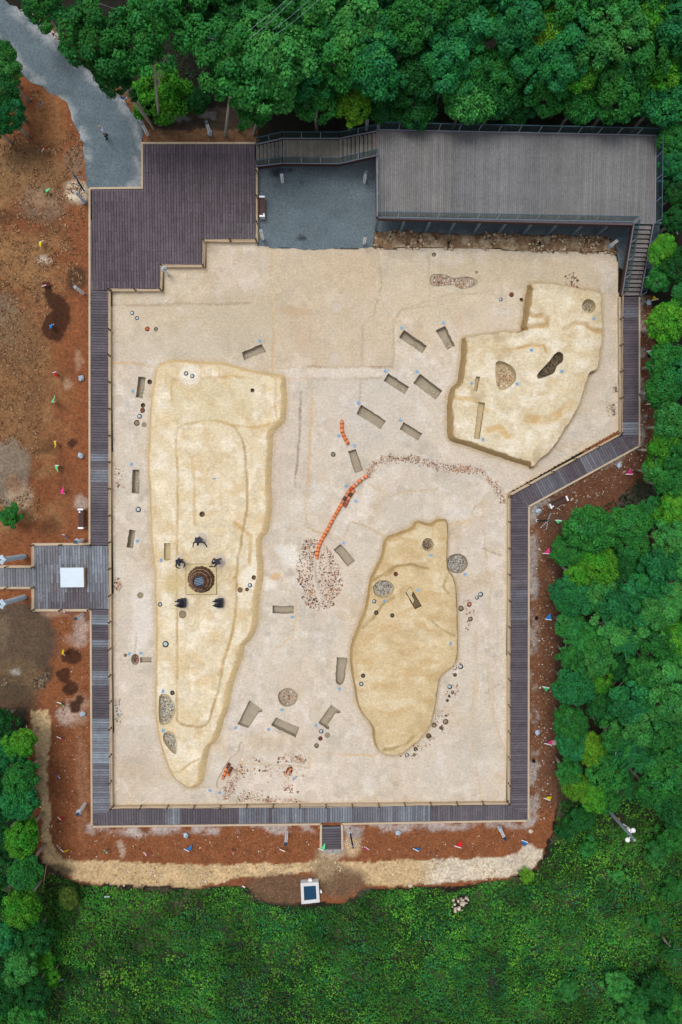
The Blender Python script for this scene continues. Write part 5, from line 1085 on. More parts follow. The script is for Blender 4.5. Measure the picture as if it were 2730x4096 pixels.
stuff('pottery_sherds', chips('pottery_sherds', gauss(zs, [(780, 500, 420, 150, 75), (1180, 520, 260, 130, 60), (1190, 740, 140, 60, 36), (1290, 800, 110, 50, 30)], 83), 0, PAL['pinkmix'], .035, .15, .4, M_sherd, 607), 'loose sherds round the oval pipe hollow')
stuff('pottery_sherds', chips('pottery_sherds', gauss(zs, [(930, 950, 150, 70, 190), (1280, 965, 130, 45, 100)], 84), 0, PAL['pinkmix'], .035, .14, .4, M_sherd, 608), 'sherds against the south walkway edge')
for j, (k, lst, pal, lab) in enumerate([('B1', [(740, 930, 40, 60, 60), (738, 1000, 40, 40, 50)], 'pinkmix', 'pale sherd patch left of the western mound beside the west boardwalk'), ('B4', [(735, 530, 36, 52, 90)], 'mix', 'small brown sherd patch beside the entrance platform'), ('C1', [(740, 190, 30, 60, 60), (742, 260, 34, 50, 60)], 'grey', 'grey and red sherd patch beside the lower west boardwalk'),
        ('B3', [(1145, 405, 26, 45, 40), (1132, 530, 38, 60, 70)], 'grit', 'sherd patch against the northeast boardwalk'), ('A6', [(880, 800, 40, 40, 60), (890, 845, 44, 26, 40)], 'mix', 'sherd patch at the top edge of the northeast mound'),
        ('B6', [(215, 640, 50, 30, 26), (225, 700, 40, 40, 34), (232, 785, 20, 40, 20)], 'mix', 'red sherds round the orange-cored jar'), ('B6', [(170, 1025, 50, 30, 26), (135, 1075, 30, 30, 16), (150, 1190, 30, 50, 30), (90, 1215, 30, 40, 12)], 'mix', 'sherds along the chain of pots right of the southeast mound'),
        ('C2', [(1350, 440, 60, 40, 44), (1380, 490, 40, 30, 20), (1385, 400, 30, 40, 14)], 'mix', 'sherds round the large grey lid'), ('C2', [(1220, 610, 60, 40, 30), (1180, 670, 70, 20, 24), (1290, 555, 30, 20, 10)], 'mix', 'sherds at the foot of the southeast mound')]):
    stuff('pottery_sherds', chips('pottery_sherds', gauss(lambda x, y, k=k: C(k, x, y), lst, 90+j), 0, PAL[pal], .03, .13, .4, M_sherd, 620+j), lab)

# loose stones and clods
def area_pts(poly, n, z, seed, dens=None):
    q = fill_poly(poly, z, n, 1.0, seed)
    if dens is not None: q = q[dens(q[:, 0], q[:, 1])]
    qx, qy = to_px(q[:, 0], q[:, 1], z)
    for k, a, b, r1, r2 in STAIN: cx, cy = C(k, a, b); kp = ((qx-cx)*1.568/r1)**2+((qy-cy)*1.568/r2)**2 > .9; q, qx, qy = q[kp], qx[kp], qy[kp]
    return q
BR = [(130, 88, 56), (144, 104, 70), (108, 74, 48), (158, 122, 86), (88, 60, 40), (172, 142, 108)]
def gz(x, y): return ZG+(fbm(x, y, .6, 70)-.5)*.08
def stones(poly, n, cols, a, b, seed, lab, sc=None):
    d = None if sc is None else (lambda x, y: fbm(x, y, sc, seed) > .5)
    q = area_pts(poly, n, ZG, seed, d); stuff('loose_stones', chips('loose_stones', q, gz(q[:, 0], q[:, 1]), cols, a, b, .7, M_stone, seed, 3.0), lab)
stones([(-120, 560), (200, 470), (330, 560), (340, 900), (330, 1160), (-120, 1160)], 22000, BR, .03, .10, 701, 'brown clods and stones on the upper west bank', .4)
stones([(-120, 1160), (230, 1160), (190, 1500), (150, 1850), (170, 2080), (-120, 2100)], 22000, BR, .03, .10, 702, 'brown gravel on the middle west bank', .4)
stones([(120, 360), (215, 380), (290, 500), (270, 540), (100, 520)], 600, BR, .05, .16, 703, 'orange stones beside the gravel road')
stones([(-80, 2440), (225, 2470), (225, 2620), (180, 2750), (-80, 2800)], 7000, [(92, 78, 64), (70, 58, 46), (120, 102, 82), (140, 122, 98)], .05, .18, 704, 'dark soil clods below the entrance platform', 2.2)
stones([(360, 2470), (350, 3290), (215, 3380), (215, 2470)], 900, BR+[(205, 190, 175)], .03, .09, 705, 'small stones on the red soil beside the west boardwalk')
stones([(380, 3320), (2110, 3300), (2140, 3380), (2050, 3410), (1700, 3430), (260, 3430)], 1500, BR+[(205, 190, 175)], .03, .09, 706, 'small stones on the red soil below the south boardwalk')
stones([(2125, 2050), (2215, 2120), (2215, 3280), (2125, 3280)], 1300, BR+[(180, 172, 165), (205, 200, 195)], .03, .11, 707, 'small stones on the strip beside the east boardwalk')
stones(STRIP, 3000, [(150, 112, 84), (184, 164, 134), (120, 84, 62), (206, 190, 160), (96, 70, 54)], .06, .17, 708, 'stones of the rubble strip below the viewing deck', .7)
stones(SAND[8:], 2600, [(206, 182, 142), (220, 204, 176), (170, 142, 106), (190, 178, 160)], .04, .14, 709, 'pale gravel of the sand apron', 1.2)
stones([(1000, 3540), (1180, 3500), (1440, 3500), (1440, 3570), (1300, 3600), (1000, 3600)], 700, [(110, 88, 66), (136, 112, 86), (92, 72, 54), (150, 130, 106)], .03, .09, 710, 'stones in the brown soil around the white box')
stones([(30, 1800), (110, 1830), (125, 2000), (60, 2030), (-80, 2000), (-80, 1790)], 1300, [(132, 120, 104), (104, 92, 80), (160, 146, 126)], .04, .12, 711, 'grey grit pile at the left picture edge')
stones([(2560, 1200), (2605, 1200), (2600, 1800), (2480, 1940), (2300, 2040), (2125, 2080), (2122, 2030), (2562, 1788)], 900, [(110, 74, 54), (90, 60, 44), (150, 140, 130), (190, 176, 160)], .03, .12, 712, 'small stones between the diagonal boardwalk and the trees')
stones([C('A1', *q) for q in ((120, 60), (330, 230), (430, 310), (470, 330), (360, 215), (150, 50))], 140, [(180, 172, 165), (150, 130, 112), (206, 200, 195)], .08, .25, 713, 'rubble along the far side of the gravel road')

# ------------------------------------------------------------------ orange pipes
segm = MB()
segm.lathe([(.80, 0), (.88, .06), (.98, .55), (1.0, .84)], 12); segm.lathe([(1.0, .86), (1.07, .87), (1.07, .95), (.9, .97), (.86, .86)], 12, mi=1)
pm = segm.mesh('pipe_section', [M_terra, M_terrad], True)
def pipe_run(label, pts_px, n, rad, z, group='orange clay pipes', cols=None):
    pts = [P(*q, z+rad) for q in pts_px]; seg = [(b-a).length for a, b in zip(pts[:-1], pts[1:])]; tot = sum(seg)
    def at(t):
        for a, b, L in zip(pts[:-1], pts[1:], seg):
            if t <= L+1e-6: return a.lerp(b, t/L)
            t -= L
        return pts[-1]
    e = empty('clay_pipe', pts[0]-Vector((0, 0, rad)), label, 'pipe', group)
    for i in range(n):
        a, b = at(tot*i/n), at(tot*(i+1)/n); d = b-a; c = cols[i] if cols and i in cols else (lin(232, 134, 78) if rnd.random() > .15 else lin(206, 136, 98))
        part('pipe_section', pm, e, a-e.location, d.to_track_quat('Z', 'Y').to_euler(), (rad, rad, d.length*1.03), c)
zp = lambda *xy: [(1220+xy[i]/3.797, 1640+xy[i+1]/3.797) for i in range(0, len(xy), 2)]
DK, PK_, RD_ = lin(92, 66, 60), lin(206, 164, 136), lin(206, 88, 50)
pipe_run('short curved run of six orange clay pipe sections', zp(562, 150, 562, 210, 562, 275, 572, 340, 598, 400, 628, 460, 658, 515), 6, .145, 0)
pipe_run('long curving orange clay pipe ending in the oval sherd spread', zp(183, 2262, 187, 2200, 196, 2130, 216, 2060, 250, 1990, 285, 1925, 340, 1830, 400, 1715, 460, 1600, 520, 1500, 580, 1385, 640, 1280, 700, 1200, 765, 1140, 830, 1080, 890, 1035, 958, 1000), 26, .145, 0, cols={24: PK_, 22: PK_, 20: RD_, 17: DK})
pipe_run('short side branch of clay pipe beside the long orange pipe', zp(603, 1475, 640, 1395, 672, 1330, 712, 1270, 752, 1212), 5, .14, 0, cols={3: DK, 1: lin(176, 100, 70), 0: lin(150, 84, 60)})
pipe_run('left row of dark orange pipe sections in the curved trench', [zs(200, 615), zs(228, 545), zs(262, 455), zs(308, 370)], 4, .125, -.15, cols={3: lin(120, 66, 44)})
pipe_run('right row of dark orange pipe sections in the curved trench', [zs(283, 562), zs(312, 490), zs(345, 428)], 3, .125, -.15, cols={2: lin(120, 66, 44), 1: lin(140, 78, 52)})
pipe_run('two orange pipe sections in the dark oval hollow', [zs(1208, 545), zs(1245, 490), zs(1280, 425)], 2, .13, -.26)

# ------------------------------------------------------------------ log kiln and dark figures
hM = MOUNDS['L']['h']+.06
kc = P(806, 2317, hM)
kn = empty('log_kiln', kc, 'conical kiln of upright brown logs bound by two pale hoops', 'kiln')
MB().prism([(-1.19, -1.2), (1.19, -1.2), (1.19, 1.2), (-1.19, 1.2)], -.2, .05).build('plinth', pmat('plinth_clay', lin(212, 194, 152), rough=.92, var=.1, scale=2, fine=.08), kn)
M_joint = pmat('dry_joint', lin(160, 138, 96), rough=.95, var=.3, scale=6)
for a_, b_ in (((-1.22, -1.23), (1.22, -1.23)), ((1.22, -1.23), (1.22, 1.23)), ((1.22, 1.23), (-1.22, 1.23)), ((-1.22, 1.23), (-1.22, -1.23))): MB().bar((*a_, .012), (*b_, .012), .035, .05).build('joint', M_joint, kn)
NL = 52; BR_, TR_, KH = 1.04, .46, 1.22
MB().lathe([(BR_-.08, .02), (TR_-.02, KH-.24)], 32).build('gap_backing', M_black, kn)  # black cone added behind the logs so the gaps between them stay dark
for i in range(NL):
    a = 2*math.pi*i/NL+rnd.uniform(-.02, .02); b0, b1 = BR_+rnd.uniform(-.04, .03), TR_+rnd.uniform(-.03, .03); hz = KH+rnd.uniform(-.06, .04)
    MB().tube([(b0*math.cos(a), b0*math.sin(a), .02), ((b0+b1)/2*math.cos(a+.01), (b0+b1)/2*math.sin(a+.01), hz*.5), (b1*math.cos(a), b1*math.sin(a), hz)], [.07, .055, .036], 6).build('log', M_log, kn)
for t, seg in ((.40, 14), (.72, 9)):
    rr = BR_+(TR_-BR_)*t+.075; MB().tube([(rr*math.cos(2*math.pi*j/seg), rr*math.sin(2*math.pi*j/seg), KH*t) for j in range(seg+1)], .016, 5, caps=False).build('hoop', M_rope, kn)
gl = MB().lathe([(.40, KH-.2), (.40, KH-.14), (0, KH-.14)], 28).build('blue_grate', M_bluegl, kn)
for j in range(5):
    y = -.24+.12*j; hw = math.sqrt(.36**2-y*y)
    for x in np.arange(-hw, hw, .075): MB().box((x+.02, y+(x*.22), KH-.132), (.045, .018, .01), .21).build('white_dash', M_white, gl)
def humanoid(j, mats=None, fingers=True, zc=None, thick=1.0):
    names = list(j); idx = {}; vs = []; es = []; rs = []
    def add(n, p, r): idx[n] = len(vs); vs.append(p); rs.append(r*thick); return idx[n]
    R = dict(pelvis=.14, belly=.13, chest=.15, neck=.055, head0=.078, head1=.098, head2=.07, sh=.068, el=.046, wr=.034, hand=.042, hip=.09, kn=.062, an=.042, heel=.045, toe=.035)
    for n in ('pelvis', 'belly', 'chest', 'neck', 'head0', 'head1', 'head2'): add(n, j[n], R[n])
    ch = [('pelvis', 'belly'), ('belly', 'chest'), ('chest', 'neck'), ('neck', 'head0'), ('head0', 'head1'), ('head1', 'head2')]
    for s in 'LR':
        for n in ('sh', 'el', 'wr', 'hand', 'hip', 'kn', 'an', 'toe'): add(n+s, j[n+s], R[n])
        ch += [('chest', 'sh'+s), ('sh'+s, 'el'+s), ('el'+s, 'wr'+s), ('wr'+s, 'hand'+s), ('pelvis', 'hip'+s), ('hip'+s, 'kn'+s), ('kn'+s, 'an'+s), ('an'+s, 'toe'+s)]
        if fingers:
            w_, h_ = Vector(j['wr'+s]), Vector(j['hand'+s]); d = (h_-w_).normalized(); sd_ = d.cross(Vector((.3, .2, 1))).normalized()
            for f in range(4):
                o = h_+sd_*(f-1.5)*.021; L = (.07, .08, .075, .06)[f]; m1 = add(f'f{s}{f}a', tuple(o+d*(.035+L*.5)), .0105); add(f'f{s}{f}b', tuple(o+d*(.03+L)+Vector((0, 0, -.02))), .009); ch += [('hand'+s, f'f{s}{f}a'), (f'f{s}{f}a', f'f{s}{f}b')]
            o = h_+sd_*.045-d*.02; add(f't{s}a', tuple(o+d*.03), .012); add(f't{s}b', tuple(o+d*.06+sd_*.012), .010); ch += [('wr'+s, f't{s}a'), (f't{s}a', f't{s}b')]
    hp = Vector(j['head1']); fw = Vector(j.get('face', (0, 1, 0))); sdv = Vector((-fw.y, fw.x, 0))
    add('nose', tuple(hp+fw*.118+Vector((0, 0, -.01))), .014); ch.append(('head1', 'nose'))
    for s in (-1, 1): add(f'ear{s}', tuple(hp+sdv*s*.098), .018); ch.append(('head1', f'ear{s}'))
    me = bpy.data.meshes.new('figure'); me.from_pydata([tuple(v) for v in vs], [(idx[a], idx[b]) for a, b in ch], []); ob = bpy.data.objects.new('figure_tmp', me); scene.collection.objects.link(ob)
    sk_ = ob.modifiers.new('skin', 'SKIN'); sv = me.skin_vertices[0].data
    for i, r in enumerate(rs): sv[i].radius = (r, r); sv[i].use_root = (i == 0)
    sb = ob.modifiers.new('sub', 'SUBSURF'); sb.levels = 1; sb.render_levels = 1
    dg = bpy.context.evaluated_depsgraph_get(); m2 = bpy.data.meshes.new_from_object(ob.evaluated_get(dg)); bpy.data.objects.remove(ob); bpy.data.meshes.remove(me)
    m2.materials.clear()
    for q in mats: m2.materials.append(q)
    m2.polygons.foreach_set('use_smooth', [True]*len(m2.polygons))
    return m2
STAND = dict(pelvis=(0, 0, .93), belly=(0, 0, 1.1), chest=(0, .01, 1.32), neck=(0, .02, 1.46), head0=(0, .04, 1.53), head1=(0, .05, 1.62), head2=(0, .04, 1.69),
             shL=(-.18, 0, 1.40), elL=(-.24, -.03, 1.13), wrL=(-.24, .07, .90), handL=(-.235, .10, .83), shR=(.18, 0, 1.40), elR=(.24, -.03, 1.13), wrR=(.23, .08, .91), handR=(.22, .11, .84),
             hipL=(-.09, 0, .88), knL=(-.10, .10, .50), anL=(-.10, .02, .09), toeL=(-.11, .17, .035), hipR=(.09, 0, .88), knR=(.10, .02, .49), anR=(.10, -.16, .10), toeR=(.11, -.01, .035))
# visitor on the road
pb = P(428, 549, .19)
pe = empty('person', pb, 'person in a white shirt and black trousers walking on the gravel road', 'person', None, math.radians(125))
bm_ = humanoid(STAND, [M_shirt, M_trouser, M_skin])
mi = []
for pl in bm_.polygons:
    c = pl.center
    mi.append(2 if (c.z > 1.475 or (abs(c.x) > .195 and c.z < 1.12)) else (1 if c.z < .93 else 0))
bm_.polygons.foreach_set('material_index', mi); part('body', bm_, pe)
MB().ball((0, .03, 1.645), .105, 12, sc=(.95, 1.05, .78)).build('hair', M_hair, pe, True)
MB().box((0, -.17, .045), (.0, .0, .0))
for sx, y in ((-.11, .08), (.11, -.09)): MB().ball((sx, y, .04), .13, 8, sc=(.42, 1.0, .32)).build('shoe', M_trouser, pe, True)
for sx in (-.035, .035): MB().ball((sx, .148, 1.635), .013, 6).build('eye', M_black, pe)
MB().box((0, .145, 1.57), (.05, .012, .012)).build('mouth', pmat('lip', lin(140, 80, 74), var=0), pe)
def figure(name, px, label, rz, pose, prop=None):
    p = P(*px, hM-.03); e = empty(name, p, label, 'statue', 'dark figures around the log kiln', rz); d = dict(STAND); d.update(pose)
    part('body', humanoid(d, [M_statue], thick=1.3), e); rr_ = random.Random(int(px[0])); MB().lathe([(.52, -.12), (.50, .03), (0, .035)], 14, jit=[rr_.uniform(.85, 1.15) for _ in range(14)]).build('base_pad', M_disc, e); return e
BEND = dict(pelvis=(0, -.12, .86), belly=(0, -.02, 1.0), chest=(0, .14, 1.17), neck=(0, .24, 1.26), head0=(0, .29, 1.30), head1=(0, .35, 1.36), head2=(0, .37, 1.43), face=(0, .8, -.3),
            shL=(-.2, .14, 1.22), shR=(.2, .14, 1.22))
d = dict(BEND); d.update(elL=(-.44, .22, 1.05), wrL=(-.58, .46, .92), handL=(-.61, .53, .88), elR=(.38, .26, 1.05), wrR=(.44, .48, .92), handR=(.45, .55, .88), hipL=(-.09, -.1, .82), hipR=(.09, -.1, .82), knL=(-.12, .06, .46), knR=(.12, -.02, .46))
f1 = figure('figure_statue', (804, 2154), 'dark statue bending with both arms spread, above the log kiln', math.pi, d)
MB().box((0, .0, 1.2), (.46, .36, .26)).build('back_basket', M_statue, f1)
d = dict(BEND); d.update(elL=(-.36, .30, 1.0), wrL=(-.28, .56, .94), handL=(-.18, .62, .92), elR=(.36, .34, 1.05), wrR=(.28, .5, 1.0), handR=(.2, .54, .98))
figure('figure_statue', (725, 2237), 'dark statue with arms curved in a ring, upper left of the log kiln', math.radians(205), d)
d = dict(BEND); d.update(elL=(-.34, .32, 1.1), wrL=(-.30, .56, 1.1), handL=(-.26, .64, 1.1), elR=(.30, .26, .96), wrR=(.1, .44, .9), handR=(.02, .48, .88))
f3 = figure('figure_statue', (880, 2240), 'dark statue stooping over a tool, upper right of the log kiln', math.radians(100), d)
MB().tube([(-.3, .7, 1.25), (-.2, .5, .7), (-.1, .35, .05)], .022, 6).build('tool', M_statue, f3); MB().box((0, .02, 1.18), (.44, .38, .26)).build('back_basket', M_statue, f3)
SIT = dict(pelvis=(0, -.1, .42), belly=(0, -.08, .58), chest=(0, -.02, .80), neck=(0, .03, .93), head0=(0, .06, 1.0), head1=(0, .08, 1.08), head2=(0, .07, 1.15), shL=(-.2, -.01, .87), elL=(-.26, .12, .64), wrL=(-.2, .34, .6), handL=(-.17, .41, .6),
           shR=(.2, -.01, .87), elR=(.26, .12, .64), wrR=(.2, .34, .6), handR=(.17, .41, .6), hipL=(-.1, -.06, .40), knL=(-.15, .34, .46), anL=(-.14, .3, .08), toeL=(-.15, .43, .035), hipR=(.1, -.06, .40), knR=(.15, .34, .46), anR=(.14, .3, .08), toeR=(.15, .43, .035))
for q, lab in (((731, 2409), 'dark seated statue, lower left of the log kiln'), ((880, 2409), 'dark seated statue, lower right of the log kiln')):
    f = figure('figure_statue', q, lab, math.radians(90), SIT); MB().box((.0, -.1, .26), (.70, .40, .52)).build('block_seat', M_statue, f); MB().box((.30, .12, .55), (.12, .34, .05)).build('tray', M_statue, f)

# ------------------------------------------------------------------ benches
bench_slat = MB().box((0, 0, 0), (1.38, .095, .035)).mesh('seat_slat', M_dkwood)
bl_ = MB().box((0, 0, .3), (.09, .40, .60)).mesh('end_frame', M_pale); ba_ = MB().box((0, 0, 0), (.13, .42, .07)).mesh('armrest', M_white)
def bench(px, py, rz, label, z=ZG):
    e = empty('bench', P(px, py, z), label, 'bench', 'dark slatted benches with white ends', rz)
    for i in range(4): part('seat_slat', bench_slat, e, (0, -.16+i*.11, .45))
    for i in range(2): part('back_slat', bench_slat, e, (0, -.26-.03*i, .62+i*.13), (1.25, 0, 0))
    for s in (-1, 1): f = part('end_frame', bl_, e, (s*.73, .0, 0)); part('armrest', ba_, f, (0, 0, .62))
    MB().box((.52*1, .12, .475), (.12, .12, .012)).build('paper_slip', M_white, e)
bench(334, 2073, math.radians(90), 'dark slatted bench beside the west boardwalk above the entrance platform'); bench(2226, 2008, math.radians(206), 'dark slatted bench beside the diagonal boardwalk'); bench(1052, 838, math.radians(-90), 'dark slatted bench on the grey gravel court', .05)

# ------------------------------------------------------------------ solar lamp posts
lp = MB().box((0, 0, .72), (.22, .18, 1.44)).mesh('post', M_white); lc = MB().box((0, 0, 1.5), (.24, .24, .09)).mesh('solar_head', M_solar); lbk = MB().box((0, 0, .04), (.19, .17, .08)).mesh('foot', M_black)
groove = MB().box((0, .093, .8), (.02, .006, 1.2)).mesh('groove', M_rail)
def crumple(seed, r0, h, n=12):
    r = random.Random(seed); prof = [(r0*.9, 0), (r0*1.15, h*.25), (r0*.85, h*.5), (r0*1.05, h*.75), (r0*.5, h)]; mb = MB(); mb.lathe(prof, n)
    mb.v = [(x*(1+r.uniform(-.3, .3)), y*(1+r.uniform(-.3, .3)), z*(1+r.uniform(-.08, .08))) for x, y, z in mb.v]; return mb.mesh('plastic_wrap', M_film)
wr = [crumple(i, .14, .55) for i in range(3)]; wrt = [crumple(10+i, .17, .3) for i in range(2)]
LG = 'white solar lamp posts'
def lamp(px, py, label, z=ZG, wrap=None, h=1.2):
    p = P(px, py, z); e = empty('solar_lamp_post', p, label, 'lamp', LG, rnd.uniform(-.3, .3)+math.atan2(-(py-NAD[1]), px-NAD[0])+math.pi/2)
    q = part('post', lp, e, sc=(1, 1, h)); part('groove', groove, q); part('solar_head', lc, e, (0, 0, 1.5*(h-1))); part('foot', lbk, e)
    if wrap == 'b': part('plastic_wrap', wr[rnd.randrange(3)], e, sc=(1.2, 1.2, 1.1))
    if wrap == 't': part('plastic_wrap', wrt[rnd.randrange(2)], e, (0, 0, 1.1*h))
for (x, y), lab, z, wp_ in [((592, 540), 'white solar lamp post at the corner of the road and terrace', ZG, None), ((842, 537), 'white solar lamp post below the second tall tree, behind the terrace', ZG, 'b'), ((338, 808), 'white solar lamp post with plastic wrap near the striped stand', ZG, 'b'), ((335, 1174), 'white solar lamp post on dark soil west of the terrace', ZG, None),
        ((674, 1098), 'white solar lamp post standing on the clay in the terrace corner', .0, 't'), ((334, 2159), 'white solar lamp post north of the entrance platform', ZG, 't'), ((335, 2456), 'white solar lamp post south of the entrance platform', ZG, None), ((342, 3214), 'white solar lamp post at the southwest boardwalk corner', ZG, 't'),
        ((1148, 3329), 'white solar lamp post left of the south spur', ZG, None), ((1998, 3309), 'white solar lamp post at the southeast boardwalk corner', ZG, 'b'), ((2438, 987), 'white solar lamp post under the right end of the deck', .03, 'b'), ((1131, 728), 'white solar lamp post under the stair landing', .04, None),
        ((1459, 729), 'white solar lamp post in the upper right of the gravel court', .04, None), ((1457, 974), 'white solar lamp post in the lower right of the gravel court', .04, None), ((1053, 957), 'white solar lamp post below the bench on the gravel court', .04, None), ((1466, 517), 'white solar lamp post behind the upper stair flight', ZG, None)]:
    lamp(x, y, lab, z, wp_)
film = [MB() for _ in range(3)]; filmm = []
for i in range(3):
    r = random.Random(40+i); mb = MB().lathe([(.13, 0), (.2, .12), (.22, .3), (.16, .44), (.05, .52)], 10); mb.v = [(x*(1+r.uniform(-.28, .28))*1.25, y*(1+r.uniform(-.28, .28)), z*(1+r.uniform(-.1, .1))) for x, y, z in mb.v]; filmm.append(mb.mesh('plastic_bag', M_film))
spb = MB().box((0, 0, .22), (.18, .14, .16)).mesh('lamp_head', M_black); sps = MB().box((0, 0, .08), (.04, .04, .16)).mesh('spike', M_black)
for (x, y), lab in [((328, 1515), 'garden spotlight in clear plastic, upper one on the west bank'), ((327, 1824), 'garden spotlight in clear plastic, level with the grey grit pile'), ((334, 2853), 'garden spotlight in clear plastic below the wet stains'), ((746, 3336), 'garden spotlight in clear plastic, lower left below the south boardwalk'), ((1592, 3327), 'garden spotlight in clear plastic right of the south spur'),
        ((2148, 2927), 'garden spotlight in clear plastic beside the lower east boardwalk'), ((2152, 2043), 'garden spotlight in clear plastic left of the diagonal bench'), ((2473, 1861), 'garden spotlight in clear plastic below the diagonal boardwalk'), ((2592, 1213), 'garden spotlight in clear plastic at the foot of the east stairs')]:
    e = empty('wrapped_spotlight', P(x, y, ZG), lab, 'spotlight', 'spotlights in plastic bags', rnd.uniform(0, 6)); part('plastic_bag', filmm[rnd.randrange(3)], e, sc=(.9, .9, .75)); part('lamp_head', spb, e); part('spike', sps, e)
for (x, y), lab in [((2132, 3034), 'small black spotlight beside the lower east boardwalk'), ((2146, 2465), 'small black spotlight beside the middle east boardwalk'), ((1794, 968), 'small black spotlight on the rubble strip, left one'), ((2159, 970), 'small black spotlight on the rubble strip, right one'), ((2591, 1420), 'small black spotlight beside the northeast boardwalk')]:
    e = empty('ground_spotlight', P(x, y, ZG), lab, 'spotlight', 'black ground spotlights', rnd.uniform(-.4, .4)); part('lamp_head', spb, e, (0, 0, .02), (.5, 0, 0), (1.2, 1.2, 1.2)); part('spike', sps, e)

# ------------------------------------------------------------------ pennants
FC = {'y': lin(236, 216, 30), 'g': lin(96, 214, 140), 'b': lin(36, 130, 205), 'r': lin(214, 20, 30), 'p': lin(246, 60, 150)}; FN = {'y': 'yellow', 'g': 'green', 'b': 'blue', 'r': 'red', 'p': 'pink'}
M_flag = pmat('pennant_cloth', src='obj', rough=.7, var=.1, scale=8); M_cane = pmat('cane', lin(150, 128, 92), var=.2, scale=10)
fl_m = []
for i in range(3):
    mb = MB(); vs = []; r = random.Random(i)
    for a in range(7):
        t = a/6
        for b in range(4):
            u = b/3; hh = .56*(1-t*.88); sg_ = 1 if i != 1 else -1; vs.append((.05*math.sin(t*5+i)-.12*t*t, sg_*.56*t, 1.0-u*hh-.08*t))
    n = len(vs); vs += [(x, y+.008, z) for x, y, z in vs]; fs = []
    for a in range(6):
        for b in range(3):
            k = a*4+b; fs += [(k, k+1, k+5, k+4), (n+k, n+k+4, n+k+5, n+k+1)]
    mb.add(vs, fs); fl_m.append(mb.mesh('pennant', M_flag, True))
hem = MB().box((.0, .0, .72), (.05, .05, .58)).mesh('hem', M_white); cane = MB().tube([(0, 0, -.05), (.01, 0, .5), (0, 0, 1.02)], .011, 5).mesh('cane', M_cane)
FLAGS = [('y', 224, 145, 'on the verge beyond the gravel road'), ('g', 331, 231, 'at the foot of the first tall tree'), ('b', 470, 359, 'between road and first tall tree trunks'), ('b', 119, 387, 'on orange stones beside the road'), ('r', 129, 577, 'on the upper west bank'), ('g', 132, 724, 'on the upper west bank below the red one'),
  ('y', 108, 939, 'on the west bank level with the terrace'), ('p', 121, 1115, 'on the west bank above the long wet stain'), ('b', 154, 1274, 'left of the long wet stain'), ('r', 161, 1494, 'on brown gravel of the middle west bank'), ('g', 159, 1611, 'on the middle west bank below the red one'), ('y', 173, 1757, 'on the middle west bank left of a round wet spot'),
  ('g', 169, 1852, 'beside the grey grit pile'), ('p', 191, 1985, 'right of the lone bush'), ('b', 208, 2150, 'above the entrance platform'), ('r', 216, 2464, 'below the entrance platform'), ('y', 208, 2631, 'beside the dark soil heap'), ('g', 174, 2833, 'at the top of the sand apron'), ('p', 180, 2979, 'on the west arm of the sand apron'), ('b', 200, 3132, 'on the west sand arm below the pink one'),
  ('r', 202, 3303, 'lowest on the west sand arm'), ('y', 209, 3432, 'at the bottom left bend of the sand apron'), ('g', 388, 3437, 'first along the south sand edge'), ('p', 540, 3437, 'second along the south sand edge'), ('b', 723, 3438, 'third along the south sand edge'), ('r', 895, 3433, 'fourth along the south sand edge'), ('y', 1084, 3433, 'left of the white box on the south sand edge'), ('g', 1273, 3433, 'just below the south spur'),
  ('p', 1447, 3419, 'right of the south spur beside a striped stand'), ('b', 1638, 3431, 'on the south sand edge right of the striped stand'), ('r', 1826, 3421, 'on the pale gravel of the south sand edge'), ('b', 2094, 3394, 'at the bottom right bend of the sand apron'), ('y', 2172, 3225, 'near the southeast boardwalk corner'), ('p', 2176, 3009, 'beside the lower east boardwalk'), ('g', 2180, 2778, 'beside the lower east boardwalk, above the pink one'),
  ('b', 2200, 2483, 'against the tree edge beside the middle east boardwalk'), ('p', 2183, 2233, 'beside the upper east boardwalk'), ('g', 2232, 2103, 'near the striped stand by the diagonal bench'), ('p', 2523, 1885, 'below the diagonal boardwalk'), ('y', 2605, 1622, 'against the trees beside the northeast boardwalk, lower one'), ('g', 2610, 1408, 'against the trees beside the northeast boardwalk'), ('y', 2617, 1177, 'against the trees at the foot of the east stairs')]
for i, (c, x, y, where) in enumerate(FLAGS):
    p = P(x, y, ZG+.78); e = empty('pennant_flag', (p.x, p.y, ZG-.02), FN[c]+' pennant on a cane '+where, 'flag', 'colour pennants round the site', 0.0)
    od = math.atan2(-(y-NAD[1]), x-NAD[0])+rnd.uniform(-.7, .7); tl = rnd.uniform(.6, .95); e.location = (p.x-math.cos(od)*.75*math.sin(tl), p.y-math.sin(od)*.75*math.sin(tl), ZG-.02); e.rotation_mode = 'ZYX'; e.rotation_euler = (0, tl, od)
    part('cane', cane, e); part('pennant', fl_m[i % 3], e, color=FC[c], sc=(1.0, .9, 1.0)); part('hem', hem, e)

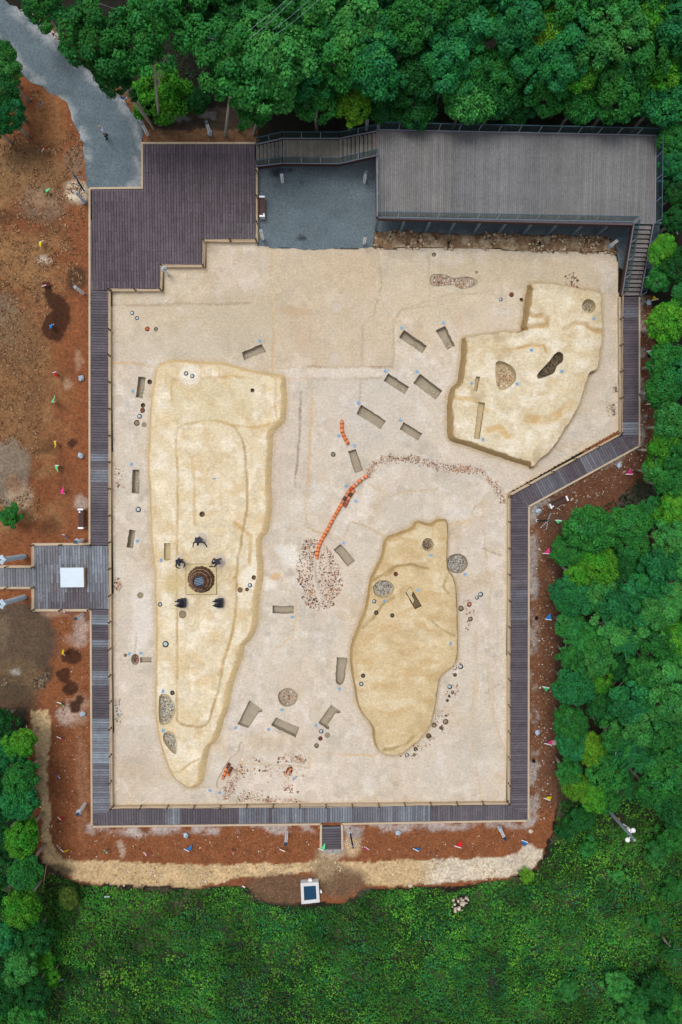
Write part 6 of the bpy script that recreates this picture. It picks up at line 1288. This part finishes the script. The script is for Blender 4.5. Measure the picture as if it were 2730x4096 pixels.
# ------------------------------------------------------------------ striped stands, wrapped poles, camera pole, case, box
M_stripe = pmat('stripe_white', lin(214, 220, 224), rough=.5, var=.05)
def stand(bx, by, tx, ty, arms, label):
    b = P(bx, by, ZG); h = CAM_H*(1-math.hypot(bx-NAD[0], by-NAD[1])/math.hypot(tx-NAD[0], ty-NAD[1])); h = max(1.2, min(3, h)); e = empty('striped_stand', b, label, 'stand', 'black stands with striped arms'); top = P(tx, ty, ZG+h)-b
    MB().tube([(0, 0, 0), top*.5, top], [.07, .065, .06], 10).build('pole', M_black, e); MB().ball(top, .085, 10).build('cap', M_rail, e); MB().box((0, 0, .04), (.22, .22, .10)).build('weight', M_pale, e)
    for (ax, ay) in arms:
        z1 = ZG+h*.80; tip = P(ax, ay, z1)-b; st_ = top*.93
        for k in range(9): MB().tube([st_.lerp(tip, k/9), st_.lerp(tip, (k+1)/9)], .04, 6).build('arm_band', M_black if k % 2 else M_stripe, e)
stand(337, 763, 298, 701, [(331, 710), (314, 741), (292, 712)], 'black stand with striped arms at the lower corner of the road'); z6 = lambda x, y: (2080+x/7.127, 1960+y/7.127)
stand(*z6(490, 876), *z6(828, 876), [z6(870, 680), z6(605, 1070), z6(762, 1110)], 'black stand with striped arms below the diagonal bench'); z3 = lambda x, y: (1380+x/19.6, 3320+y/19.6)
stand(*z3(430, 235), *z3(655, 1390), [z3(130, 820), z3(1225, 960)], 'black stand with striped arms right of the south spur')
def wrapped_pole(bx, by, tx, ty, label):
    b = P(bx, by, ZG); h = 4.0; top = P(tx, ty, ZG+h)-b; e = empty('wrapped_pole', b, label, 'pole', 'poles wrapped in bubble film'); n = 10
    MB().tube([(0, 0, 0), top], .09, 10).build('pole', M_concrete, e)
    for i in range(n): MB().lathe([(.15, 0), (.21, h/n*.45), (.15, h/n*.96)], 14, c=tuple(top*(i/n))).build('film_ring', M_film, e)
    MB().lathe([(.1, -.05), (.42, 0), (.40, .06), (.12, .10), (0, .1)], 10, c=tuple(top), jit=[1, .7]*5).build('cap', M_film, e); MB().ball(top+Vector((0, 0, .1)), .06, 8).build('cap_nut', M_rail, e)
wrapped_pole(101, 2225, 5, 2239, 'tall pole in bubble film above the entrance path'); wrapped_pole(101, 2387, 5, 2416, 'tall pole in bubble film below the entrance path')
cb = P(2441, 3248, ZG); ctop = P(2540, 3361, 4.3)-cb; cp = empty('camera_pole', cb, 'grey concrete pole with two white dome cameras among the trees', 'pole')
MB().tube([(0, 0, 0), ctop], [.15, .11], 12).build('pole', M_concrete, cp)
dirp = Vector((ctop.x, ctop.y, 0)).normalized(); sdp = Vector((-dirp.y, dirp.x, 0))
for s, t, L in ((1, .80, .42), (-1, .86, .40)):
    a = ctop*t; b = a+sdp*s*L; MB().bar(a, b, .05, .05).build('bracket', M_white, cp); MB().ball(b, .2, 14, sc=(1, 1, .8)).build('dome_camera', M_white, cp, True)
MB().box(ctop*.72+sdp*.24, (.3, .22, .34), math.atan2(dirp.y, dirp.x)).build('junction_box', M_white, cp); MB().tube([ctop*.5+sdp*.16, ctop*.62+sdp*.26, ctop*.8+sdp*.18], .045, 8).build('conduit', M_white, cp)
MB().box(ctop*.3+sdp*.16, (.14, .1, .22)).build('wasp_trap', pmat('ochre_plastic', lin(190, 140, 70), var=.1), cp)
# display case on the entrance platform
c0, c1 = P(241, 2271, ZW+.5), P(336, 2349, ZW+.5); dc = empty('display_case', ((c0+c1)/2).to_2d().to_3d()+Vector((0, 0, ZW)), 'low wooden case under a curved silver sheet on the entrance platform', 'display case'); sx, sy = abs(c1.x-c0.x), abs(c1.y-c0.y)
wm = pmat('case_timber', lin(150, 122, 92), var=.2, scale=6)
MB().box((.06, 0, .2), (sx-.12, sy-.1, .4)).build('case', wm, dc); MB().box((sx/2+.06, 0, .38), (.05, sy, .05)).build('side_rail', wm, dc); MB().box((sx/2+.06, 0, .12), (.05, sy, .05)).build('side_rail', wm, dc)
mb = MB(); nseg = 10; vs = []
for i in range(nseg+1): t = i/nseg; vs += [(-sx/2+sx*t, y, .46+.02*math.sin(t*math.pi)-.02*t+dz) for y in (-sy/2, sy/2) for dz in (0, .015)]
fs = []
for i in range(nseg): k = i*4; fs += [(k+1, k+5, k+7, k+3), (k, k+2, k+6, k+4), (k, k+4, k+5, k+1), (k+2, k+3, k+7, k+6)]
mb.add(vs, fs+[(0, 1, 3, 2), (nseg*4, nseg*4+2, nseg*4+3, nseg*4+1)]).build('silver_sheet', M_silver, dc)
# white concrete box with a blue lid
bxp = [P(*q, .62) for q in ((1203, 3533), (1275, 3529), (1280, 3609), (1207, 3617))]; bc = sum(bxp, Vector())/4; wb = empty('utility_box', (bc.x, bc.y, 0), 'white concrete box with a sunken blue lid below the south spur', 'utility box'); poly = [(p.x-bc.x, p.y-bc.y) for p in bxp]
MB().prism(poly, 0, .52).build('box', M_pale, wb)
for i in range(4):
    a, b = Vector(poly[i]), Vector(poly[(i+1) % 4]); a2, b2 = a*.68, b*.68; MB().prism([tuple(a), tuple(b), tuple(b2), tuple(a2)], .522, .62).build('rim', M_pale, wb)
MB().prism([(x*.675, y*.675) for x, y in poly], .524, .56).build('blue_lid', M_bluegl, wb)
MB().box((0, .95, .35), (.28, .2, .18)).build('pipe_stub', M_white, wb)
# small single things
M_lime = pmat('limestone', lin(205, 192, 172), rough=.95, var=.2, scale=5, bump=.3)
def rock(px, py, r, label, seed, m=M_lime, z=ZG):
    rr = random.Random(seed); mb = MB().ball((0, 0, r*.4), r, 8, sc=(1, .85, .6)); mb.v = [(x*(1+rr.uniform(-.18, .18)), y*(1+rr.uniform(-.18, .18)), zz) for x, y, zz in mb.v]
    o = link(bpy.data.objects.new('rock', mb.mesh('rock', m))); o.location = P(px, py, z); tag(o, label, 'rock')
rock(2122, 3323, .22, 'pale square stone below the southeast boardwalk corner', 1); rock(2214, 2968, .3, 'tan boulder at the tree edge by the lower east boardwalk', 2); rock(1642, 3540, .2, 'pale stone on the lower edge of the sand apron', 3)
def heap(): 
    r = np.random.default_rng(9); q = []
    for _ in range(34): a, b = r.normal(0, .45, 2); p = P(1850+a*44, 3604+b*30, ZG+.2); q.append((p.x, p.y))
    stuff('limestone_heap', chips('limestone_heap', np.array(q), ZG+.3, [(220, 206, 190), (196, 180, 160), (170, 156, 138)], .08, .26, .7, M_stone, 88), 'little heap of pale limestone in the green undergrowth')
heap()
def sheetlet(px, py, w_, h_, rz, label, mat, name, cat):
    mb = MB(); r = random.Random(px); n = 5; vs = [(w_*(i/n-.5), h_*(k-.5)*(1-.5*abs(i/n-.5)), .1+.05*r.random()) for i in range(n+1) for k in (0, 1)]; m_ = len(vs); vs += [(x, y, z+.01) for x, y, z in vs]; fs = [(2*i, 2*i+1, 2*i+3, 2*i+2) for i in range(n)]+[(m_+2*i, m_+2*i+2, m_+2*i+3, m_+2*i+1) for i in range(n)]
    mb.add(vs, fs); o = link(bpy.data.objects.new(name, mb.mesh(name, mat))); o.location = P(px, py, ZG+.35); o.rotation_euler.z = rz; tag(o, label, cat)
sheetlet(1285, 3563, .12, .32, .2, 'white leaf-shaped scrap right of the white box', M_white, 'plastic_scrap', 'scrap'); sheetlet(431, 3583, .45, .14, 0, 'pale plastic scrap in the undergrowth below the sand apron', M_film, 'plastic_scrap', 'scrap'); sheetlet(250, 3916, .28, .2, .6, 'pale blue scrap in the undergrowth at lower left', M_film, 'plastic_scrap', 'scrap'); sheetlet(976, 3543, .26, .1, -.5, 'white scrap at the left end of the brown soil patch', M_white, 'plastic_scrap', 'scrap')
def stick(a, b, r, label, z=ZG+.25):
    p, q = P(*a, z), P(*b, z+.05); o = link(bpy.data.objects.new('dry_stick', MB().tube([(0, 0, 0), (q-p)*.5+Vector((0, .03, .03)), q-p], [r, r*.8, r*.5], 5).mesh('dry_stick', M_cane))); o.location = p; tag(o, label, 'stick')
stick((189, 3447), (171, 3570), .05, 'long pale cane at the bottom left bend of the sand apron', ZG+.7); stick((1367, 3664), (1394, 3686), .04, 'short pale stick in the undergrowth right of the white box', .5); stick((1268, 3720), (1315, 3708), .04, 'thin dry stick in the undergrowth below the white box', .5); stick((2168, 3308), (2212, 3368), .025, 'thin cane at the tree edge near the southeast corner', .5); stick((1645, 3689), (1646, 3665), .03, 'pale upright stick in the undergrowth', .5)
# ------------------------------------------------------------------ trees
def unit(v): return v/np.maximum(1e-9, np.linalg.norm(v, axis=-1, keepdims=True))
def leaves(pos, nrm, L, W, r, fold=.25):
    n = len(pos); t = unit(np.cross(nrm, r.normal(size=(n, 3)))); b = np.cross(nrm, t)
    L = (L*r.uniform(.7, 1.3, n))[:, None]; W = (W*r.uniform(.7, 1.3, n))[:, None]
    v = np.stack([pos-t*L/2, pos+b*W/2-nrm*W*fold, pos+t*L/2-nrm*L*.15, pos-b*W/2-nrm*W*fold], 1).reshape(-1, 3)
    f = np.arange(4*n).reshape(n, 4); return v, f
def crown(name, seed, nl, lr, nleaf, leaf, rad=(.62, .82), zmin=-.45, squash=.85, up=.45, aspect=.6):
    r = np.random.default_rng(seed); i = np.arange(nl)+.5
    z = 1-(1-zmin)*i/nl; ph = i*2.39996+r.uniform(-.25, .25, nl); s = np.sqrt(np.maximum(0, 1-z*z))
    d = unit(np.column_stack([s*np.cos(ph), s*np.sin(ph), z])+r.normal(0, .12, (nl, 3)))
    lob = 1+.16*(np.sin(ph*2+seed)+np.cos(z*4+ph))*.7
    c = d*(r.uniform(rad[0], rad[1], nl)*lob)[:, None]; c[:, 2] *= squash; lrr = lr*r.uniform(.75, 1.3, nl); lt = r.uniform(.78, 1.22, nl)
    k = r.integers(0, nl, nleaf); dd = unit(r.normal(size=(nleaf, 3))); out = (dd*d[k]).sum(1); dd = np.where((out < -.15)[:, None], -dd, dd)
    pos = c[k]+dd*(lrr[k]*r.uniform(.55, 1.08, nleaf))[:, None]*np.array([1, 1, .85])
    nrm = unit(dd*.7+np.array([0, 0, up])+r.normal(0, .38, (nleaf, 3)))
    v, f = leaves(pos, nrm, leaf, leaf*aspect, r); return np_mesh(name, v, f, M_leaf, False, None, lt[k]*r.uniform(.6, 1.5, nleaf))
def fern(name, seed, nf=34):
    r = np.random.default_rng(seed); P_, N_, = [], []; T_ = []
    vv = []; ff = []; tt = []; b = 0
    for i in range(nf):
        a = r.uniform(0, 6.28); el = r.uniform(-.1, .9); L = r.uniform(.55, .95); o = r.normal(0, .22, 3)*np.array([1, 1, .6]); dirh = np.array([math.cos(a), math.sin(a), 0]); sd_ = np.array([-math.sin(a), math.cos(a), 0]); tn = r.uniform(.75, 1.25)
        for j in range(13):
            t = (j+1)/13; p = o+dirh*L*t+np.array([0, 0, math.sin(el)*L*t-.45*L*t*t]); wl = .20*(1-abs(t-.45)*1.1)
            for s in (-1, 1):
                q = p+sd_*s*wl+dirh*.05-np.array([0, 0, .05]); w_ = dirh*.028
                vv += [p-w_*.3, (p+q)/2-w_, q, (p+q)/2+w_]; ff.append((b, b+1, b+2, b+3)); b += 4; tt.append(tn*r.uniform(.85, 1.15))
    return np_mesh(name, np.array(vv), np.array(ff), M_leaf, False, None, tt)
CRN = {'round': [crown('crown', 10+i, 70, .235, 8500, .108) for i in range(4)],
       'loose': [crown('crown', 30+i, 40, .26, 6000, .125, rad=(.30, .95), zmin=-.3, up=.7) for i in range(4)],
       'clump': [crown('crown', 50+i, 48, .27, 7200, .115, rad=(.5, .92), zmin=-.4) for i in range(4)],
       'poplar': [crown('crown', 70+i, 54, .25, 8000, .092, rad=(.35, 1.0), zmin=-.5, squash=1.1, up=.4, aspect=.75) for i in range(3)],
       'fern': [fern('crown', 90+i) for i in range(3)]}
def trunk_mesh(seed, lean=0.0):
    r = random.Random(seed); mb = MB(); mb.tube([(0, 0, 0), (.02, .01, .35), (-.01, .02, .7), (0, 0, 1)], [.035, .028, .02, .01], 8)
    for i in range(6):
        a = r.uniform(0, 6.28); z = r.uniform(.45, .85); L = r.uniform(.15, .3); mb.tube([(0, 0, z), (math.cos(a)*L*.5, math.sin(a)*L*.5, z+L*.45), (math.cos(a)*L, math.sin(a)*L, z+L*.8)], [.014, .01, .004], 5)
    return mb.mesh('trunk', M_bark, True)
TRK = [trunk_mesh(i) for i in range(3)]
GC = {'D': (.018, .118, .024), 'M': (.032, .198, .033), 'B': (.074, .290, .023), 'T': (.025, .195, .052), 'Y': (.125, .31, .022), 'L': (.056, .262, .052), 'O': (.10, .17, .03)}
GN = {'D': 'dark green', 'M': 'mid green', 'B': 'bright green', 'T': 'blue-green', 'Y': 'yellow-green', 'L': 'light green', 'O': 'olive'}
KN = {'round': 'round-crowned tree', 'loose': 'loose-leaved tree', 'clump': 'bushy tree', 'poplar': 'tall pale-trunked tree', 'fern': 'feathery tree'}
ORD = ['first', 'second', 'third', 'fourth', 'fifth', 'sixth', 'seventh', 'eighth', 'ninth', 'tenth', 'eleventh', 'twelfth', 'thirteenth', 'fourteenth', 'fifteenth', 'sixteenth', 'seventeenth', 'eighteenth', 'nineteenth', 'twentieth', 'twenty-first', 'twenty-second', 'twenty-third', 'twenty-fourth']
tcount = [0]
def tree(x, y, r, kind, c, zc, label, group, base=None, rmul=1.0):
    R = r*DS/FPX*(CAM_H-zc); p = PD(x, y, zc); b = P(*base, ZG) if base else Vector((p.x, p.y, ZG)); i = tcount[0]; tcount[0] += 1
    e = empty(('poplar' if kind == 'poplar' else 'tree') if r > 27 else 'shrub', b-Vector((0, 0, .1)), label, 'tree' if r > 27 else 'shrub', group)
    me = CRN[kind][i % len(CRN[kind])]; s = R*(1.06 if zc > 6.4 or y < 300 else .98); zs_ = rnd.uniform(.85, 1.1); rot = rnd.uniform(0, 6.28)
    cr = part('crown', me, e, p-e.location, (rnd.uniform(-.15, .15), rnd.uniform(-.15, .15), rot), (s, s*rnd.uniform(.92, 1.08), s*zs_), tuple(np.array(GC[c])*rnd.uniform(.82, 1.2)))
    d = p-e.location; H = d.length; q = d.to_track_quat('Z', 'Y').to_euler(); tw = min(1.0, 3.6/H) if kind == 'poplar' else max(.6, min(1.3, 4/H))
    part('trunk', TRK[i % 3], e, (0, 0, 0), q, (H*tw, H*tw, H))
    return e
def row(items, where, order, group):
    for i, (x, y, r, kind, c, zc) in enumerate(items): tree(x, y, r, kind, c, zc, f'{GN[c]} {KN[kind]}, {ORD[i]} from the {order} {where}' if r > 27 else f'{GN[c]} shrub, {ORD[i]} from the {order} {where}', group)
# tall pale-trunked trees at the terrace
PG_ = 'tall pale-trunked trees'
tree(238, 98, 76, 'poplar', 'M', 9, 'tall pale-trunked tree leaning over the gravel road', PG_, (617, 516)); tree(350, 72, 74, 'poplar', 'M', 9.5, 'tall pale-trunked tree whose trunk crosses the bright bush', PG_, (640, 500))
tree(262, 172, 44, 'poplar', 'D', 7.5, 'lower leafy tree hanging over the road edge', PG_, (610, 505)); tree(540, 150, 74, 'poplar', 'M', 9, 'tall pale-trunked tree behind the terrace, left trunk', PG_, (901, 545)); tree(625, 152, 82, 'poplar', 'L', 9, 'tall pale-trunked tree behind the terrace, right trunk', PG_, (1015, 539)); tree(585, 228, 52, 'poplar', 'M', 6.5, 'low leafy tree between the two trunks behind the terrace', PG_, (955, 520))
tree(374, 218, 56, 'clump', 'B', 1.2, 'bright yellow-green bush among the pale trunks by the road', 'shrubs'); tree(456, 232, 24, 'clump', 'D', 1.2, 'small dark shrub right of the bright bush', 'shrubs')
tree(100, 12, 40, 'clump', 'M', 4, 'green tree at the top edge beyond the gravel road', 'verge trees'); tree(190, 45, 34, 'clump', 'D', 3, 'dark small tree beside the first tall pale trunk', 'verge trees'); tree(25, 1186, 27, 'loose', 'M', 1.6, 'lone green bush on the west bank beside the grit pile', 'shrubs')
FG = 'forest trees'
row([(-5, 130, 36, 'clump', 'M', 4), (14, 165, 34, 'clump', 'L', 4), (8, 215, 36, 'round', 'D', 4), (22, 262, 34, 'round', 'T', 3.5), (-12, 285, 30, 'clump', 'D', 3)], 'at the left edge beside the road', 'top', 'trees at the upper left edge')
row([(728, 220, 54, 'round', 'M', 5), (812, 230, 46, 'round', 'Y', 4.6), (884, 236, 45, 'round', 'D', 4.2), (958, 234, 50, 'round', 'D', 4.4), (1073, 216, 60, 'round', 'L', 5), (1148, 214, 50, 'round', 'D', 4.8), (1190, 244, 36, 'clump', 'D', 3.8), (1252, 197, 58, 'round', 'M', 5), (1332, 230, 46, 'round', 'M', 4.4), (1424, 214, 66, 'round', 'M', 5.2), (1522, 224, 58, 'round', 'T', 5), (1592, 222, 50, 'round', 'M', 5)], 'in the front row behind the deck', 'left', FG)
row([(700, 150, 60, 'clump', 'T', 6.5), (772, 138, 62, 'loose', 'M', 7), (855, 160, 60, 'clump', 'T', 7), (925, 190, 46, 'round', 'D', 5.5), (965, 160, 54, 'round', 'D', 6), (1030, 150, 50, 'loose', 'T', 7), (1088, 165, 44, 'clump', 'M', 6), (1150, 160, 52, 'round', 'M', 6), (1205, 145, 46, 'loose', 'T', 7), (1285, 145, 52, 'loose', 'T', 7), (1330, 165, 46, 'round', 'B', 6.2), (1362, 105, 52, 'loose', 'L', 7.5), (1418, 168, 44, 'clump', 'L', 6), (1470, 140, 52, 'loose', 'M', 7), (1520, 150, 56, 'round', 'B', 6), (1580, 150, 56, 'clump', 'T', 6)], 'in the second row behind the deck', 'left', FG)
row([(445, 30, 50, 'clump', 'D', 6), (500, 65, 40, 'fern', 'T', 6), (560, 55, 58, 'clump', 'D', 6.5), (650, 50, 66, 'loose', 'M', 7.5), (735, 60, 64, 'loose', 'M', 8), (815, 55, 66, 'loose', 'L', 8), (890, 70, 58, 'loose', 'T', 7.5), (950, 50, 58, 'clump', 'M', 8), (1010, 70, 52, 'loose', 'D', 7), (1070, 70, 54, 'loose', 'T', 7.5), (1125, 30, 44, 'round', 'B', 7), (1178, 55, 58, 'loose', 'T', 8), (1250, 78, 52, 'round', 'Y', 7), (1305, 95, 50, 'loose', 'T', 7.5), (1335, 40, 46, 'clump', 'D', 7), (1392, 50, 48, 'round', 'O', 7), (1445, 70, 52, 'loose', 'L', 8), (1500, 45, 54, 'round', 'B', 7.5), (1555, 70, 58, 'loose', 'T', 8)], 'in the third row behind the deck', 'left', FG)
row([(430, -25, 56, 'clump', 'M', 7), (540, -20, 56, 'clump', 'D', 7), (630, -22, 60, 'loose', 'M', 8), (720, -20, 60, 'loose', 'D', 8), (810, -25, 64, 'loose', 'M', 8), (900, -15, 62, 'loose', 'T', 8), (985, -12, 60, 'loose', 'M', 8), (1060, -10, 58, 'clump', 'D', 8), (1130, -30, 58, 'loose', 'T', 8), (1210, -12, 56, 'loose', 'T', 8), (1285, 8, 56, 'clump', 'M', 8), (1360, -15, 58, 'clump', 'D', 8), (1440, -15, 60, 'loose', 'M', 8), (1520, -20, 60, 'clump', 'T', 8), (1600, 10, 60, 'clump', 'M', 8)], 'cut by the top picture edge', 'left', FG)
EG = 'trees right of the boardwalk'
row([(1545, 322, 38, 'round', 'M', 3.6), (1550, 382, 36, 'clump', 'T', 3.4), (1562, 440, 34, 'clump', 'D', 3), (1556, 505, 32, 'clump', 'D', 3), (1523, 577, 33, 'round', 'B', 3.4), (1516, 640, 32, 'round', 'M', 3.2), (1568, 610, 40, 'clump', 'D', 4), (1533, 740, 50, 'round', 'B', 4), (1570, 680, 34, 'clump', 'M', 4), (1530, 830, 40, 'clump', 'M', 4), (1524, 893, 46, 'round', 'M', 4), (1568, 850, 40, 'clump', 'T', 4.5)], 'along the right edge beside the deck stairs', 'top', EG)
row([(1545, 975, 50, 'round', 'L', 4.4), (1522, 1030, 42, 'clump', 'B', 4.2), (1562, 1050, 44, 'clump', 'M', 4.8), (1548, 1110, 46, 'clump', 'M', 4.6), (1515, 1080, 36, 'clump', 'L', 4), (1556, 1175, 50, 'clump', 'B', 5), (1498, 1178, 36, 'round', 'M', 4), (1540, 1240, 48, 'clump', 'L', 5.5)], 'in the clump right of the diagonal boardwalk', 'top', EG)
row([(1356, 1214, 62, 'round', 'M', 4.4), (1308, 1264, 40, 'round', 'M', 3.6), (1378, 1302, 50, 'round', 'B', 4.2), (1330, 1318, 38, 'clump', 'B', 3.6), (1316, 1372, 48, 'round', 'T', 4), (1384, 1372, 40, 'clump', 'L', 4.6), (1312, 1440, 38, 'round', 'M', 3.6), (1352, 1468, 44, 'clump', 'M', 4), (1318, 1510, 40, 'loose', 'M', 3.6), (1372, 1518, 42, 'clump', 'L', 4.2), (1320, 1578, 48, 'round', 'T', 4), (1376, 1570, 34, 'clump', 'B', 4), (1312, 1662, 44, 'round', 'M', 3.8), (1322, 1712, 42, 'round', 'T', 3.6), (1362, 1722, 44, 'round', 'Y', 4), (1308, 1775, 34, 'clump', 'M', 3.2), (1322, 1806, 36, 'round', 'Y', 3.4), (1362, 1826, 38, 'clump', 'B', 3.6)], 'in the column beside the east boardwalk', 'top', EG)
row([(1446, 1205, 46, 'round', 'M', 4.6), (1452, 1256, 42, 'round', 'M', 4.6), (1440, 1310, 52, 'round', 'D', 4.2), (1430, 1395, 56, 'loose', 'T', 5.5), (1480, 1350, 44, 'loose', 'T', 5.5), (1420, 1450, 50, 'loose', 'L', 5.2), (1446, 1474, 42, 'fern', 'T', 6), (1490, 1420, 46, 'loose', 'L', 6), (1435, 1530, 42, 'round', 'D', 4), (1395, 1620, 50, 'round', 'D', 4), (1480, 1545, 48, 'loose', 'M', 5.5), (1448, 1610, 54, 'loose', 'T', 6), (1412, 1690, 44, 'loose', 'M', 5), (1470, 1668, 52, 'loose', 'L', 6), (1436, 1712, 44, 'fern', 'T', 5.6), (1478, 1745, 50, 'fern', 'T', 5.6), (1400, 1770, 46, 'clump', 'M', 4.4), (1440, 1800, 40, 'fern', 'D', 4.6), (1392, 1832, 36, 'clump', 'M', 3.4)], 'in the middle belt of the right-hand wood', 'top', EG)
row([(1515, 1310, 52, 'loose', 'T', 6), (1570, 1300, 46, 'clump', 'L', 6), (1540, 1390, 50, 'loose', 'L', 6), (1575, 1400, 40, 'fern', 'D', 5), (1512, 1480, 44, 'loose', 'M', 6), (1552, 1468, 50, 'round', 'B', 5.6), (1535, 1540, 52, 'loose', 'L', 6.2), (1580, 1545, 46, 'loose', 'T', 6), (1520, 1615, 54, 'loose', 'L', 6.4), (1572, 1625, 50, 'loose', 'M', 6), (1530, 1690, 52, 'loose', 'M', 6.2), (1576, 1700, 46, 'clump', 'T', 6), (1512, 1760, 46, 'loose', 'M', 5.4), (1556, 1780, 50, 'clump', 'M', 5.4), (1500, 1815, 42, 'clump', 'M', 4.6), (1556, 1850, 46, 'clump', 'D', 4.4)], 'in the outer belt of the right-hand wood', 'top', EG)
WG = 'trees at the left edge'
row([(46, 1708, 36, 'clump', 'B', 3.4), (8, 1735, 36, 'clump', 'T', 3.6), (48, 1786, 42, 'round', 'M', 3.8), (46, 1842, 46, 'round', 'T', 4), (52, 1925, 44, 'round', 'B', 4), (58, 2002, 42, 'round', 'M', 4), (52, 2088, 48, 'round', 'B', 4), (76, 2160, 40, 'clump', 'D', 3), (48, 2222, 40, 'clump', 'L', 3.6), (102, 2204, 22, 'clump', 'B', 2), (120, 2246, 20, 'clump', 'B', 1.8), (78, 2284, 34, 'clump', 'D', 3), (60, 2345, 44, 'clump', 'M', 3.4)], 'in the column at the lower left edge', 'top', WG)
row([(-4, 1660, 36, 'clump', 'D', 3), (-6, 1790, 40, 'clump', 'D', 3.4), (-4, 1860, 40, 'clump', 'D', 3.4), (2, 1930, 36, 'clump', 'D', 3.2), (-2, 2000, 40, 'clump', 'D', 3.4), (-4, 2075, 40, 'clump', 'D', 3.4), (4, 2150, 40, 'clump', 'T', 3.4), (-6, 2225, 40, 'clump', 'D', 3.4), (8, 2290, 38, 'clump', 'D', 3.2), (0, 2350, 40, 'clump', 'M', 3.2)], 'cut by the lower left picture edge', 'top', WG)
row([(158, 2062, 25, 'round', 'O', 1.4), (1305, 2269, 26, 'clump', 'L', 1.0), (1420, 2264, 32, 'clump', 'L', 1.8), (1462, 2296, 34, 'clump', 'M', 1.8), (1452, 2338, 36, 'clump', 'L', 1.8), (1510, 2270, 34, 'clump', 'D', 2), (1552, 2190, 36, 'fern', 'D', 2.4), (1565, 2320, 40, 'clump', 'M', 2.4), (1512, 2345, 36, 'clump', 'D', 2), (1335, 1880, 30, 'clump', 'D', 1.4), (1545, 1925, 38, 'clump', 'M', 1.8), (1300, 1905, 24, 'loose', 'D', 1.0), (1350, 1945, 26, 'loose', 'M', .9), (1505, 1960, 30, 'loose', 'L', 1.0), (1420, 2010, 22, 'loose', 'L', .7), (1545, 2040, 28, 'loose', 'M', .9), (730, 2140, 20, 'loose', 'D', .6), (1210, 2010, 18, 'loose', 'Y', .6), (1500, 2120, 24, 'loose', 'M', .8)], 'standing in the undergrowth at the bottom', 'left', 'bushes in the undergrowth')

# ------------------------------------------------------------------ undergrowth (nobody could count it)
def cover(name, poly, n, seed, label, size=.15, hmax=.35, c=GC['M'], exclude=()):
    r = np.random.default_rng(seed); q = fill_poly(poly, ZG, n, 1.0, seed); x, y = q[:, 0], q[:, 1]; px, py = to_px(x, y, ZG)
    g = fbm(x, y, .9, seed+1); g2 = fbm(x, y, 3.5, seed+2); ok = (g*.6+g2*.4+r.uniform(-.1, .1, len(x))) > .385
    for cx, cy, rx, ry in exclude: ok &= ((px-cx)/rx)**2+((py-cy)/ry)**2 > r.uniform(.6, 1.2, len(x))
    x, y, g, g2, px, py = x[ok], y[ok], g[ok], g2[ok], px[ok], py[ok]; m_ = len(x)
    z = ZG+(fbm(x, y, 2.2, 72)-.5)*.5+r.random(m_)**.6*hmax*(.25+1.5*smooth(.35, .7, g))
    nrm = unit(np.column_stack([r.normal(0, .45, m_), r.normal(0, .45, m_), np.full(m_, 1.0)])); v, f = leaves(np.column_stack([x, y, z]), nrm, size, size*.62, r)
    tn = r.uniform(.65, 1.35, m_)*(.62+.85*smooth(.3, .72, g2))*(.85+.35*smooth(.35, .7, fbm(x, y, .45, seed+5)))
    o = link(bpy.data.objects.new(name, np_mesh(name, v, f, M_leaf, False, None, tn))); o.color = (*c, 1); tag(o, label, None, None, 'stuff'); return o
EX = [(1190, 3570, 110, 60), (1130, 3560, 150, 60), (1850, 3602, 34, 26), (1360, 3560, 100, 50), (2470, 3270, 30, 30)]
cover('undergrowth', VEG, 190000, 801, 'dense low green undergrowth filling the bottom of the picture', .155, .42, (.048, .200, .028), EX)
cover('undergrowth', VEG, 60000, 805, 'brighter sprigs among the low green undergrowth', .17, .6, (.095, .275, .026), EX)
cover('undergrowth', [(500, 3700), (900, 3600), (1500, 3620), (2300, 3500), (2900, 3400), (2980, 4400), (1800, 4300), (700, 4350), (100, 4000)], 42000, 807, 'blue-green patches among the low green undergrowth', .17, .5, (.022, .145, .046), EX)
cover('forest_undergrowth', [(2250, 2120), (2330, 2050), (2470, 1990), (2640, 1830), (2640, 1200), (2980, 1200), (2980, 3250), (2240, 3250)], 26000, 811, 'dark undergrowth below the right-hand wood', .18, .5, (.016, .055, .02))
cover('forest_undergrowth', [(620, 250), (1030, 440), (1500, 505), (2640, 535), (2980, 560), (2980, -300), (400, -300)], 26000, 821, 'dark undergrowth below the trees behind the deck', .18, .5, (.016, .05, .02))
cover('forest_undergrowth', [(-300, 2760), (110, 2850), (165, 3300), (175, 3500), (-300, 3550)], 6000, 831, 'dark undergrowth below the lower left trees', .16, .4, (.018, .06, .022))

# ------------------------------------------------------------------ overhead wires
def wire(a, b, za, zb, label):
    p, q = P(*a, za), P(*b, zb); pts = [p.lerp(q, t/12)-Vector((0, 0, .15*4*(t/12)*(1-t/12))) for t in range(13)]
    o = link(bpy.data.objects.new('overhead_wire', MB().tube([v-p for v in pts], .007, 5).mesh('overhead_wire', M_chrome))); o.location = p; tag(o, label, 'wire', 'overhead wires')
wire((1165, -20), (990, 125), 11, 11, 'overhead wire crossing the treetops, leftmost of four'); wire((1190, -20), (1005, 150), 11, 11, 'overhead wire crossing the treetops, second of four'); wire((1240, -5), (1090, 120), 11, 11, 'overhead wire crossing the treetops, third of four'); wire((1280, -5), (1100, 140), 11, 11, 'overhead wire crossing the treetops, rightmost of four')
wire((345, -5), (870, 160), 10, 8, 'overhead wire running between the two groups of tall trees')
